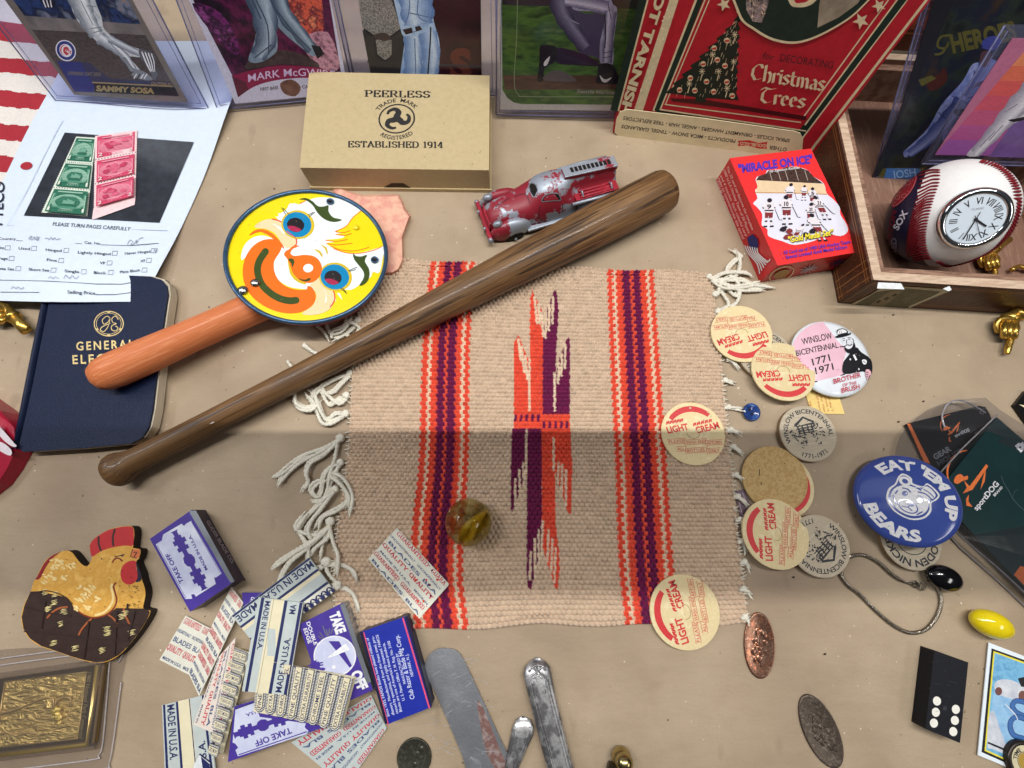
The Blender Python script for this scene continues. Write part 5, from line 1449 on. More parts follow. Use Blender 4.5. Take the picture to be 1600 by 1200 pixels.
tassel(*zr_, [(1232, 530, .0024)], [[(1240, 530), (1300, 545), (1420, 540), (1500, 570), (1610, 592)], [(1245, 536), (1330, 572), (1430, 604), (1560, 602)], [(1250, 540), (1330, 502), (1450, 500), (1484, 520)], [(1240, 545), (1330, 590), (1450, 580), (1540, 560)]])
tassel(*zr_, [(1268, 640, .0026)], [[(1270, 640), (1330, 602), (1390, 640), (1402, 560), (1340, 490), (1380, 430), (1420, 400), (1372, 366)], [(1280, 640), (1310, 560), (1400, 520), (1420, 440), (1400, 372)]])
tassel(*zr_, [(1288, 748, .0028)], [[(1290, 740), (1352, 702), (1320, 640), (1292, 590), (1350, 520)], [(1290, 750), (1400, 690), (1425, 610), (1400, 540)]])
for x, y, dx, dy in ((1132, 518, 10, 6), (1137, 540, 12, 4), (1141, 562, 12, 10), (1133, 594, 14, 3), (1138, 636, 22, 2), (1142, 672, 14, 3), (1146, 698, 14, 9), (1150, 742, 9, 4), (1153, 776, 14, 10), (1156, 812, 6, 9), (1159, 846, 6, 12), (1163, 878, 8, 8), (1162, 920, 11, 7), (1164, 964, 7, 6)):
    tassel(x, y, 1, [(0, 0, .0021)], [[(-6, 0), (0, 0), (dx * .6, dy * .5), (dx, dy)], [(-6, 2), (1, 2), (dx * .6 + 1, dy * .6 + 3), (dx - 1, dy + 4)]], r=.0010)

# ------------------------------------------------------------------ clown noise maker
WD = M('orange_wood', (208, 124, 80), .55, .1, 45, stretch=(.6, 9, 9), bump=.2, bscale=120, coat=.08, rgb2=[(198, 112, 66), (222, 144, 100)], lo=.3, hi=.7)
cC, cNn, cR = Vector((-.14722, .17946, .024)), Vector((.163, .0447, 1)).normalized(), .0545
t = thing('noisemaker', 'round tin clown face noisemaker with blue rim and orange wooden handle', 'noisemaker', (cC.x, cC.y, 0))
mb = MB()
p0, p1 = at(157, 588, .0222), at(440, 462, .0135)
ax = (p1 - p0).normalized(); L_ = (p1 - p0).length
mb.lathe([(-.006, 0), (-.0055, .004), (-.003, .0085), (.002, .0112), (.010, .0122), (.03, .0121), (L_ * .45, .0112), (L_ * .7, .0110), (L_ * .9, .0112), (L_, .0112), (L_, 0)], WD, Vector((cC.x, cC.y, 0)), (1, 0, 0), 32)
hd = mb.build('handle', t)
yv = Vector((0, 0, 1)).cross(ax).normalized()
hd.matrix_local = Matrix.Translation(p0 - Vector((cC.x, cC.y, 0))) @ Matrix((ax, yv, ax.cross(yv))).transposed().to_4x4()
cp = Plane(cC, cNn)
TINW, TINY = M('tin_white', (232, 240, 238), .28, .02, 60, coat=.5), M('tin_yellow', (240, 216, 20), .28, .05, 60, coat=.5)
ORN, GRN, BLU, PCH = M('tin_orange', (238, 112, 32), .28, .04, 100, coat=.5), M('tin_green', (62, 78, 34), .28, .08, 100, coat=.5), M('tin_blue', (20, 132, 184), .28, .05, 100, coat=.5), M('tin_peach', (240, 212, 166), .28, .05, 1500, coat=.5)
RIMB = M('rim_blue', (62, 92, 122), .3, .2, 150, metal=.5, coat=.3)
SIDE = M('tin_side', (150, 40, 50), .35, .1)
mb = MB()
mb.lathe([(-.012, 0), (-.012, cR * .9), (-.009, cR * .97), (-.002, cR)], SIDE, cC, cNn, 72)
mb.lathe([(-.0004, cR), (-.0001, cR * .9), (0, 0)], TINY, cC, cNn, 72)
f = Z(cp, 340, 280, 5)
fl = lambda pts, m, n=4: mb.flat(f, cr(pts, n), m)
fl([(520, 250), (545, 225), (560, 195), (600, 188), (640, 196), (700, 166), (800, 142), (950, 152), (1060, 190), (1150, 250), (1292, 500), (1285, 640), (1262, 730), (1215, 725), (1195, 765), (1140, 800), (1050, 862), (960, 860), (860, 880), (700, 862), (560, 840), (470, 780), (440, 700), (450, 600), (490, 530), (480, 400), (470, 300), (490, 268)], TINW)
fl([(188, 632), (186, 580), (214, 510), (270, 460), (340, 440), (410, 455), (430, 480), (300, 530), (230, 600)], TINW)
for a in ([(900, 900), (925, 960), (918, 900)], [(930, 890), (975, 945), (955, 890)], [(470, 265), (500, 310), (510, 270)], [(450, 290), (480, 320), (500, 300)]): mb.flat(f, a, TINW)
YL = TINY
fl([(1130, 240), (1060, 300), (1000, 372), (915, 410), (985, 415), (920, 432), (990, 446), (960, 462), (838, 476), (910, 490), (850, 500), (890, 532), (960, 562), (1070, 578), (1180, 560), (1292, 520), (1305, 480), (1272, 370), (1200, 285)], YL, 3)
for l in ([(1132, 240), (1056, 300), (1004, 368), (915, 410)], [(915, 410), (980, 418), (1040, 400)], [(918, 430), (990, 440), (1050, 424)], [(838, 476), (930, 486), (1020, 470)], [(845, 500), (930, 514), (1060, 500)], [(880, 520), (960, 552), (1080, 560), (1190, 530)], [(900, 540), (990, 572), (1100, 580), (1220, 556), (1290, 522)], [(640, 190), (690, 170)]):
    c_ = cr(l, 5, False); mb.line(f, c_, [1.5] + [7] * (len(c_) - 2) + [1.5], ORN)
fl([(432, 468), (350, 478), (270, 530), (214, 620), (196, 720), (212, 820), (272, 920), (380, 1000), (510, 1044), (640, 1042), (735, 990), (768, 915), (742, 850), (704, 835), (690, 862), (600, 860), (510, 822), (452, 745), (440, 650), (486, 570), (502, 520), (478, 480)], ORN)
fl([(248, 440), (290, 400), (360, 392), (430, 425), (500, 500), (520, 545), (470, 500), (400, 440), (330, 412)], ORN)
fl([(372, 388), (290, 376), (330, 335), (400, 312), (470, 326), (540, 372), (600, 440), (614, 500), (592, 530), (540, 538), (500, 500), (470, 450), (430, 412)], PCH)
RDL = M('tin_red', (222, 66, 52), .28, .04, 100, coat=.5)
mb.line(f, cr([(420, 310), (480, 326), (560, 370), (606, 440), (618, 500), (596, 528)], 4, False), [2] + [10] * 19 + [3], RDL)
fl([(720, 830), (790, 768), (850, 820), (905, 882), (912, 945), (880, 1012), (800, 1052), (720, 1062), (660, 1048), (740, 990), (772, 915), (746, 850)], PCH)
mb.line(f, cr([(800, 765), (870, 826), (912, 890), (912, 950), (880, 1000)], 4, False), 9, RDL)
for c_ in ([(420, 345), (500, 380), (528, 430), (510, 420), (460, 370)], [(820, 850), (850, 900), (850, 960), (838, 960), (846, 900)]): fl(c_, TINW, 3)
st_ = cr([(374, 566), (326, 640), (312, 720), (340, 812), (400, 880), (480, 930), (560, 950), (612, 946)], 5, False)
mb.line(f, st_, 54, GRN); mb.o -= LAY * .3
mb.flat(f, ell(374, 566, 27, 27), GRN); mb.flat(f, ell(613, 946, 27, 27), GRN)
YD = M('tin_ochre', (214, 186, 40), .28, .05, 100, coat=.5)
HOLE = M('eye_hole', (26, 20, 26), .5)
PNK = M('tin_inside_pink', (168, 40, 78), .4)
for (ex_, ey_), (px0, py0) in (((622, 356), (610, 358)), ((916, 764), (902, 770))):
    mb.flat(f, ell(ex_ + 5, ey_, 130, 112, 10), YD); mb.flat(f, ell(ex_, ey_, 112, 98, 10), BLU)
    mb.flat(f, ell(px0, py0, 68, 56, 10), HOLE); mb.flat(f, cr([(px0 - 64, py0 + 14), (px0 - 20, py0 + 8), (px0 + 44, py0 + 36), (px0 + 10, py0 + 55), (px0 - 38, py0 + 42)], 4), PNK)
mb.line(f, cr([(540, 405), (600, 452), (620, 480)], 4, False), 6, RDL)
fl([(520, 590), (536, 560), (560, 548), (596, 520), (640, 522), (590, 544), (570, 578), (600, 600), (690, 592), (770, 612), (812, 672), (810, 736), (770, 790), (710, 812), (640, 790), (590, 740), (572, 690), (548, 630)], ORN)
fl([(548, 630), (572, 690), (592, 740), (640, 788), (690, 812), (680, 822), (620, 800), (572, 750), (556, 690)], YD, 3)
mb.flat(f, ell(708, 696, 39, 33, -10), TINW)
fl([(552, 625), (588, 622), (600, 650), (584, 690), (576, 660)], GRN); fl([(630, 775), (680, 786), (720, 772), (725, 788), (696, 800), (660, 794)], GRN)
fl([(636, 158), (690, 148), (740, 172), (785, 212), (830, 214), (866, 206), (868, 255), (905, 300), (972, 318), (910, 336), (840, 316), (784, 268), (742, 204), (690, 166)], GRN, 4)
fl([(1058, 580), (1080, 600), (1120, 604), (1168, 594), (1150, 640), (1182, 700), (1186, 760), (1160, 812), (1108, 833), (1142, 770), (1138, 720), (1098, 668), (1066, 624)], GRN, 4)
for l in ([(500, 222), (532, 276)], [(512, 228), (558, 276)], [(714, 296), (760, 258)], [(706, 282), (748, 260)], [(1020, 718), (1090, 688)], [(1030, 722), (1080, 706)], [(960, 850), (1012, 898)], [(975, 850), (1006, 885)]): mb.line(f, l, 5, BLACK)
for c_ in ([(755, 550), (800, 560), (822, 606), (812, 606), (790, 575)], [(808, 514), (850, 534), (862, 582), (852, 580), (838, 545)]): fl(c_, YD, 3)
for _ in range(60):
    a, r_ = random.uniform(0, 6.28), random.uniform(.2, .95)
    x, y = 690 + 600 * r_ * math.cos(a), 620 + 470 * r_ * math.sin(a)
    mb.line(f, [(x, y), (x + random.uniform(-14, 14), y + random.uniform(-14, 14))], random.uniform(1, 2.4), ink('tin_scratch', (150, 140, 110)))
mb.build('face_plate', t)
mb = MB()
ring_ = Disc(cC, cNn, cR, (0, -30))
mb.tube([ring_(math.cos(a), math.sin(a), .0004) for a in (2 * math.pi * i / 90 for i in range(91))], .0016, RIMB, 10, False)
mb.build('rim', t)
STL = M('rivet_steel', (170, 170, 166), .25, .15, 300, metal=1)
for x, y, r_ in ((297, 815, .0030), (202, 872, .0032)):
    mb = MB(); mb.lathe([(0, r_), (.0006, r_), (.0014, r_ * .6), (.0017, 0)], STL, f(x, y, .0009), cNn, 20); mb.build('rivet', t)
for x, y in ((882, 180), (1228, 635)):
    mb = MB(.0009); mb.lathe([(0, .0028), (.0006, .0026), (.0007, .0019), (.0002, .0017), (.0002, 0)], RIMB, f(x, y, .0009), cNn, 20, mats=[RIMB, RIMB, RIMB, HOLE]); mb.build('eyelet', t)
mb = MB(); mb.lathe([(0, .0024), (.0008, .0018), (.001, 0)], TINY, f(1082, 380, .0009), cNn, 20); mb.build('dimple', t)

# salmon stone chip
mb = MB()
STN = M('salmon_stone', (226, 168, 148), .65, .08, 120, bump=.08, bscale=300, rgb2=[(216, 152, 136), (232, 184, 158), (222, 160, 142)], lo=.25, hi=.75)
out_ = [(520, 296), (530, 293), (542, 298), (566, 305), (588, 304), (624, 304), (630, 316), (634, 327), (642, 337), (636, 354), (630, 371), (631, 408), (624, 423), (615, 429), (590, 430), (560, 400), (530, 350)]
c_ = (585, 360)
P1 = [at(x, y, .0002) for x, y in out_]
P2 = [at(x + (c_[0] - x) * .05, y + (c_[1] - y) * .05, .0058 + .0004 * math.sin(i * 1.7)) for i, (x, y) in enumerate(out_)]
P3 = [at(x + (c_[0] - x) * (.2 + .04 * math.sin(i * 2.3)), y + (c_[1] - y) * (.2 + .04 * math.cos(i * 1.9)), .0064) for i, (x, y) in enumerate(out_)]
n = len(out_)
vs = P1 + P2 + P3 + [at(*c_, .0066)]
fs = [(i, (i + 1) % n, n + (i + 1) % n, n + i) for i in range(n)] + [(n + i, n + (i + 1) % n, 2 * n + (i + 1) % n, 2 * n + i) for i in range(n)] + [(2 * n + i, 2 * n + (i + 1) % n, 3 * n) for i in range(n)]
mb.add(vs, fs, STN)
tag(mb.build('stone_chip', bevel=.0004), 'flat salmon pink stone chip under the right edge of the clown noisemaker', 'stone')

# ------------------------------------------------------------------ baseball bat
BAT = M('bat_wood', (92, 65, 40), .5, 0, 26, rgb2=[(124, 92, 58), (100, 72, 45), (138, 104, 68), (94, 68, 43)], lo=.25, hi=.78, stretch=(.35, 9, 9), detail=9, coat=.14, bump=.45, bscale=70)
def bat_cracks():
    nt = BAT.node_tree; nd, ln = nt.nodes, nt.links
    b = nd['Principled BSDF']; src = b.inputs['Base Color'].links[0].from_socket
    tc = nd.new('ShaderNodeTexCoord')
    def lay(src, scale, mp, lo, hi, col, amt):
        m = nd.new('ShaderNodeMapping'); m.inputs['Scale'].default_value = mp
        n = nd.new('ShaderNodeTexNoise'); n.inputs['Scale'].default_value = scale; n.inputs['Detail'].default_value = 5
        ln.new(tc.outputs['Object'], m.inputs[0]); ln.new(m.outputs[0], n.inputs['Vector'])
        r = nd.new('ShaderNodeMapRange'); r.inputs['From Min'].default_value = lo; r.inputs['From Max'].default_value = hi; r.inputs['To Max'].default_value = amt
        ln.new(n.outputs[0], r.inputs[0])
        mx = nd.new('ShaderNodeMix'); mx.data_type = 'RGBA'
        ln.new(r.outputs[0], mx.inputs['Factor']); ln.new(src, mx.inputs['A']); mx.inputs['B'].default_value = S(col)
        return mx.outputs['Result']
    o = lay(src, 30, (.35, 8, 8), .57, .63, (48, 34, 26), .85)
    o = lay(o, 22, (.6, 3, 3), .56, .72, (84, 66, 56), .6)
    o = lay(o, 90, (.12, 8, 8), .6, .66, (40, 28, 22), .7)
    ln.new(o, b.inputs['Base Color'])
bat_cracks()
a, b = at(170, 741, .0115), at(1047, 293, .0170)
L_ = (b - a).length
mb = MB()
prof = [(0, 0), (.0004, .006), (.0016, .0095), (.004, .0112), (.007, .0115), (.0095, .0110), (.012, .0098), (.017, .0086), (.03, .0082), (.08, .0082)]
prof += [(L_ * k, r_) for k, r_ in ((.3, .0087), (.38, .0095), (.46, .0106), (.54, .0118), (.62, .0130), (.7, .0142), (.78, .0153), (.86, .0162), (.93, .0164))]
prof += [(L_ - .008, .0162), (L_ - .004, .0152), (L_ - .0015, .0128), (L_ - .0003, .008), (L_, 0)]
mb.lathe(prof, BAT, (0, 0, 0), (1, 0, 0), 40)
o = mb.build('baseball_bat')
d = (b - a).normalized()
yv = Vector((0, 0, 1)).cross(d).normalized(); zv = d.cross(yv)
o.matrix_world = Matrix.Translation(a) @ Matrix((d, yv, zv)).transposed().to_4x4() @ Matrix.Rotation(.6, 4, 'X')
tag(o, 'dark worn wooden mini baseball bat lying across the woven mat', 'baseball bat')
mb = MB(.0)
mb.flat(Plane(at(329, 657, .0195), (0, 0, 1)), cr([(322, 658), (327, 654), (334, 655), (334, 660), (327, 662)], 3), M('paint_fleck', (224, 218, 210), .5))
FL = mb.build('paint_fleck')
FL.parent = o; FL.matrix_parent_inverse = o.matrix_world.inverted()

# ------------------------------------------------------------------ toy fire truck
TP = bpy.data.materials.new('worn_truck_paint'); TP.use_nodes = True
def worn():
    nt = TP.node_tree; nd, ln = nt.nodes, nt.links
    b = nd['Principled BSDF']
    tc = nd.new('ShaderNodeTexCoord'); n = nd.new('ShaderNodeTexNoise'); n.inputs['Scale'].default_value = 30; n.inputs['Detail'].default_value = 13; n.inputs['Roughness'].default_value = .68
    ln.new(tc.outputs['Object'], n.inputs['Vector'])
    g = nd.new('ShaderNodeNewGeometry'); pm = nd.new('ShaderNodeMapRange'); pm.inputs['From Min'].default_value = .5; pm.inputs['From Max'].default_value = .62; pm.inputs['To Max'].default_value = .25
    ln.new(g.outputs['Pointiness'], pm.inputs[0])
    ad = nd.new('ShaderNodeMath'); ad.operation = 'ADD'; ln.new(n.outputs[0], ad.inputs[0]); ln.new(pm.outputs[0], ad.inputs[1])
    r = nd.new('ShaderNodeMapRange'); r.inputs['From Min'].default_value = .525; r.inputs['From Max'].default_value = .555
    ln.new(ad.outputs[0], r.inputs[0])
    mx = nd.new('ShaderNodeMix'); mx.data_type = 'RGBA'; mx.inputs['A'].default_value = S((140, 32, 48)); mx.inputs['B'].default_value = S((166, 174, 186))
    ln.new(r.outputs[0], mx.inputs['Factor']); ln.new(mx.outputs['Result'], b.inputs['Base Color'])
    mm = nd.new('ShaderNodeMath'); mm.operation = 'MULTIPLY'; mm.inputs[1].default_value = .5; ln.new(r.outputs[0], mm.inputs[0]); ln.new(mm.outputs[0], b.inputs['Metallic'])
    b.inputs['Roughness'].default_value = .46
    bp = nd.new('ShaderNodeBump'); bp.inputs['Strength'].default_value = .3; bp.inputs['Distance'].default_value = .0004; bp.invert = True
    ln.new(r.outputs[0], bp.inputs['Height']); ln.new(bp.outputs[0], b.inputs['Normal'])
worn()
LEAD = M('bare_metal', (150, 156, 166), .4, .2, 200, metal=.5)
TRED = M('truck_red', (168, 42, 58), .45, .15, 200, rgb2=[(150, 34, 50), (182, 52, 68), (150, 140, 146)], lo=.3, hi=.85)
TDK = M('truck_hollow', (22, 18, 16), .7)
tf, tr_ = at(757, 346, .006), at(957, 262, .026)
X_ = Vector((tr_.x - tf.x, tr_.y - tf.y, 0)).normalized(); Y_ = Vector((0, 0, 1)).cross(X_)
tl_ = Vector((tr_.x - tf.x, tr_.y - tf.y, 0)).length / 118 / .97
O_ = Vector((tf.x, tf.y, 0)) - X_ * .001
T = lambda x, y, z: O_ + (X_ * x + Y_ * y * 1.1) * tl_ + Vector((0, 0, z * .001 * 1.02))
t = thing('fire_truck', 'worn red and grey metal toy fire truck with ladder behind the bat', 'toy truck', (T(60, 0, 0).x, T(60, 0, 0).y, 0))
sec = [(2.5, [(0, 11), (5, 11), (8, 10), (9.5, 8), (9.5, 4)]), (4, [(0, 15), (5, 14.5), (8.5, 13), (10, 9), (10, 4)]), (8, [(0, 18.5), (5, 18), (9, 16), (11, 11), (11, 4)]), (22, [(0, 21), (6, 20.3), (10.5, 18), (12.5, 12), (14, 4)]), (36, [(0, 23), (8, 22), (12.5, 19), (15, 14), (16, 4)]),
       (39, [(0, 23.6), (8.5, 22.6), (13, 19.4), (15.5, 14), (16, 4)]), (49, [(0, 31.5), (8.5, 30.5), (12.2, 25), (16, 17), (17, 4)]), (53, [(0, 33), (9, 32), (12.4, 26), (16, 17.5), (17, 4)]), (64, [(0, 34), (9, 32.8), (12.5, 26), (16.5, 18), (17.5, 4)]), (72, [(0, 34), (8.4, 32.6), (10.5, 25), (16.5, 18.2), (17.5, 4)]), (76, [(0, 34), (5.5, 33), (6.5, 20.5), (16.8, 18.2), (17.8, 4)]), (80, [(0, 33.7), (5.2, 32.7), (5.8, 19), (17, 18), (18, 4)]), (116, [(0, 30), (5.2, 29), (5.8, 17), (17, 16.5), (17.5, 5)]), (118, [(0, 29.6), (5.2, 28.6), (5.8, 17), (16.8, 16), (17, 6)])]
mb = MB(); vs = []; W_ = 9
for x, pr in sec:
    vs += [T(x, y, z) for y, z in pr[::-1]] + [T(x, -y, z) for y, z in pr[1:]]
fs = [(i * W_ + k, i * W_ + k + 1, (i + 1) * W_ + k + 1, (i + 1) * W_ + k) for i in range(len(sec) - 1) for k in range(W_ - 1)]
fs += [tuple(range(W_))[::-1], tuple((len(sec) - 1) * W_ + k for k in range(W_))]
mb.add(vs, fs, TP, True)
body = mb.build('body', t, subsurf=1)
bpy.context.view_layer.update()
from mathutils.bvhtree import BVHTree
ev = body.evaluated_get(bpy.context.evaluated_depsgraph_get()); em_ = ev.to_mesh()
bv = BVHTree.FromPolygons([body.matrix_world @ v.co for v in em_.vertices], [tuple(p.vertices) for p in em_.polygons]); ev.to_mesh_clear()
def on_truck(X, Y, off=0.0):
    d_ = ray(X, Y).normalized()
    h = bv.ray_cast(CAM, d_)
    p = h[0] if h[0] is not None else at(X, Y, .02)
    nn2 = h[1] if h[0] is not None else Vector((0, 0, 1))
    if nn2.dot(d_) > 0: nn2 = -nn2
    return p + nn2 * (off + .0001)
ft = Z(on_truck, 730, 220, 5.714)
mb = MB(.0002)
def glazed(pts, sub=4):
    mb.line(ft, cr([(x, y) for x, y in pts], 4), 8, LEAD, True); mb.flat(ft, cr(pts, 4), TDK)
glazed([(558, 392), (586, 378), (616, 398), (628, 440), (612, 486), (592, 500), (566, 456)]); mb.build('windscreen', t)
mb = MB(.0002); glazed([(668, 540), (690, 492), (740, 470), (806, 470), (828, 500), (832, 528), (760, 534)]); mb.build('side_window', t)
mb = MB(.0002)
for l in ([(420, 500), (520, 476), (560, 560)], [(652, 575), (640, 700), (720, 716)], [(852, 560), (845, 640)], [(978, 520), (968, 640)], [(380, 510), (250, 590)]): mb.line(ft, cr(l, 4, False), 5, ink('panel_line', (70, 36, 44)))
mb.build('door', t)
for s_ in (1, -1):
    mb = MB(); mb.ball(T(20, s_ * 14.2, 7), 1, TP, sx=X_ * .017, sy=Y_ * .0058, sz=(0, 0, .0105), n=24, k=14)
    mb.build('fender', t)
    mb = MB(); mb.ball(T(94, s_ * 15.4, 7), 1, TP, sx=X_ * .016, sy=Y_ * .0046, sz=(0, 0, .0095), n=24, k=14); mb.build('fender', t)
    mb = MB(); mb.ball(T(22, s_ * 17.8, 3.2), 1, TDK, sx=X_ * .0085, sy=Y_ * .0030, sz=(0, 0, .0072), n=20, k=10)
    mb.build('wheel_well', t)
    mb = MB(); mb.ball(T(94, s_ * 17.8, 3.2), 1, TDK, sx=X_ * .008, sy=Y_ * .0030, sz=(0, 0, .0068), n=20, k=10)
    mb.build('wheel_well', t)
    mb = MB(); mb.tube([T(22, s_ * 14, 3), T(22, s_ * 22, 3)], .0012, LEAD, 8); mb.build('axle', t)
    mb = MB(); mb.box(T(57, s_ * 17.2, 5.4), X_ * .021, Y_ * .0022, (0, 0, .0012), TP); mb.build('running_board', t, bevel=.0006)
    mb = MB()
    mb.box(T(97, s_ * 11.2, 19), X_ * .0175, Y_ * .0042, (0, 0, .0014), TRED)
    for k in range(3): mb.tube([T(82, s_ * (8.5 + k * 2.6), 21), T(112, s_ * (8.5 + k * 2.6), 20)], .0011, TRED, 8)
    for x in (84, 110): mb.tube([T(x, s_ * 8.2, 21), T(x, s_ * 11, 23.2), T(x, s_ * 14.4, 21)], .0008, LEAD, 6)
    mb.build('hose_bin', t, bevel=.0004)
    mb = MB(); mb.tube([T(74, s_ * 16.6, 19), T(96, s_ * 17, 18.8), T(119, s_ * 16.8, 17.6)], .0013, TP, 8); mb.build('side_rail', t)
    mb = MB(); mb.ball(T(9, s_ * 12.5, 16), 1, LEAD, sx=X_ * .004, sy=Y_ * .0028, sz=(0, 0, .0028), n=14, k=9); mb.build('headlight', t)
mb = MB()
A_, B_ = T(70, 0, 35.2), T(117, 0, 31.2)
xl = (B_ - A_) / 2
mb.box((A_ + B_) / 2 - Vector((0, 0, .0016)), xl, Y_ * .0044, (0, 0, .0016), TRED)
mb.box((A_ + B_) / 2 + Vector((0, 0, .0006)), xl, Y_ * .0048, (0, 0, .0007), TP)
lad = Plane((A_ + B_) / 2 + Vector((0, 0, .0014)), xl.cross(Y_))
for k in range(10):
    cc = A_ + (B_ - A_) * (.16 + .078 * k) + Vector((0, 0, .00145))
    ux = xl.normalized() * .0012
    mb.add([cc + ux * a_ + Y_ * .0021 * b_ for a_, b_ in ((-1, -1), (1, -1), (1, 1), (-1, 1))], [(0, 1, 2, 3)], TDK)
mb.build('ladder', t, bevel=.0004)
mb = MB()
mb.box(T(.5, 0, 6), X_ * .0014, Y_ * .0188, (0, 0, .0026), TRED)
for y in (-8, 8): mb.tube([T(-1.2, y, 3), T(-1.4, y, 9.5)], .0012, LEAD, 8)
for s_ in (1, -1): mb.ball(T(.4, s_ * 18, 6), 1, LEAD, sx=X_ * .0022, sy=Y_ * .0024, sz=(0, 0, .003), n=12, k=8)
mb.build('bumper', t, bevel=.0006)
mb = MB()
for k in range(4): mb.tube(cr([tuple(T(2.4 + .2 * k + abs(y) * .05, y, 6 + k * 2.4 - abs(y) * .06)) for y in (-9, -5, 0, 5, 9)], 4, False), .0007, TRED, 6)
mb.build('grille', t)

# ------------------------------------------------------------------ milk bottle caps
CAPM = M('cap_board', (230, 212, 168), .65, .06, 300, bump=.15, bscale=900, rgb2=[(222, 202, 154), (236, 220, 182)], lo=.3, hi=.7, objrand=.10)
CAPB = M('cap_back', (190, 158, 106), .75, .1, 500, bump=.25, bscale=1200, rgb2=[(178, 144, 92), (200, 170, 118), (168, 134, 86)], lo=.25, hi=.75)
CRD = ink('cap_red', (204, 56, 60))
CAPR = .0219
FL0 = lambda x, y, o=0.0: Vector((x * CAPR, y * CAPR, .0013 + o))
def cap_art(mb):
    f = FL0
    mb.flat(f, arcp(0, 0, .88, .88, 40, 140, 16) + arcp(0, -.35, .92, 1.04, 128, 52, 14), CRD)
    mb.text(f, 'LIGHT', (-.79, .08), (-.10, .13), (-.03, .20), CRD, .035)
    mb.text(f, 'CREAM', (.12, -.02), (.88, .08), (-.03, .20), CRD, .035)
    for a_, b_ in (((-.80, .42), (-.24, .46)), ((.04, .28), (.68, .36))):   # second, cut-off impression
        for k in range(5):
            x = a_[0] + (b_[0] - a_[0]) * k / 5; y = a_[1] + (b_[1] - a_[1]) * k / 5
            mb.flat(f, [(x, y - .06), (x + .05, y - .06), (x + .09, y + .04), (x + .03, y + .04)], CRD)
            mb.flat(f, [(x + .07, y - .02), (x + .11, y - .06), (x + .13, y + .05), (x + .09, y + .06)], CRD)
    L = lambda p: mb.line(f, p, .011, CRD)
    for y0, w in ((-.17, (('PLEASE', -.82, -.34, 0), ('WASH AND', -.28, .32, -.08), ('RETURN', .38, .82, -.16))), (-.42, (('ALL', -.60, -.36, 0), ('BOTTLES', -.30, .24, -.09), ('DAILY', .36, .70, -.16)))):
        for i, (s_, xa, xb, dy) in enumerate(w):
            y = y0 + dy
            L([(xa - .04, y + .06), (xb + .05, y + .04)]); L([(xa - .04, y - .09), (xb + .05, y - .11)])
            if i: L([(xa - .05, y + .06), (xa - .05, y - .09)]); L([(xa - .05, y + .05), (xa, y + .14)])
            mb.text(f, s_, (xa, y - .065), (xb, y - .085), (0, .095), CRD, .0)
TAB = M('cap_tab', (220, 200, 154), .7, .05)
def make_cap(back=False):
    t = thing('milk_cap', 'cap', 'bottle cap', (0, 0, 0), 'cardboard milk bottle caps')
    mb = MB(.00002)
    mb.lathe([(0, 0), (0, CAPR), (.0003, CAPR * 1.004), (.0010, CAPR * 1.004), (.0013, CAPR * .995), (.0013, 0)], CAPB if back else CAPM, (0, 0, 0), (0, 0, 1), 64, False)
    if not back: cap_art(mb)
    else:
        for p in ([(-.4, .25), (-.36, .35), (-.3, .42)], [(-.5, -.02), (-.44, .06)], [(.1, -.1), (.13, -.08)], [(.5, .3), (.52, .33)]): mb.line(FL0, p, .03, ink('fibre_dark', (80, 58, 36)))
    mb.build('disc', t)
    if not back:
        mb = MB(.00016)
        mb.line(FL0, cr([(-.2, .02), (-.16, -.1), (0, -.17), (.16, -.1), (.2, .02)], 5, False), .02, M('cut_line', (176, 150, 104)))
        mb.flat(FL0, arcp(0, .02, .17, .09, 10, 170, 10), M('pull_tab_lip', (232, 214, 172), .6))
        mb.build('pull_tab', t)
    return t
cap0, cap1 = make_cap(), make_cap(True)
uses = [0, 0]
def put_cap(px, py, z, rot, label, back=False, tilt=(0, 0)):
    p = at(px, py, z + .0013); p.z = z
    k = int(back)
    o = (cap0, cap1)[k] if not uses[k] else dup((cap0, cap1)[k], p)
    uses[k] = 1
    o.location = p; o.rotation_euler = (tilt[0], tilt[1], R(rot)); o['label'] = label
put_cap(1083, 677, .0024, 6, 'upright LIGHT CREAM milk cap lying on the mat left of the blue button')
put_cap(1070, 956, .0022, 99, 'LIGHT CREAM milk cap on the bottom edge of the mat near the copper pressed penny', tilt=(0, R(-1)))
put_cap(1159, 521, .0048, 190, 'upside down milk cap half under the mat fringe, topmost of the caps', tilt=(0, R(2)))
put_cap(1224, 580, .0066, 176, 'upside down LIGHT CREAM milk cap overlapping the pink and white WINSLOW badge', tilt=(R(3), R(2)))
put_cap(1221, 758, .0003, -122, 'milk cap mostly hidden, showing only a red crescent beneath the plain brown cap')
put_cap(1211, 748, .0018, 20, 'plain brown milk cap lying face down between the wooden nickels', True)
put_cap(1212, 834, .0042, 79, 'sideways LIGHT CREAM milk cap resting on a wooden nickel and the brown cap', tilt=(R(2), R(3)))

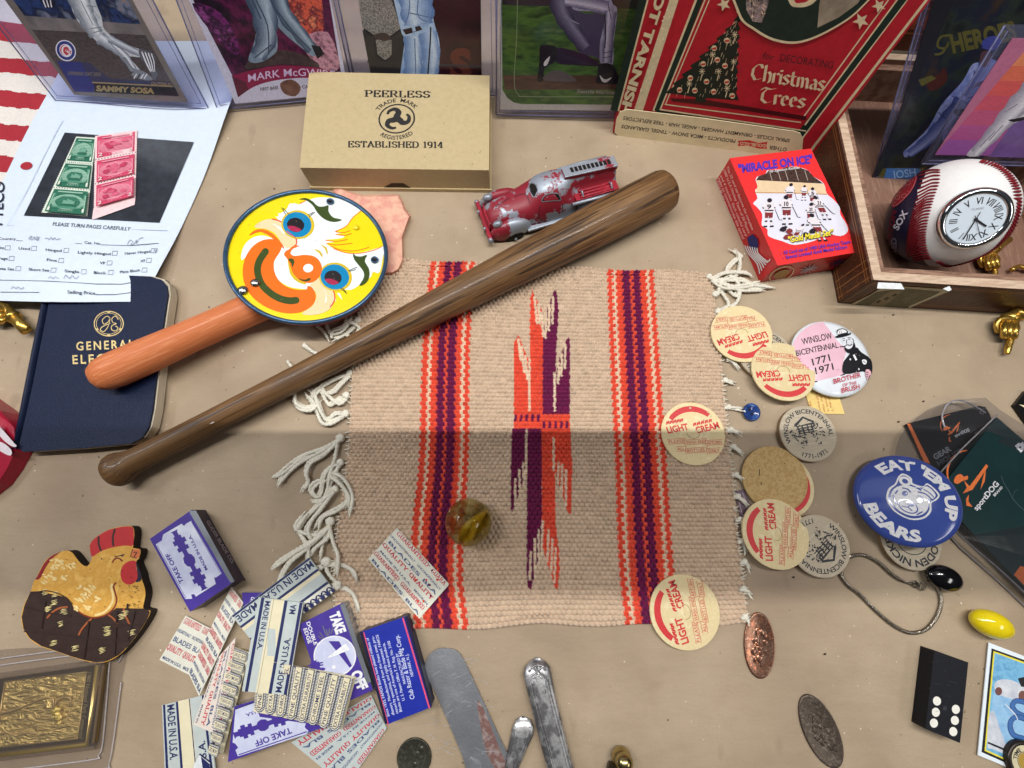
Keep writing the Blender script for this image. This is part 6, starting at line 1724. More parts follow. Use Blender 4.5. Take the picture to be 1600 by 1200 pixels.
# ------------------------------------------------------------------ wooden nickels
NKM = M('nickel_wood', (196, 184, 162), .6, .06, 60, stretch=(1, 8, 1), rgb2=[(182, 168, 146), (202, 190, 170)], lo=.3, hi=.7, bump=.1, objrand=.14)
NKS = M('nickel_edge', (140, 116, 86), .7, .15, 200, stretch=(1, 1, .2))
NKR = .0195
NF = lambda x, y, o=0.0: Vector((x * NKR, y * NKR, .0042 + o))
GINK = ink('grey_black_ink', (50, 52, 58))
def make_nickel(words):
    t = thing('wooden_nickel', 'n', 'wooden nickel', (0, 0, 0), 'wooden nickel tokens')
    mb = MB(.00002)
    mb.lathe([(0, 0), (0, NKR * .98), (.0004, NKR), (.0038, NKR), (.0042, NKR * .975), (.0042, 0)], NKM, (0, 0, 0), (0, 0, 1), 64, False, mats=[NKS, NKS, NKS, NKM, NKM])
    f = NF
    if words:
        mb.arc(f, 'WINSLOW BICENTENNIAL', .72, 92, .15, GINK, bold=.02, squeeze=1.02)
        mb.arc(f, '1771-1971', .88, 270, .15, GINK, bottom=True, bold=.02, squeeze=1.15)
        rnd = random.Random(5)
        mb.flat(f, [(-.42, .36), (-.02, .62), (.34, .40), (.30, .30), (-.36, .28)], GINK)
        mb.flat(f, [(-.34, .30), (-.02, .54), (.26, .36)], NKM)
        for y in (.28, .2, .1, .02): mb.line(f, [(-.36, y), (.34, y + .03)], .03, GINK)
        for x in (-.3, -.14, .04, .2): mb.line(f, [(x, .3), (x, .0)], .045, GINK)
        for _ in range(110):
            a, r_ = rnd.uniform(0, 6.28), rnd.uniform(.1, .56) ** .8
            x, y = r_ * math.cos(a), r_ * math.sin(a) * .82 - .04
            if (x > -.12 and x < .12 and y < -.1): continue
            mb.line(f, [(x, y), (x + rnd.uniform(-.1, .1), y + rnd.uniform(-.09, .09))], rnd.uniform(.015, .05), GINK)
    else:
        mb.arc(f, 'WOODEN NICKEL', .66, 90, .22, GINK, bold=.03)
        mb.line(f, ell(0, 0, .5, n=30), .03, GINK, True)
        mb.line(f, cr([(-.3, -.1), (-.1, .2), (.1, -.1), (.3, .2)], 4, False), .06, GINK)
    mb.build('token', t)
    return t
n0 = make_nickel(True); n1 = make_nickel(False)
def put_n(o, px, py, z, rot, label, tilt=(0, 0)):
    p = at(px, py, z + .0042); p.z = z
    o.location = p; o.rotation_euler = (tilt[0], tilt[1], R(rot)); o['label'] = label
put_n(n0, 1263, 677, .0002, 8, 'grey wooden nickel with WINSLOW BICENTENNIAL ring of letters, below the yellow paper scrap')
put_n(dup(n0, (0, 0, 0)), 1281, 853, .0002, 219, 'turned wooden nickel beside the silver chain, partly under a milk cap')
put_n(dup(n0, (0, 0, 0)), 1196, 553, .0002, -28, 'wooden nickel almost covered by two upside down milk caps')
put_n(n1, 1424, 842, .0002, 190, 'wooden nickel showing only upside down letters below the blue badge')

# ------------------------------------------------------------------ badges
def badge(name, label, c, n, rad, up, dome, face, back, art, group='round pin badges'):
    t = thing(name, label, 'badge', c, group)
    D = Disc(c, n, rad, up, dome)
    mb = MB(.00006, .00003)
    prof = [(-.0035, rad * .93), (-.0030, rad * .99), (-.0016, rad * 1.012), (-.0003, rad * 1.0)]
    for k in range(1, 11):
        r_ = 1 - k / 10
        prof.append((dome * (1 - r_ * r_), rad * r_))
    D.lv = 2
    mb.lathe(prof, face, c, n, 72)
    art(mb, D)
    mb.build('face', t)
    mb = MB(); mb.lathe([(-.0036, 0), (-.0036, rad * .9), (-.0030, rad * .985), (-.0024, rad * .93), (-.0024, 0)], back, c, n, 48); mb.build('back_rim', t)
    return D
BBL = M('badge_blue', (62, 82, 160), .16, .06, 40, coat=.8)
def bear_art(mb, D):
    f = D
    mb.arc(f, "EAT 'EM UP", .66, 79, .22, WINK, bold=.05, squeeze=1.12)
    mb.arc(f, 'BEARS', .88, 264, .22, WINK, bottom=True, bold=.05, squeeze=1.5)
    p = lambda pts, m, n=4: mb.flat(f, cr(pts, n), m)
    # a plain bear face with a small flat cap
    e = lambda x, y, rx, ry, m, rot=0: mb.flat(f, ell(x, y, rx, ry, rot, 26), m)
    p([(-.36, .36), (-.30, .48), (-.14, .46), (-.08, .36), (.10, .40), (.16, .52), (.42, .42), (.42, .26), (.36, .14), (.42, -.04), (.36, -.26), (.16, -.42), (-.14, -.42), (-.36, -.26), (-.42, -.02), (-.36, .16)], WINK)
    p([(-.33, .34), (-.28, .44), (-.16, .42), (-.10, .31), (.10, .36), (.17, .48), (.39, .39), (.39, .27), (.33, .13), (.38, -.04), (.33, -.24), (.14, -.39), (-.13, -.39), (-.33, -.24), (-.38, -.02), (-.33, .16)], BBL)
    e(-.22, .32, .11, .11, WINK, 0); e(-.22, .32, .055, .055, BBL); e(0, -.04, .345, .325, WINK)
    p([(.10, .24), (.16, .44), (.36, .36), (.34, .22), (.24, .18)], WINK); mb.line(f, cr([(.06, .22), (.20, .26), (.36, .20)], 4, False), .03, BBL); mb.line(f, cr([(.13, .34), (.24, .33), (.36, .28)], 4, False), .02, BBL)
    e(.02, -.18, .19, .14, BBL); e(.02, -.18, .165, .118, WINK); e(.03, -.11, .075, .05, BBL)
    mb.line(f, cr([(.03, -.14), (.02, -.2), (-.08, -.24)], 4, False), .022, BBL); mb.line(f, cr([(.02, -.2), (.12, -.23)], 4, False), .022, BBL)
    for sx in (-.13, .15): e(sx, .05, .05, .062, BBL); e(sx + .015, .07, .016, .02, WINK)
    for l in ([(-.22, .14), (-.12, .17), (-.05, .13)], [(.08, .13), (.15, .16), (.24, .11)], [(-.30, -.10), (-.24, -.20), (-.16, -.26)], [(.28, -.14), (.22, -.26)], [(-.27, .04), (-.28, -.06)]): mb.line(f, cr(l, 4, False), .024, BBL)
badge('bear_badge', "blue pin badge reading EAT 'EM UP BEARS with a white bear head", (.25448, .00747, .0140), (-.266, .111, 1), .0289, (27, -53), .0042, BBL, M('badge_back_dark', (30, 34, 60), .3), bear_art)
BWH = M('badge_white', (228, 234, 240), .22, .04, 90, coat=.6)
def win_art(mb, D):
    f = lambda x, y, o=0.0: D.px(1110 + x * 270 / 1600, 470 + y * 270 / 1600, o)
    f.lv = 2
    PNK_ = M('badge_pink', (232, 188, 204), .22, .06, 60, coat=.6)
    mb.flat(f, cr([(1040, 196), (960, 214), (860, 268), (784, 360), (758, 450), (770, 560), (830, 680), (910, 750), (940, 752)], 3, False) + cr([(960, 748), (1210, 690), (1196, 600), (1230, 470), (1150, 380), (1100, 290)], 3, False), PNK_, lv=3)
    K = BLACK
    mb.text(f, 'WINSLOW', (842, 414), (1112, 362), 60, K, .012)
    mb.text(f, 'BICENTENNIAL', (792, 516), (1160, 446), 52, K, .012)
    mb.text(f, '1771', (932, 608), (1086, 568), 62, K, .012)
    mb.text(f, '1971', (962, 688), (1118, 648), 62, K, .012)
    mb.line(f, [(945, 756), (1220, 690)], 12, K)
    p = lambda pts, m, n=3: mb.flat(f, cr(pts, n), m)
    p([(1232, 540), (1330, 440), (1380, 480), (1480, 540), (1500, 620), (1480, 690), (1400, 660), (1220, 690), (1194, 610)], K)
    mb.line(f, [(1262, 548), (1360, 646)], 14, WINK); mb.line(f, [(1302, 510), (1330, 560)], 20, WINK)
    p([(1385, 560), (1410, 548), (1436, 560), (1430, 590), (1400, 592)], WINK); mb.line(f, [(1398, 566), (1424, 580)], 6, K)
    SK = M('badge_paper', (226, 228, 236), .25, coat=.5)
    p([(1188, 360), (1280, 340), (1310, 400), (1300, 460), (1250, 480), (1206, 440), (1200, 400)], SK)
    p([(1212, 440), (1250, 460), (1290, 440), (1310, 390), (1326, 440), (1310, 490), (1260, 500), (1222, 480)], K)
    mb.line(f, cr([(1170, 440), (1215, 436), (1240, 420), (1270, 424), (1290, 410)], 4, False), 9, K)
    for l in ([(1200, 366), (1226, 358)], [(1252, 352), (1280, 350)], [(1240, 370), (1236, 410)], [(1204, 380), (1224, 376)], [(1254, 368), (1276, 364)]): mb.line(f, l, 6, K)
    p([(1130, 345), (1160, 330), (1150, 290), (1180, 268), (1230, 264), (1262, 290), (1260, 310), (1290, 300), (1280, 322), (1210, 345), (1150, 356)], K); p([(1160, 322), (1160, 294), (1184, 276), (1226, 272), (1250, 296), (1210, 310)], WINK)
    for l in ([(1175, 288), (1180, 318)], [(1190, 282), (1196, 314)]): mb.line(f, l, 4, K)
    mb.line(f, cr([(1292, 360), (1306, 370), (1300, 396)], 4, False), 7, K)
    p([(1420, 650), (1450, 640), (1480, 666), (1470, 710), (1446, 736), (1424, 700)], M('badge_skin', (226, 178, 188), .25, coat=.5))
    for l in ([(1422, 664), (1452, 672)], [(1424, 684), (1450, 694)], [(1430, 706), (1452, 712)], [(1470, 690), (1450, 738)]): mb.line(f, l, 6, K)
    RD = ink('badge_red', (190, 40, 66))
    mb.text(f, 'BROTHER', (1122, 778), (1376, 712), 44, RD, .008)
    mb.text(f, 'OF THE', (1204, 803), (1336, 776), 26, RD, .006)
    mb.text(f, 'BRUSH', (1204, 858), (1372, 818), 44, RD, .008)
    for _ in range(30): mb.flat(f, ell(random.uniform(800, 1450), random.uniform(230, 860), random.uniform(2, 6), n=6), ink('badge_speck', (186, 170, 168)))
badge('bicentennial_badge', 'pink and white WINSLOW BICENTENNIAL badge with a man in a bowler hat', (.2296, .10648, .0060), (.04, .02, 1), .0286, (-14, -60), .0030, BWH, M('badge_back_tin', (180, 170, 150), .3, metal=.6), win_art)

# yellow paper scrap, blue button, tag under the mat edge
mb = MB(.0003); sp = flat(.0008)
f = Z(sp, 1110, 470, 5.926)
mb.slab(sp, [(1256, 606), (1308, 610), (1320, 647), (1268, 646)], .0004, M('yellow_paper', (232, 204, 128), .7, .06, 300))
for s_, a, b in (('of the T', (1085, 890), (1120, 1030)), ('which is', (1050, 880), (1085, 1025)), ('your Iden', (1010, 860), (1050, 1030)), ('if of them', (968, 850), (1010, 1020)), ('TRUE', (905, 930), (935, 1040))):
    mb.text(f, s_, a, b, 18, ink('scrap_red_ink', (188, 100, 66)), .0)
tag(mb.build('paper_scrap'), 'yellow paper scrap with small red print poking out below the WINSLOW badge', 'paper scrap')
bc = at(1174, 644, .0018)
BTM = M('button_blue', (44, 74, 138), .18, .3, 150, coat=.6, rgb2=[(30, 52, 108), (60, 98, 166)], lo=.3, hi=.7)
mb = MB()
bn = (.12, -.1, 1); br_ = .0064
mb.lathe([(-.0014, 0), (-.0014, br_ * .8), (0, br_), (.0010, br_ * .97), (.0013, br_ * .8), (.0008, br_ * .62), (.0004, br_ * .5), (.0004, 0)], BTM, bc, bn, 36)
t = thing('clothing_button', 'small round blue two hole button beside the mat fringe', 'button', (bc.x, bc.y, 0))
mb.build('button_disc', t)
BP = Plane(bc + Vector(bn).normalized() * .0005, bn)
for x, y in ((1171, 640), (1175, 647)):
    mb = MB(.00012); mb.flat(BP, ell(x, y, 2.0, 2.6, 20, 12), M('button_hole', (14, 18, 36), .6)); mb.build('hole', t)
mb = MB(.0001); tp = flat(.0010)
mb.slab(tp, [(1148, 768), (1162, 764), (1180, 806), (1158, 812)], .0008, M('dull_mauve_tag', (104, 84, 96), .5, .2, 200))
mb.line(tp, [(1152, 772), (1160, 770), (1172, 802), (1160, 806)], 1.6, M('tag_edge', (164, 140, 150), .4), True)
tag(mb.build('paper_tag'), 'dark mauve scrap peeking out between the mat edge and the caps', 'paper tag')

# ------------------------------------------------------------------ green booklet in clear bag and black hang card
ORG2 = ink('orange_ink', (240, 124, 62))
def dog_logo(mb, f, O, X, Y, lw=1.0):
    g_ = lambda x, y: (O[0] + X[0] * x + Y[0] * y, O[1] + X[1] * x + Y[1] * y)
    a = [g_(.5 + .52 * math.cos(R(t_)), .5 + .56 * math.sin(R(t_))) for t_ in range(75, 215, 8)]
    mb.line(f, a, [lw * (.5 + 2.2 * math.sin(math.pi * i / (len(a) - 1))) for i in range(len(a))], ORG2)
    mb.flat(f, cr([g_(*q_) for q_ in ((.12, .30), (.2, .44), (.34, .46), (.42, .36), (.52, .36), (.5, .26), (.36, .26), (.22, .22))], 3), ORG2)
    mb.flat(f, [g_(*q_) for q_ in ((.4, .26), (.52, .06), (1.08, .52), (1.12, .44), (.58, -.06), (.3, -.08), (.44, .04))], ORG2)
    mb.flat(f, [g_(*q_) for q_ in ((.98, .3), (1.04, .36), (.96, .08), (.80, -.12), (.88, .08))], ORG2)
    mb.flat(f, [g_(*q_) for q_ in ((.36, -.26), (.46, -.16), (.42, -.34), (.5, -.52), (.34, -.44))], ORG2)
gp = flat(.0075)
t = thing('booklet', 'dark green booklet with orange hunter logo under the blue badge', 'booklet', at(1560, 760, 0))
mb = MB(.00008)
q = [(1558, 652), (1680, 758), (1640, 960), (1462, 772)]
mb.slab(gp, q, .0035, M('booklet_green', (22, 52, 54), .3, .15, 60, coat=.4))
fz = Z(gp, 1400, 600, 6)
dog_logo(mb, fz, (520, 1030), (330, -100), (-60, -330), 7)
mb.text(fz, 'sportDOG', (758, 1190), (968, 940), 52, WINK, .03)
mb.text(fz, 'BRAND', (924, 1056), (1002, 972), 24, WINK, .03)
mb.flat(fz, [(1112, 580), (1150, 548), (1160, 560), (1190, 540), (1200, 575), (1196, 620), (1168, 644)], WINK); mb.flat(fz, [(1150, 590), (1168, 580), (1172, 596), (1156, 602)], BLACK)
mb.flat(gp, [(1594, 884), (1640, 900), (1640, 956), (1584, 898)], ORG2)
mb.line(fz, cr([(985, 860), (1010, 930), (1060, 1010), (1090, 1070), (1150, 1140), (1220, 1200)], 5, False), 5, ink('booklet_crease', (84, 104, 108), .4))
mb.line(fz, cr([(1090, 1060), (1110, 1010), (1140, 990)], 5, False), 3, ink('booklet_crease', (84, 104, 108), .4))
mb.build('cover', t)
bp_ = flat(.0022)
t = thing('hang_card', 'black hang card with an orange edge strip behind the green booklet', 'hang card', at(1480, 680, 0))
mb = MB(.00008)
mb.slab(bp_, [(1414, 664), (1420, 661), (1530, 634), (1540, 636), (1546, 646), (1575, 720), (1470, 760)], .0010, M('hang_card_black', (22, 20, 24), .3, .2, coat=.3))
fz = Z(bp_, 1400, 600, 6)
mb.flat(fz, [(104, 376), (132, 370), (320, 748), (262, 730)], ORG2)
dog_logo(mb, fz, (430, 480), (160, -40), (-20, -160), 4)
mb.text(fz, 'sportDOG', (555, 500), (690, 440), 30, WINK, .02)
mb.text(fz, 'GEAR', (366, 712), (520, 620), 50, M('embossed_grey', (140, 144, 150), .3), .04)
mb.text(fz, 'HOUSE', (400, 770), (620, 640), 44, M('embossed_dim', (84, 88, 96), .3), .04)
mb.flat(fz, ell(806, 266, 24, 17), M('punch_grey', (140, 134, 128), .4)); mb.flat(fz, ell(806, 268, 17, 11), BLACK)
mb.build('card', t)
BAG = clear('clear_bag', (214, 214, 218), alpha=.975, rough=.14)
t = thing('plastic_bag', 'clear plastic bag around the green booklet and the black hang card', 'plastic bag', at(1500, 700, 0))
mb = MB()
bq = [(1450, 640), (1530, 622), (1562, 640), (1720, 770), (1720, 1010), (1440, 780), (1400, 700)]
vs = []
bagz = lambda x, y, o=0: at(x, y, .0088 + .0010 * math.sin(x * .06) * math.sin(y * .05) - .004 * sm(1520, 1440, x) + o)
mb.flat(bagz, cr(bq, 4), BAG)
mb.build('film', t)
mb = MB(.0002)
BE = M('bag_seam', (150, 146, 150), .15, .2, 200)
mb.tube([at(1436, 776, .004), at(1505, 842, .006), at(1560, 888, .006), at(1640, 962, .006)], .0006, BE, 6)
mb.tube([at(1450, 800, .001), at(1500, 856, .001), at(1560, 908, .001), at(1640, 985, .001)], .0005, BE, 6)
mb.tube([at(1558, 648, .0086), at(1504, 700, .0086), at(1466, 742, .0082)], .0005, BE, 6)
loop_ = cr([(1476, 668), (1472, 650), (1480, 632), (1498, 625), (1518, 632), (1540, 645)], 6, False)
mb.tube([at(x, y, .0068) for x, y in loop_], .0006, BE, 6)
mb.build('seam', t)
mb = MB(); mb.slab(flat(.003), [(1586, 633), (1604, 610), (1640, 640), (1620, 680), (1598, 650)], .0028, M('black_corner', (20, 20, 20), .3), M('black_corner', (20, 20, 20), .3))
mb.o = .0001; mb.flat(flat(.003), [(1592, 632), (1606, 640), (1606, 634)], CREAM)
tag(mb.build('card_corner'), 'black corner of a printed packet at the right edge of the picture', 'packet')

# ------------------------------------------------------------------ chain, beads, egg, domino
SILV = M('silver_chain', (150, 142, 130), .22, .25, 900, metal=1, bump=.8, bscale=1600)
t = thing('chain_bracelet', 'thin flat silver chain bracelet with clasp curled on the paper', 'bracelet', at(1390, 930, 0))
path = cr([(1316, 898), (1311, 888), (1318, 876), (1334, 868), (1352, 868), (1374, 880), (1394, 898), (1410, 908)], 6, False)
path2 = cr([(1312, 896), (1324, 914), (1342, 928), (1362, 948), (1384, 968), (1404, 982), (1424, 989), (1446, 984), (1462, 966), (1470, 944), (1468, 926), (1458, 910), (1448, 906)], 6, False)
for p_ in (path, path2):
    mb = MB(); pts = []
    for x, y in p_: pts.append(at(x, y, .0012))
    L_ = len(pts)
    o_ = [pts[0]]
    for p in pts[1:]:
        while (p - o_[-1]).length > .0008: o_.append(o_[-1] + (p - o_[-1]).normalized() * .0007)
    mb.tube(o_, [(.0011 * (1 + .12 * (k % 2))) for k in range(len(o_))], SILV, 8, flatn=(0, 0, 1)); mb.build('chain', t)
mb = MB()
mb.tube([at(x, y, .0015) for x, y in ell(1432, 913, 6, 4.5, 20, 14) + [(1438, 913)]], .0006, SILV, 6); mb.tube([at(x, y, .0018) for x, y in ell(1441, 916, 4, 6, 10, 12) + [(1445, 916)]], .0006, SILV, 6)
mb.ball(at(1436, 912, .002), .0015, SILV, n=10, k=7); mb.tube([at(1410, 908, .0012), at(1420, 911, .0014), at(1428, 913, .0014)], .0008, SILV, 6)
mb.build('clasp', t)
c_ = at(1475, 903, .0052)
mb = MB(); mb.ball(c_, 1, M('black_glass', (10, 10, 14), .05, .1, coat=1), sx=Vector((1, -.32, 0)).normalized() * .0112, sy=Vector((.32, 1, 0)).normalized() * .0078, sz=(0, 0, .0052), n=36, k=20)
tag(mb.build('oval_bead'), 'glossy black oval bead above the silver chain', 'bead', None)
c_ = at(1549, 975, .0075)
mb = MB(); mb.ball(c_, 1, M('yellow_glaze', (232, 208, 24), .12, .06, 300, coat=.8), sx=Vector((1, -.38, 0)).normalized() * .0122, sy=Vector((.38, 1, 0)).normalized() * .0080, sz=(0, 0, .0076), n=36, k=20)
tag(mb.build('toy_egg'), 'glossy yellow egg shaped bead above the football card', 'egg')
DOM = M('domino_black', (17, 19, 27), .5, .3, 500, bump=.04, bscale=700, spec=.2)
t = thing('domino', 'black domino with six white pips and a blank half', 'domino', at(1465, 1085, 0))
mb = MB(); dp = flat(.0100)
P_ = prism_top(mb, [(1460, 1016), (1513, 1035), (1500, 1161), (1446, 1139)], .0100, .0002, DOM, DOM)
mb.build('tile', t, bevel=.0006)
f = Z(dp, 1200, 900, 4)
PIP = M('pip_white', (232, 230, 220), .4, .04)
for x, y in ((1055, 781), (1048, 851), (1036, 919), (1173, 833), (1167, 902), (1157, 972)):
    mb = MB(.0001); mb.flat(f, ell(x, y, 25, 29, -15, 20), PIP); mb.build('pip', t)
mb = MB(.00012); mb.flat(f, ell(1104, 826, 14, 15, 0, 16), ink('faint_dot', (44, 44, 52)))
for _ in range(14):
    x, y = random.uniform(1030, 1230), random.uniform(520, 900); mb.line(f, [(x, y), (x + random.uniform(-40, 40), y + random.uniform(-14, 14))], 1.5, ink('domino_scratch', (58, 60, 70)))
mb.build('surface_wear', t)

# football card and bottle cap
t0_ = flat(.0016)
mb = MB(.0001)
mb.slab(t0_, [(1545, 1004), (1650, 1044), (1640, 1226), (1528, 1180)], .0005, M('card_white', (228, 238, 246), .35, .02, coat=.3))
f = Z(t0_, 1200, 900, 4)
mb.flat(f, [(1397, 452), (1800, 596), (1760, 1290), (1334, 1100)], BLACK); mb.flat(f, [(1408, 468), (1800, 610), (1750, 1270), (1352, 1092)], YEL); mb.flat(f, [(1416, 480), (1800, 622), (1750, 1258), (1362, 1086)], noiseM('sky_print', [(60, 130, 180), (120, 184, 220), (84, 150, 200)], 120))
LB = noiseM('light_blue_jersey', [(110, 160, 208), (152, 196, 230), (128, 176, 220)], 140)
mb.flat(f, cr([(1420, 700), (1480, 740), (1560, 780), (1700, 760), (1800, 800), (1780, 1200), (1600, 1180), (1480, 1110), (1440, 980), (1400, 830)], 3), LB)
WS = noiseM('white_sleeve', [(180, 186, 200), (222, 226, 232)], 160)
mb.flat(f, cr([(1412, 690), (1440, 650), (1520, 650), (1600, 690), (1640, 730), (1580, 780), (1500, 760), (1440, 740)], 3), WS)
mb.flat(f, cr([(1376, 900), (1396, 840), (1420, 870), (1450, 960), (1480, 1040), (1490, 1110), (1400, 1080), (1370, 1060)], 3), WS)
mb.flat(f, ell(1440, 720, 22, 26), ink('fist_dark', (110, 62, 60), .3)); mb.flat(f, ell(1590, 750, 26, 34), ink('arm_brown', (116, 74, 62), .3)); mb.flat(f, [(1560, 640), (1640, 620), (1640, 700), (1580, 690)], BLACK)
for pts in ([(1610, 790), (1550, 780), (1526, 810), (1550, 850), (1610, 880)], [(1620, 900), (1550, 880), (1512, 920), (1530, 990), (1600, 1016)]): mb.line(f, cr(pts, 4, False), 34, ink('number_outline', (30, 64, 120), .3)); mb.line(f, cr(pts, 4, False), 24, ink('number_blue', (54, 104, 168), .3))
mb.line(f, cr([(1480, 800), (1540, 860), (1560, 900)], 4, False), 5, WINK)
mb.line(f, [(1372, 1040), (1490, 1090)], 12, BLACK)
tag(mb.build('football_card'), 'football card in light blue with white border at the bottom right corner', 'trading card')
bc_ = at(1606, 1192, .005); BR2 = .0105
t = thing('metal_cap', 'small round metal cap with cream face on the football card corner', 'bottle cap', (bc_.x, bc_.y, 0))
mb = MB(); mb.lathe([(-.0036, BR2 * 1.02), (-.001, BR2 * 1.04), (0, BR2), (.0001, BR2 * .86), (-.0006, BR2 * .82), (-.0006, 0)], M('cap_tin', (60, 54, 50), .3, metal=.7), bc_, (0, 0, 1), 40); mb.build('shell', t)
mb = MB(.0001)
Dk = Disc(bc_ - Vector((0, 0, .0006)), (0, 0, 1), BR2 * .82, (-10, -20))
fd_ = lambda x, y, o=0: Dk(x, y, o)
mb.flat(fd_, ell(0, 0, .99), M('cap_cream', (206, 196, 160), .4)); mb.flat(fd_, ell(0, 0, .56), M('cap_gold', (170, 140, 60), .3, metal=.5)); mb.line(fd_, ell(0, 0, .6), .04, BLACK, True)
mb.arc(fd_, 'TIME', .66, 120, .22, BLACK, bold=.03)
mb.build('cap_face', t)

# ------------------------------------------------------------------ coins and pressed pennies
def relief(mb, c, ax, ay, m, seed, beads=False, dots=10):
    rnd = random.Random(seed)
    top = lambda x, y, o=0.0: c + ax * x + ay * y + Vector((0, 0, o))
    k = 56; rim = [(math.cos(2 * math.pi * i / k), math.sin(2 * math.pi * i / k)) for i in range(k)]
    rings = [(1.0, -.0011), (1.0, -.0001), (.97, .0002), (.92, 0), (.0, 0.0001)]
    vs, fs = [], []
    for r_, z in rings: vs += [top(x * r_, y * r_, z) for x, y in rim]
    for i in range(len(rings) - 1): fs += [(i * k + j, i * k + (j + 1) % k, (i + 1) * k + (j + 1) % k, (i + 1) * k + j) for j in range(k)]
    mb.add(vs, fs, m, True)
    if beads:
        for i in range(64):
            a = 2 * math.pi * i / 64; mb.ball(top(.86 * math.cos(a), .88 * math.sin(a), .0001), .00033, m, n=8, k=5)
    # raised worn design: a bird-like cluster of lobes and strokes
    for _ in range(dots):
        x, y = rnd.uniform(-.42, .42), rnd.uniform(-.5, .5)
        mb.ball(top(x, y, 0), 1, m, sx=ax.normalized() * rnd.uniform(.0008, .002), sy=ay.normalized() * rnd.uniform(.001, .0026), sz=(0, 0, rnd.uniform(.0002, .0005)), n=12, k=6)
    for _ in range(dots // 2):
        x, y = rnd.uniform(-.5, .3), rnd.uniform(-.6, .5)
        mb.tube([top(*q_, .0001) for q_ in cr([(x, y), (x + rnd.uniform(.05, .3), y + rnd.uniform(-.1, .15)), (x + rnd.uniform(.1, .5), y + rnd.uniform(-.2, .2))], 4, False)], .0003, m, 6)
def oval_coin(name, label, cpx, rx, ry, rot, m, seed, beads, z=.0012, cat='pressed penny', group='pressed pennies', dots=18):
    c = at(*cpx, z); k = (at(cpx[0] + 1, cpx[1], z) - c).length
    a = R(-rot)
    ax, ay = Vector((math.cos(a), math.sin(a), 0)) * rx * k, Vector((-math.sin(a), math.cos(a), 0)) * ry * k * .98
    mb = MB(); relief(mb, c, ax, ay, m, seed, beads, dots)
    return tag(mb.build(name, origin=(c.x, c.y, 0)), label, cat, group)
oval_coin('pressed_penny', 'shiny copper pressed penny with a beaded border below the mat corner', (1187, 1008), 24, 48, 8, M('copper', (190, 128, 100), .28, .15, 400, metal=.9, rgb2=[(126, 92, 76), (170, 134, 114)], bump=.2, bscale=600), 4, True)
oval_coin('pressed_penny', 'dull grey brown pressed penny without beads, left of the domino', (1283, 1142), 27, 53, -19, M('dull_penny', (104, 92, 82), .4, .2, 400, metal=.7, rgb2=[(84, 74, 66), (120, 108, 98)], bump=.3, bscale=700), 9, False)
oval_coin('coin', 'small dark worn coin at the bottom edge between the blue razor box and the knife', (647, 1184), 27, 27, 0, M('dark_coin', (84, 82, 72), .4, .2, 500, metal=.6, rgb2=[(64, 64, 56), (98, 96, 86)], bump=.2, bscale=700), 2, False, cat='coin', group=None, dots=4)

# ------------------------------------------------------------------ cutlery
SIL2 = M('old_silver', (150, 150, 152), .4, .2, 120, metal=.85, rgb2=[(132, 130, 132), (206, 206, 208), (160, 156, 154)], lo=.3, hi=.72, bump=.12, bscale=200)
TARN = M('tarnish', (92, 84, 82), .4, .2, 300, metal=.8)
BLD = M('blade_steel', (170, 172, 178), .36, .12, 60, metal=.85, rgb2=[(176, 178, 184), (190, 192, 198)], bump=.12, bscale=700)
def loft(mb, rows, m, n=20, dent=None):     # rows: left px, right px, thickness (m); rounded section lying on the paper
    vs = []
    for (L, Rr_, h) in rows:
        a, b = at(*L, 0), at(*Rr_, 0)
        for i in range(n):
            th = math.pi * 2 * i / n
            u = .5 - .5 * math.cos(th)
            zz = h * .5 + h * .5 * (abs(math.sin(th)) ** .6) * (1 if math.sin(th) > 0 else -1)
            p = a.lerp(b, u); p.z = zz + .0004
            vs.append(p)
    k = len(rows)
    fs = [(j * n + i, j * n + (i + 1) % n, (j + 1) * n + (i + 1) % n, (j + 1) * n + i) for j in range(k - 1) for i in range(n)]
    fs += [tuple(range(n)), tuple((k - 1) * n + i for i in range(n))]
    mb.add(vs, fs, m, True)
mb = MB()
bl = cr([(697, 1013), (712, 1016), (724, 1030), (742, 1068), (766, 1120), (790, 1172), (815, 1225), (742, 1225), (722, 1180), (700, 1128), (680, 1082), (668, 1058), (664, 1040), (672, 1022), (684, 1014)], 4)
mb.slab(flat(.0018), bl, .0015, BLD)
pp_ = flat(.0018)
mb.o = .00003
mb.flat(pp_, cr([(746, 1096), (756, 1108), (780, 1168), (800, 1215), (786, 1215), (762, 1180), (750, 1130)], 4), M('worn_copper_patch', (176, 142, 134), .35, .2, 200, metal=.55, rgb2=[(150, 110, 104), (196, 176, 172)]))
rn = random.Random(3)
for _ in range(50):
    x, y = rn.uniform(680, 760), rn.uniform(1025, 1195); mb.line(pp_, [(x, y), (x + rn.uniform(-18, 18), y + rn.uniform(-10, 10))], rn.uniform(.2, .5), ink('blade_scratch', (188, 190, 196), .3))
tag(mb.build('table_knife', bevel=.0004), 'worn silver table knife blade with rounded tip at the bottom edge', 'knife')
t = thing('table_knife', 'ornate silver knife handle with engraved initial at the bottom edge', 'knife', at(860, 1120, 0))
mb = MB()
loft(mb, [((838, 1026), (842, 1027), .001), ((828, 1030), (852, 1031), .004), ((820, 1038), (859, 1039), .0058), ((817, 1050), (861, 1050), .0066), ((822, 1072), (865, 1072), .0066), ((832, 1110), (874, 1110), .0066), ((842, 1150), (884, 1150), .0066), ((856, 1205), (898, 1205), .0066), ((866, 1240), (908, 1240), .0066)], SIL2, 24)
mb.build('grip', t)
kp = flat(.0068)
fk = Z(lambda x, y, o=0: at(x, y, .0067 + o), 800, 900, 4)
mb = MB()
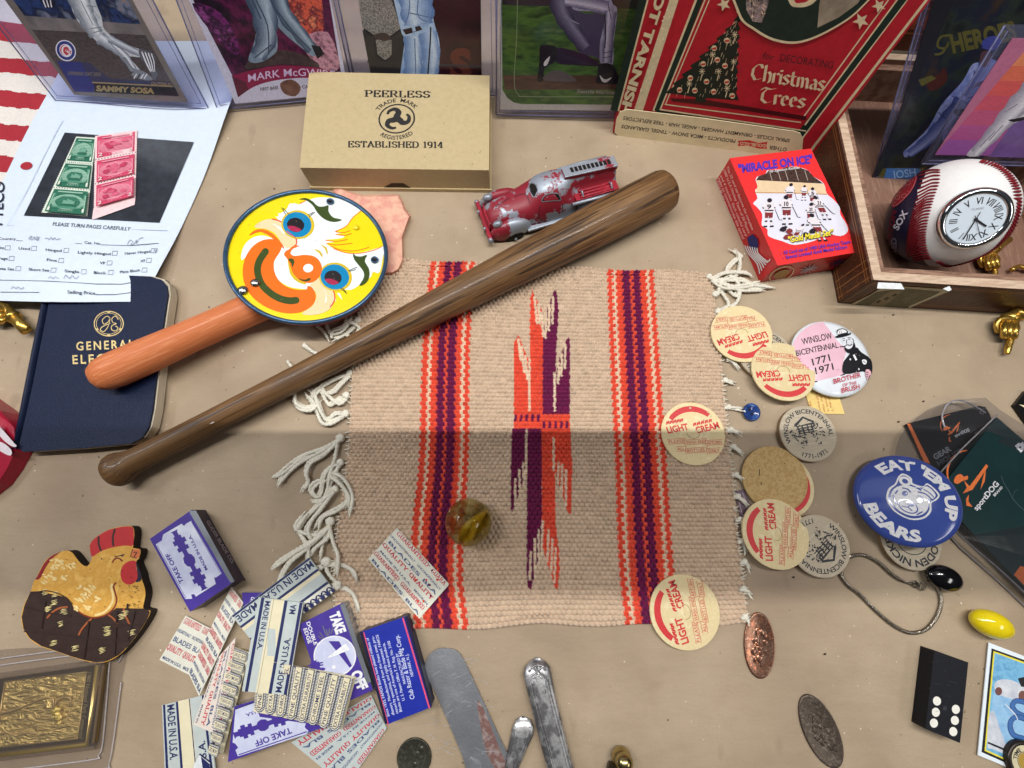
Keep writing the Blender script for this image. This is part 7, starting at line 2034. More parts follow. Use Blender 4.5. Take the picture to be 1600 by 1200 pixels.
rope = lambda pts, r_: mb.tube([fk(x, y, 0) for x, y in cr(pts, 6, False)], r_, SIL2, 6)
for pts in ([(128, 660), (150, 760), (190, 900), (236, 1080), (290, 1280)], [(208, 640), (236, 760), (270, 900), (318, 1080), (368, 1280)], [(116, 680), (140, 780), (180, 930), (230, 1100), (270, 1260)], [(222, 630), (250, 750), (290, 900), (336, 1080), (385, 1260)]): rope(pts, .00045)
for pts in ([(104, 600), (130, 576), (150, 600), (120, 628), (106, 660)], [(212, 590), (190, 570), (168, 596), (196, 620), (214, 640)], [(150, 560), (160, 590), (150, 640), (166, 660)], [(130, 640), (160, 620), (190, 640)], [(120, 575), (160, 556), (200, 570)]): rope(pts, .0006)
mb.o = .0002
mb.line(fk, cr([(192, 712), (180, 722), (190, 748), (212, 770), (200, 796), (186, 790)], 5, False), 5, TARN); mb.line(fk, cr([(205, 740), (212, 716), (198, 705)], 4, False), 4, TARN)
mb.build('ornament', t)
t = thing('spoon_handle', 'short tapered silver spoon handle between the knife blade and knife handle', 'spoon', at(812, 1160, 0))
mb = MB()
loft(mb, [((815, 1118), (819, 1118), .001), ((806, 1122), (829, 1122), .0028), ((801, 1132), (834, 1133), .0036), ((797, 1150), (833, 1146), .0036), ((792, 1175), (822, 1170), .0034), ((786, 1210), (806, 1206), .0034), ((780, 1240), (796, 1240), .0034)], SIL2, 20)
mb.build('handle_stem', t)
mb = MB()
for pts in ([(805, 1135), (799, 1165), (791, 1200)], [(829, 1136), (818, 1168), (802, 1204)]): mb.tube([at(x, y, .0037) for x, y in cr(pts, 5, False)], .0005, SIL2, 6)
mb.build('ridge', t)
kb = at(970, 1190, .006)
GB = M('aged_brass', (176, 160, 110), .25, .2, 400, metal=1)
t = thing('brass_finial', 'small pale brass knob peeking in at the bottom edge', 'knob', (kb.x, kb.y, 0))
mb = MB(); mb.ball(at(975, 1191, .009), .0052, GB); mb.ball(at(971, 1184, .005), .0058, GB); mb.build('knob_head', t)
mb = MB(); mb.tube([at(950, 1200, .004), at(985, 1215, .004)], .0036, M('dark_brass', (70, 64, 50), .3, metal=.9), 12); mb.build('shank', t)

# ------------------------------------------------------------------ glass marble
mc = at(732, 816, .0165); MR = .0146
t = thing('marble', 'clear yellowish glass marble with amber swirl sitting on the mat', 'marble', (mc.x, mc.y, 0))
GL = bpy.data.materials.new('marble_glass'); GL.use_nodes = True
def glassy():
    nt = GL.node_tree; nd, ln = nt.nodes, nt.links
    b = nd['Principled BSDF']
    tc = nd.new('ShaderNodeTexCoord'); n = nd.new('ShaderNodeTexNoise'); n.inputs['Scale'].default_value = 90; ln.new(tc.outputs['Object'], n.inputs['Vector'])
    r = nd.new('ShaderNodeValToRGB'); r.color_ramp.elements[0].color = S((244, 236, 176)); r.color_ramp.elements[1].color = S((252, 248, 214)); ln.new(n.outputs[0], r.inputs[0]); ln.new(r.outputs[0], b.inputs['Base Color'])
    b.inputs['Transmission Weight'].default_value = 1; b.inputs['Roughness'].default_value = .02; b.inputs['IOR'].default_value = 1.5
    tr = nd.new('ShaderNodeBsdfTransparent'); tr.inputs[0].default_value = S((250, 245, 205)); mx = nd.new('ShaderNodeMixShader'); mx.inputs[0].default_value = .52
    ln.new(tr.outputs[0], mx.inputs[1]); ln.new(b.outputs[0], mx.inputs[2]); ln.new(mx.outputs[0], nd['Material Output'].inputs[0])
glassy()
mb = MB(); mb.ball(mc, MR, GL, n=64, k=36); mb.build('glass', t)
mb = MB(); vs = []
AMB = M('amber_swirl', (206, 172, 36), .3, .25, 300, rgb2=[(176, 134, 20), (226, 200, 80)])
for s0, w_, hh in ((0, .0078, .0), (.5, .0066, .0016), (-.5, .0060, -.0020), (1.2, .0055, .0030)):
    vs = []
    for i in range(25):
        u = (i / 24 - .5) * 2
        a = s0 + u * 1.1
        c2 = mc + Vector((.6, .72, .1)).normalized() * (u * MR * .78) + Vector((.004, -.003, hh))
        d2 = Vector((math.cos(a) * .7, -math.sin(a) * .5, math.sin(a * 1.3))).normalized() * w_ * (1 - u * u) ** .6
        vs += [c2 - d2, c2 + d2]
    mb.add(vs, [(2 * i, 2 * i + 1, 2 * i + 3, 2 * i + 2) for i in range(24)], AMB, True)
mb.build('swirl', t)
mb = MB()
for _ in range(26):
    v = Vector((random.gauss(0, 1), random.gauss(0, 1), random.gauss(.4, 1))).normalized()
    mb.ball(mc + v * MR * 1.0, random.uniform(.0001, .00028), M('dust', (70, 58, 30), .8), n=6, k=4)
mb.build('dust_specks', t)

# ------------------------------------------------------------------ razor blade packs and wrapped blades
PURP, PKW, SILP = M('pack_purple', (74, 56, 148), .35, .08, 150, coat=.3), M('pack_white', (216, 220, 238), .4, .08, 40, coat=.2, rgb2=[(196, 200, 226), (226, 230, 244)], lo=.3, hi=.7), M('pack_silver', (176, 182, 190), .22, .2, 60, metal=.7, stretch=(1, 1, 1))
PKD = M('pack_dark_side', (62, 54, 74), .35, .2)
def blade_shape(f, mb, m, O, X, Y):   # silhouette of a double edged blade slot
    h = [(0, 0.06), (.06, .06), (.06, .10), (.12, .10), (.12, .17), (.2, .17), (.2, .10), (.25, .10), (.25, .15), (.32, .15), (.32, .06), (.40, .06), (.43, .12), (.5, .15), (.57, .12), (.60, .06), (.68, .06), (.68, .15), (.75, .15), (.75, .10), (.8, .10), (.8, .17), (.88, .17), (.88, .10), (.94, .10), (.94, .06), (1, .06)]
    pts = h + [(x, -y) for x, y in h[::-1]]
    pts = [(-.03, .10), (0, .06)] + h[1:-1] + [(1, .06), (1.03, .10), (1.03, -.10), (1, -.06)] + [(x, -y) for x, y in h[::-1][1:-1]] + [(0, -.06), (-.03, -.10)]
    mb.flat(f, [(O[0] + X[0] * x + Y[0] * y, O[1] + X[1] * x + Y[1] * y) for x, y in pts], m)
def pack(label, q, z1, z0, art, side, top=PURP, right=None):
    c = at(sum(p[0] for p in q) / 4, sum(p[1] for p in q) / 4, 0)
    t = thing('razor_blade_pack', label, 'razor blade pack', (c.x, c.y, 0), 'packs of razor blades')
    mb = MB(); P = prism_top(mb, q, z1, z0, top, side); mb.build('box', t, bevel=.0004)
    mb = MB(.0001); art(mb, flat(z1), P); mb.build('print', t)
    return P
def art_a(mb, f0, P):
    f = Z(f0, 220, 780, 5.454)
    mb.flat(f, [(410, 100), (470, 95), (800, 700), (765, 715)], SILP)
    mb.flat(f, [(128, 385), (180, 352), (192, 300), (350, 208), (360, 222), (372, 226), (385, 210), (430, 184), (690, 632), (640, 668), (625, 664), (640, 722), (470, 830), (456, 808), (430, 812), (440, 848), (380, 850)], PKW)
    blade_shape(f, mb, PURP, (292, 285), (246, 470), (300, -150))
    mb.text(f, 'TAKE OFF', (368, 706), (242, 458), 36, PURP, .03); 
    mb.text(f, "MADE IN U.S.A.", (572, 598), (424, 300), 24, PURP, .03)
    for l in ([(140, 392), (385, 842)], [(432, 192), (680, 630)]): mb.line(f, l, 4, PURP)
    sp_ = Plane(P[1], (P[2] - P[1]).cross(Vector((0, 0, 1))))
    if sp_.n.x < 0: sp_.n = -sp_.n
    fs_ = Z(sp_, 220, 780, 5.454)
    mb.text(fs_, 'GLIDER BLADE CO.', (556, 190), (775, 555), 26, ink('dim_silver_ink', (176, 166, 180)), .02)
P = pack('purple and white TAKE OFF pack lying alone right of the rooster', [(234, 842), (300, 796), (364, 910), (297, 956)], .0135, .0002, art_a, PKD)
# silver wrap strip on that pack's edge is part of the print
def art_b(mb, f0, P):
    f = Z(f0, 440, 860, 6)
    mb.flat(f, [(548, 510), (590, 498), (840, 1230), (800, 1250)], SILP)
    mb.text(f, 'TAKE', (448, 598), (518, 790), 92, WINK, .06)
    mb.text(f, 'DOUBLE', (232, 676), (306, 890), 34, WINK, .02); mb.text(f, 'EDGE', (204, 736), (252, 874), 34, WINK, .02)
    for l in ([(385, 705), (422, 800)], [(420, 740), (436, 800)], [(450, 730), (444, 790)], [(480, 730), (465, 780)], [(355, 764), (398, 818)], [(340, 800), (385, 830)]): mb.line(f, l, 9, SILP)
    mb.flat(f, ell(500, 990, 200, 192), WINK); mb.flat(f, ell(500, 990, 190, 182), PKW)
    blade_shape(f, mb, PURP, (300, 1040), (100, 160), (420, -100)); mb.flat(f, [(440, 850), (540, 850), (660, 1080), (640, 1100)], PURP); mb.flat(f, [(360, 1020), (420, 1010), (600, 870), (640, 930), (470, 1000)], WINK)
    mb.flat(f, ell(490, 1092, 18), WINK)
    mb.text(f, 'OFF', (648, 1150), (728, 1320), 92, WINK, .06)
pack('purple DOUBLE EDGE box with a round picture, beside the blue box', [(467, 976), (535, 942), (583, 1078), (512, 1110)], .0125, .0002, art_b, SILP)
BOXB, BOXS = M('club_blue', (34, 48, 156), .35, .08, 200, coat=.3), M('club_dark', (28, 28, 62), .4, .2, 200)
def art_c(mb, f0, P):
    f = Z(f0, 400, 900, 4)
    PINK = ink('pink_line', (216, 80, 112))
    mb.line(f, [(672, 352), (826, 930)], 10, PINK); mb.line(f, [(918, 262), (1084, 826)], 10, PINK)
    mb.flat(f, [(650, 352), (668, 346), (824, 920), (808, 926)], BOXS); mb.flat(f, [(928, 258), (950, 250), (1100, 815), (1092, 822)], BOXS)
    LB_ = ink('pale_blue_ink', (206, 212, 240))
    for s_, a_, b_, c_ in (('Since 1933, FAMOS Blades have pleased millions of', (836, 876), (704, 384), 17), ('shavers. Manufactured from the finest steel, pro-', (866, 866), (736, 374), 17), ('cessed by specialists, and rigidly inspected. FAMOS', (890, 858), (764, 366), 17), ('Blades are one of America\'s finest products.', (914, 846), (804, 416), 17), ('U. S. Patent Office T. M. Reg. No. 3100', (930, 776), (836, 404), 17), ('MANUFACTURED BY', (938, 672), (888, 480), 17), ('Club Razor & Blade Mfg Corp.', (992, 766), (892, 366), 28), ('NEWARK, N. J.', (986, 624), (950, 486), 18)):
        mb.text(f, s_, a_, b_, c_, LB_, .012)
    bs_ = Plane(P[0], (P[1] - P[0]).cross(Vector((0, 0, 1))))
pack('bright blue razor blade box with white paragraph of print and pink edge lines', [(562, 988), (634, 963), (674, 1105), (605, 1132)], .0130, .0002, art_c, BOXS, BOXB)
def art_g(mb, f0, P):
    f = Z(f0, 240, 960, 5)
    mb.flat(f, [(640, 742), (790, 690), (830, 800), (1190, 850), (1180, 880), (1210, 910), (1195, 935), (660, 1108), (640, 1060), (662, 1040), (640, 1010), (618, 1000)], PKW)
    blade_shape(f, mb, PURP, (640, 940), (430, -150), (100, 300))
    mb.text(f, 'TAKE OFF', (1068, 882), (786, 990), 46, PURP, .03)
    mb.text(f, 'MADE IN U.S.A.', (980, 690), (716, 778), 24, PURP, .03)
    mb.line(f, [(665, 1096), (1200, 915)], 8, PURP); mb.line(f, [(640, 740), (1000, 610)], 8, NAVY)
pack('purple TAKE OFF pack at the bottom, half under the striped and lettered blade wrappers', [(366, 1104), (470, 1072), (503, 1137), (356, 1191)], .0095, .0002, art_g, SILP)
def art_p(mb, f0, P):
    f = Z(f0, 220, 780, 5.454)
    mb.text(f, 'OFF', (945, 830), (930, 880), 30, WINK, .04)
pack('purple pack end peeking out under the long diagonal blade wrapper', [(378, 926), (412, 926), (420, 960), (382, 962)], .0045, .0002, art_p, SILP)

PAPW, PAPC, PAPG = M('wrapper_white', (222, 220, 206), .55, .05, 120, bump=.1), M('wrapper_cream', (226, 216, 184), .55, .05, 120, bump=.1), M('wrapper_grey', (190, 198, 196), .55, .06, 120, bump=.1)
QR, QB = ink('quality_red', (204, 66, 84)), ink('quality_blue', (72, 88, 130))
def strip_surf(q, zs):
    """sheet through four pixel corners, each at its own height"""
    W = [at(*p, z) for p, z in zip(q, zs)]
    def f(u, v, o=0.0):
        return W[0] * (1 - u) * (1 - v) + W[1] * u * (1 - v) + W[2] * u * v + W[3] * (1 - u) * v + Vector((0, 0, o))
    return f, W
def wrapped_blade(label, q, zs, art, paper, th=.0009, group='wrapped razor blades', clip=None):
    """u runs from corner 0 to 1, v from corner 0 to 3"""
    f, W = strip_surf(q, zs)
    mb = MB(.00006, .000012)
    if clip:
        P = [f(*p) for p in clip]
    else: P = W
    mb.solid(P, [p - Vector((0, 0, th)) for p in P], paper, paper)
    art(mb, f, q)
    o = mb.build('wrapped_blade', origin=(sum(p.x for p in P) / len(P), sum(p.y for p in P) / len(P), 0))
    return tag(o, label, 'razor blade', group)
def made(mb, f, q, text_at, scal=True, order=None):
    """long navy lines, cream and grey bands, MADE IN U.S.A. twice; u is the long way"""
    for v0, v1, m in order or ((.0, .07, PAPW), (.07, .33, PAPG), (.40, .62, PAPC), (.62, .93, PAPG)):
        mb.flat(f, [(0, v0), (1, v0), (1, v1), (0, v1)], m)
    for v in (.035, .36, .64, .945): mb.line(f, [(0, v), (1, v)], .045, NAVY)
    for s_, a, b, h in text_at: mb.text(f, s_, a, b, h, NAVY, .03)
def art_d(mb, f, q):
    for v0, v1, m in ((0, .34, PAPG), (.34, .48, PAPC), (.48, .72, PAPG), (.72, 1, PAPW)): mb.flat(f, [(0, v0), (1, v0), (1, v1), (0, v1)], m)
    mb.line(f, [(0, .03), (1, .03)], .05, NAVY); mb.line(f, [(0, .36), (1, .36)], .06, NAVY); mb.line(f, [(0, .74), (1, .74)], .06, NAVY)
    mb.text(f, 'MADE IN U.S.A.   MADE', (.99, .08), (.02, .08), (0, .17), NAVY, .02)
    for i in range(14):
        mb.line(f, [( (i + .5) / 14 + .036 * math.cos(a), 1.0 + .16 * math.sin(a)) for a in [math.pi + math.pi * k / 8 for k in range(9)]], .022, NAVY)
        mb.line(f, [( (i + .5) / 14 + .02 * math.cos(a), 1.0 + .09 * math.sin(a)) for a in [math.pi + math.pi * k / 8 for k in range(9)]], .014, NAVY)
wrapped_blade('long diagonal striped MADE IN U.S.A. blade wrapper lying under the upright one', [(362, 962), (483, 871), (523, 924), (402, 1012)], [.0085, .0055, .0055, .0085], art_d, PAPG)
def art_e(mb, f, q):
    for v0, v1, m in ((0, .30, PAPG), (.30, .58, PAPC), (.58, .94, PAPG), (.94, 1, PAPW)): mb.flat(f, [(0, v0), (1, v0), (1, v1), (0, v1)], m)
    for v in (.10, .62, .955): mb.line(f, [(0, v), (1, v)], .07, NAVY)
    mb.line(f, [(0, .345), (1, .345)], .01, ink('paper_crease', (150, 146, 130)))
    mb.text(f, 'MADE IN U.S.A.', (.03, .17), (.56, .17), (0, .11), NAVY, .02)
    mb.text(f, 'MADE IN U.S.A.', (.98, .86), (.40, .86), (0, -.13), NAVY, .02); mb.text(f, 'MA', (.14, .86), (.03, .86), (0, -.13), NAVY, .02)
wrapped_blade('upright striped MADE IN U.S.A. blade wrapper on top of the heap', [(404, 933), (380, 1081), (450, 1086), (474, 942)][0:1] + [(378, 1080), (449, 1086), (474, 942)], [.0135, .0150, .0158, .0140], art_e, PAPG, .0012)
def art_h(mb, f, q):
    for v0, v1, m in ((0, .34, PAPG), (.34, .64, PAPC), (.64, 1, PAPG)): mb.flat(f, [(0, v0), (1, v0), (1, v1), (0, v1)], m)
    for v in (.05, .34, .62, .93): mb.line(f, [(0, v), (1, v)], .05 if v != .62 else .02, NAVY)
    mb.text(f, 'MADE IN U.S.A.', (.02, .12), (.76, .12), (0, .16), NAVY, .02)
    mb.text(f, 'U.S.A.', (.88, .86), (.55, .86), (0, -.14), NAVY, .02)
wrapped_blade('striped navy blade wrapper flat on the paper at the bottom left of the heap', [(253, 1102), (258, 1216), (338, 1216), (322, 1085)], [.0028, .0028, .0032, .0032], art_h, PAPG)
def quality(mb, f, q, n=6, rot=0, dens=1.0, sc=1.0):
    words = (('GUARANTEED', True, QR, 1.0), ('UNCONDITIONALLY', False, QB, .55), ('BLADES', False, QB, .8), ('QUALITY', True, QR, 1.0), ('MADE IN U.S.A.', False, QB, .5), ('GUARANTEED', True, QR, 1.0), ('BLADES', False, QB, .7), ('QUALITY', True, QR, 1.0))
    for i in range(n):
        s_, se, m, h = words[i % len(words)]
        y = (i + .75) / n
        for x0, w in ((-.0, .5), (.52, .46)) if i % 2 else ((.04, .62), (.70, .28)):
            st_ = s_ if w > .4 else s_[:max(3, int(len(s_) * .55))]
            a, b = (x0 + .01, y), (x0 + w - .02, y)
            mb.text(f, st_, a, b, (0, -.62 / n * h), m, .02, serif=se)
WQ = lambda n: (lambda mb, f, q: quality(mb, f, q, n))
wrapped_blade('red and blue lettered QUALITY blade wrapper lying on the mat left of the marble', [(620, 825), (702, 913), (655, 967), (575, 873)], [.0032, .0032, .0030, .0030], WQ(7), PAPW)
f_tri = [(290, 962), (330, 982), (298, 1056), (249, 1031)]
wrapped_blade('pale lettered QUALITY blade wrapper sticking out at the left of the heap', [(290, 962), (332, 984), (298, 1056), (249, 1031)], [.0024, .0032, .0030, .0018], WQ(5), PAPW)
wrapped_blade('narrow lettered blade wrapper slanting over the left side of the heap', [(361, 917), (380, 942), (311, 1088), (294, 1051)], [.0046, .0050, .0062, .0056], WQ(11), PAPW)
wrapped_blade('folded lettered blade wrapper edge in the middle of the heap', [(368, 996), (344, 1150), (302, 1132), (342, 1026)], [.0066, .0072, .0058, .0060], WQ(5), M('wrapper_pink_white', (226, 214, 202), .55, .05, 120))
wrapped_blade('lettered GUARANTEED blade wrapper running off the bottom edge under the blue box', [(604, 1138), (540, 1230), (455, 1160), (580, 1086)], [.0016, .0014, .0014, .0016], WQ(8), PAPG)
def loops(mb, f, n, words, m=NAVY, v0=0.0):
    for i in range(n):
        u0, u1 = i / n, (i + 1) / n
        c, r_ = (u0 + u1) / 2, .36 / n
        body = [(c - r_ * .7, -.02), (c + r_ * .7, -.02)] + [(c + r_ * .7 * math.cos(R(a)), .86 + .07 * math.sin(R(a))) for a in range(0, 181, 20)]
        outer = [(c - r_ * 1.3, -.02), (c + r_ * 1.3, -.02)] + [(c + r_ * 1.3 * math.cos(R(a)), .86 + .13 * math.sin(R(a))) for a in range(0, 181, 20)]
        mb.flat(f, outer, m)
        rail = [(c + r_ * 1.0, -.02), (c + r_ * 1.0, .4), (c + r_ * 1.0, .86)] + [(c + r_ * 1.0 * math.cos(R(a)), .86 + .1 * math.sin(R(a))) for a in range(20, 181, 20)] + [(c - r_ * 1.0, .4), (c - r_ * 1.0, -.02)]
        dots = []
        for a, b in zip(rail, rail[1:]):
            k = max(1, int(math.hypot((b[0] - a[0]) * 1.4, b[1] - a[1]) / .028))
            dots += [(a[0] + (b[0] - a[0]) * j / k, a[1] + (b[1] - a[1]) * j / k) for j in range(k)]
        for d_ in dots: mb.flat(f, ell(d_[0], d_[1], .10 / n, .010, 0, 5), PAPW); mb.o -= LAY
        mb.o += LAY
        mb.flat(f, body, PAPC)
        mb.text(f, words[i % len(words)], (c + r_ * .42, .90), (c + r_ * .42, .04), (-r_ * .84, 0), m, .01)
WD_ = ['FINE QUALITY', 'EXTRA DURABILITY', 'CHROME STEEL']
def art_f(mb, f, q): loops(mb, f, 8, WD_)
wrapped_blade('blade wrapper with rows of dotted loops reading CHROME STEEL below the double edge box', [(404, 1030), (556, 1058), (534, 1140), (396, 1112)], [.0136, .0146, .0128, .0116], art_f, PAPC, .0008)
def art_n(mb, f, q): loops(mb, f, 9, WD_)
wrapped_blade('narrow dotted loop blade wrapper under the folded lettered one', [(362, 1010), (334, 1172), (348, 1178), (390, 1020)], [.0058, .0040, .0040, .0060], art_n, PAPC, .0008)
mb = MB(.0001); sb = flat(.0045)
mb.slab(sb, [(304, 1192), (312, 1180), (328, 1192), (330, 1220), (296, 1220)], .004, M('small_pack_white', (220, 224, 226), .4), NAVY)
mb.flat(sb, [(314, 1182), (328, 1194), (330, 1220), (320, 1220)], NAVY)
tag(mb.build('small_packet', bevel=.0003), 'tiny white and navy packet corner at the bottom left of the heap', 'packet')

# ------------------------------------------------------------------ wooden rooster
rp = flat(.0062)
f = Z(rp, 20, 810, 5)
RY, RB, RR = M('rooster_yellow', (222, 172, 84), .5, .08, 150, bump=.15, rgb2=[(208, 154, 66), (228, 180, 94)]), M('rooster_brown', (54, 38, 34), .5, .2, 200, bump=.2), M('rooster_red', (188, 46, 50), .5, .08, 200)
RS = M('rooster_edge', (44, 36, 34), .7, .25, 200, bump=.3)
t = thing('wooden_rooster', 'painted wooden rooster cutout in yellow, red and dark brown', 'rooster figure', at(135, 930, 0))
ol = cr([(600, 215), (620, 180), (680, 125), (760, 85), (850, 62), (920, 60), (944, 80), (950, 130), (940, 215), (948, 232), (990, 240), (998, 262), (985, 312), (965, 335), (980, 380), (1000, 430), (1010, 480), (1030, 540), (1036, 600), (1020, 680), (1022, 706), (1060, 716), (1075, 730), (1050, 790), (980, 900), (900, 1000), (830, 1070), (740, 1118), (660, 1130), (560, 1112), (440, 1075), (340, 1040), (220, 1000), (130, 940), (80, 860), (66, 770), (90, 670), (140, 570), (160, 500), (190, 450), (240, 350), (290, 300), (360, 266), (420, 252), (460, 265), (490, 300), (530, 350), (570, 374), (598, 355), (620, 300), (606, 260)], 3)
mb = MB(.00006)
mb.slab(f, ol, .0060, RY, RS, n=Vector((0, 0, 1)))
p = lambda pts, m, n=3: mb.flat(f, cr(pts, n), m)
p([(604, 240), (604, 205), (640, 156), (740, 94), (850, 66), (922, 64), (942, 84), (946, 140), (936, 212), (870, 212), (760, 232), (680, 262), (620, 298)], RR)
for l in ([(672, 140), (672, 200), (690, 254)], [(800, 80), (782, 150), (788, 218)]): mb.line(f, cr(l, 4, False), 16, RB)
mb.flat(f, [(140, 572), (210, 568), (300, 590), (400, 612), (450, 650), (480, 700), (540, 742), (620, 772), (720, 760), (780, 720), (810, 700), (1020, 704), (1060, 716), (1072, 732), (1050, 790), (980, 900), (900, 1000), (830, 1068), (740, 1114), (660, 1126), (560, 1108), (440, 1072), (340, 1036), (222, 996), (134, 938), (84, 860), (70, 770), (94, 672)], RB)
p([(372, 264), (300, 296), (246, 352), (196, 446), (176, 476), (214, 468), (254, 390), (310, 312)], ink('rooster_dark_red', (140, 34, 40)))
p([(900, 338), (958, 332), (964, 390), (980, 440), (960, 492), (910, 518), (862, 496), (842, 440), (856, 376)], RR)
p([(962, 340), (984, 382), (1002, 436), (1004, 484), (960, 496), (976, 450)], ink('rooster_navy', (36, 30, 52)))
OUTL = ink('rooster_line', (126, 48, 28))
PALE_ = ink('rooster_pale', (236, 208, 142))
mb.line(f, cr([(808, 500), (788, 530), (800, 580), (812, 640), (790, 700), (730, 752), (640, 776), (560, 756), (500, 716), (470, 690)], 4, False), 12, OUTL)
mb.line(f, cr([(780, 510), (770, 540), (784, 600), (776, 660), (720, 730), (640, 756)], 4, False), 18, PALE_)
mb.line(f, cr([(776, 346), (800, 314), (830, 312), (858, 334)], 4, False), 12, OUTL)
mb.line(f, cr([(796, 296), (830, 294), (870, 280)], 3, False), 8, RB); mb.line(f, [(850, 300), (872, 282)], 6, RB)
mb.flat(f, [(938, 240), (996, 244), (990, 300), (970, 314), (916, 300)], ink('beak_orange', (206, 112, 68)))
for l in ([(938, 240), (920, 298), (968, 312)], [(948, 268), (972, 262), (950, 300)]): mb.line(f, l, 7, RB)
rn = random.Random(11)
for cx_, cy_, n_, sx_, sy_ in ((350, 360, 16, 46, 40), (290, 470, 12, 50, 46), (450, 372, 7, 30, 22), (400, 462, 5, 24, 14), (570, 566, 16, 74, 40), (540, 630, 9, 54, 18), (660, 628, 5, 22, 16), (570, 692, 7, 40, 16), (505, 700, 5, 22, 16)):
    for _ in range(n_):
        x, y = cx_ + rn.uniform(-sx_, sx_), cy_ + rn.uniform(-sy_, sy_)
        mb.flat(f, ell(x, y, rn.uniform(10, 22), rn.uniform(6, 11), rn.choice([30, 40, -10]), 9), PALE_)
for l in ([(435, 690), (370, 700), (310, 735), (272, 778)], [(622, 780), (580, 820), (540, 870), (518, 912)], [(750, 752), (790, 780), (816, 820), (808, 852)], [(870, 700), (880, 750), (900, 790), (918, 826)]): mb.line(f, cr(l, 4, False), 14, ink('feather_orange', (160, 88, 50)))
CRS = ink('straw_cream', (222, 206, 144))
for x, y in ((326, 662), (276, 714), (404, 735), (380, 828), (742, 868), (746, 900), (934, 896), (326, 976), (492, 1018), (702, 1036), (858, 770), (888, 744), (260, 580), (340, 596)):
    for k in range(4):
        j_ = lambda: rn.uniform(-10, 10)
        mb.line(f, [(x - 24 + j_(), y + 18 - k * 11 + j_() * .3), (x + j_(), y + 10 - k * 11 + j_() * .4), (x + 24 + j_(), y + 6 - k * 11 + j_() * .3)], [2, rn.uniform(5, 9), 2], CRS)
WV = ink('weave_line', (49, 34, 31))
for l in ([(96, 690), (240, 730), (460, 760)], [(96, 880), (300, 900), (560, 930), (800, 950), (930, 956)], [(260, 640), (230, 860)], [(600, 800), (580, 960), (560, 1100)], [(820, 720), (800, 1070)], [(960, 720), (900, 960)], [(700, 830), (1020, 830)]): mb.line(f, cr(l, 4, False), 12, WV)
mb.line(f, cr([(212, 574), (260, 564), (340, 578), (420, 616), (470, 668)], 4, False), 8, WV); mb.line(f, [(905, 664), (900, 704)], 16, WV)
for _ in range(70): mb.flat(f, ell(rn.uniform(380, 1000), rn.uniform(260, 690), rn.uniform(2, 5), n=6), RB) if rn.random() < .5 else mb.flat(f, ell(rn.uniform(905, 1000), rn.uniform(520, 690), rn.uniform(2, 5), n=6), RB)
mb.build('painted_figure', t, bevel=.0003)

# ------------------------------------------------------------------ gold bar in clear capsule
t = thing('gold_bar', 'embossed gold ingot sealed in a clear plastic capsule at bottom left', 'gold bar', at(70, 1110, 0))
GLD = M('gold_relief', (226, 198, 122), .3, .1, 300, metal=.8)
def emboss():
    nt = GLD.node_tree; nd, ln = nt.nodes, nt.links
    b = nd['Principled BSDF']; tc = nd.new('ShaderNodeTexCoord')
    m = nd.new('ShaderNodeMapping'); m.inputs['Rotation'].default_value = (0, 0, .3); m.inputs['Scale'].default_value = (.6, 1.5, 1)
    n = nd.new('ShaderNodeTexNoise'); n.inputs['Scale'].default_value = 170; n.inputs['Detail'].default_value = 5; n.inputs['Distortion'].default_value = 1.6
    ln.new(tc.outputs['Object'], m.inputs[0]); ln.new(m.outputs[0], n.inputs['Vector'])
    bp = nd.new('ShaderNodeBump'); bp.inputs['Strength'].default_value = 1; bp.inputs['Distance'].default_value = .0035
    ln.new(n.outputs[0], bp.inputs['Height']); ln.new(bp.outputs[0], b.inputs['Normal'])
emboss()
GLP = M('gold_plain', (200, 172, 112), .3, .08, 200, metal=.8, bump=.1)
GLDK = M('gold_dark', (96, 76, 48), .35, .15, 200, metal=.8)
f = Z(flat(.0055), 0, 1020, 6.667)
mb = MB(.00005)
mb.slab(f, [(-420, 330), (1062, 118), (955, 955), (-520, 1130)], .004, GLDK, GLP, n=Vector((0, 0, 1)))
mb.build('ingot', t, bevel=.0006)
mb = MB(.0003)
mb.grid(f, [(60, 300), (905, 202), (818, 888), (-40, 985)], GLD, 6, 6)
rg = lambda pts, r_, m: mb.tube([f(x, y, .0005) for x, y in pts], r_, m, 8)
rg([(60, 296), (908, 198), (822, 890), (-40, 988)], .0004, GLP)
rg([(62, 296), (-40, 988)], .0005, GLP)
for k in range(14): mb.ball(f(560 + 80 * math.cos(k) * (k % 3) * .4 + 60, 560 + 22 * k % 160, .0004), .0011 + .0006 * (k % 3), GLD, n=10, k=6)
rg(cr([(0, 640), (180, 590), (300, 540), (450, 480), (560, 470), (570, 560), (640, 480), (740, 470), (740, 560)], 4, False), .0006, GLP)
rg(cr([(-20, 860), (90, 830), (180, 860), (260, 840), (340, 830), (420, 850)], 4, False), .0005, GLP)
mb.build('relief', t)
mb = MB(.0004)
mb.text(f, '1980 National Park Centennial', (918, 200), (826, 886), 44, M('gold_letter', (226, 204, 140), .25, metal=.8), .02)
mb.build('lettering', t)
mb = MB(.0006)
rg([(1030, 120), (922, 945), (-520, 1120)], .0016, GLP); 
mb.build('edge_bar', t)
CAPS = clear('capsule_plastic', (232, 228, 226), alpha=.95, rough=.2)
mb = MB()
fc = Z(flat(.0072), 0, 1020, 6.667); fo = Z(flat(.0006), 0, 1020, 6.667)
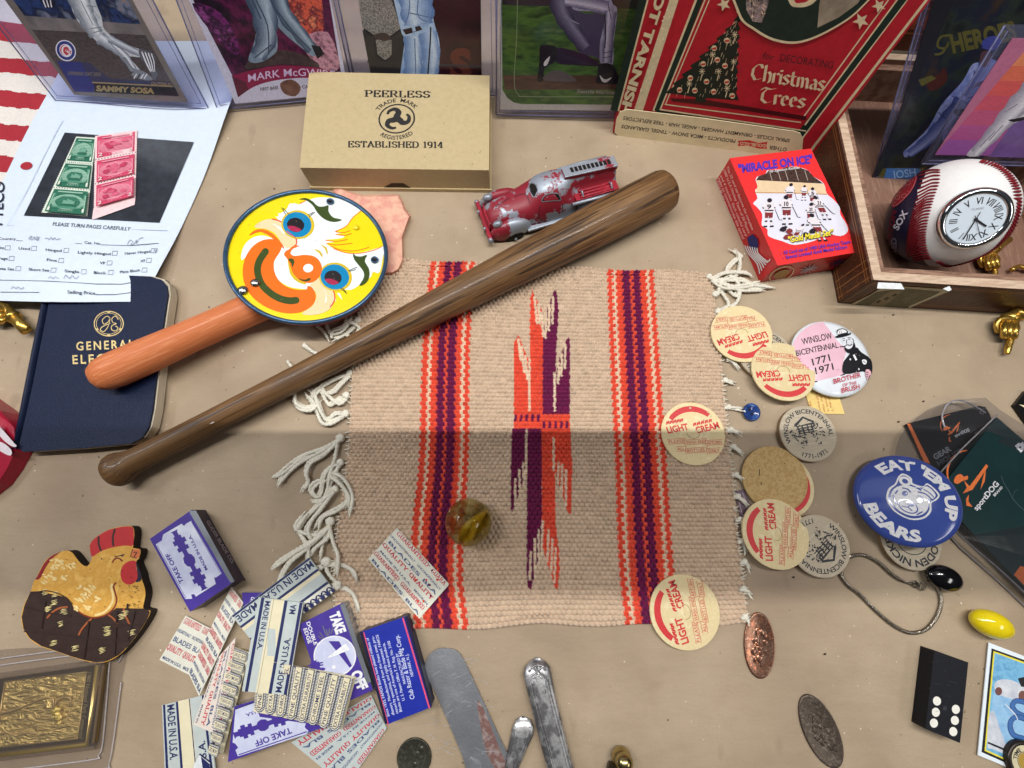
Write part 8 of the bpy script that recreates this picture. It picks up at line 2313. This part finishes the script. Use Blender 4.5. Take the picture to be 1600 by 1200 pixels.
o_ = cr([(-500, 130), (600, -60), (1280, -90), (1268, 300), (1190, 900), (1130, 1180), (1000, 1240), (-560, 1420)], 3)
mb.flat(fo, o_, CAPS)
mb.add([fc(x, y) for x, y in ((-420, 300), (1090, 80), (975, 985), (-520, 1165))] + [fo(x, y) for x, y in ((-440, 270), (1120, 50), (1000, 1010), (-540, 1195))], [(0, 1, 2, 3), (0, 1, 5, 4), (1, 2, 6, 5), (2, 3, 7, 6), (3, 0, 4, 7)], CAPS)
mb.build('capsule', t)
mb = MB(.0006)
CE = M('capsule_edge', (176, 168, 166), .15, .1)
for pts in ([(-500, 130), (600, -20), (1250, -70), (1240, 100)], [(1268, 300), (1190, 900), (1140, 1150), (1060, 1210), (200, 1330)], [(1150, 60), (1080, 900), (1030, 1060), (900, 1120), (-500, 1290)], [(-500, 200), (500, 60), (1060, -5)]):
    mb.tube([fo(x, y, .0004) for x, y in cr(pts, 4, False)], .00045, CE, 6)
mb.build('capsule_edge', t)

# red and white package corner at the left edge
t = thing('gift_package', 'crumpled red and white packet corner at the left edge', 'packet', at(5, 700, 0))
mb = MB()
RP = M('packet_red', (160, 26, 52), .3, .1, 90, coat=.4, bump=.4, bscale=160)
P1 = [at(x, y, z) for x, y, z in ((-60, 600, .014), (0, 642, .013), (22, 668, .011), (24, 704, .010), (12, 730, .009), (-4, 756, .008), (-60, 800, .008))]
mb.solid(P1, [Vector((p.x + .002, p.y, .0003)) for p in P1], RP, RP)
mb.build('foil', t, bevel=.001)
mb = MB(.0006)
W2 = M('packet_white', (218, 208, 214), .35, .06)
fz3 = lambda x, y, o=0: at(x, y, .0115 + .002 * sm(20, -5, x) * sm(690, 640, y) + .0012 + o)
mb.flat(fz3, cr([(-4, 664), (8, 676), (20, 690), (26, 697), (20, 698), (8, 690), (-4, 676)], 3), W2); mb.flat(fz3, cr([(-4, 690), (8, 694), (18, 704), (16, 712), (2, 706), (-4, 700)], 3), W2)
mb.build('white_stripe', t)

if _fo.name in COL.objects: COL.objects.unlink(_fo)
bpy.data.objects.remove(_fo)
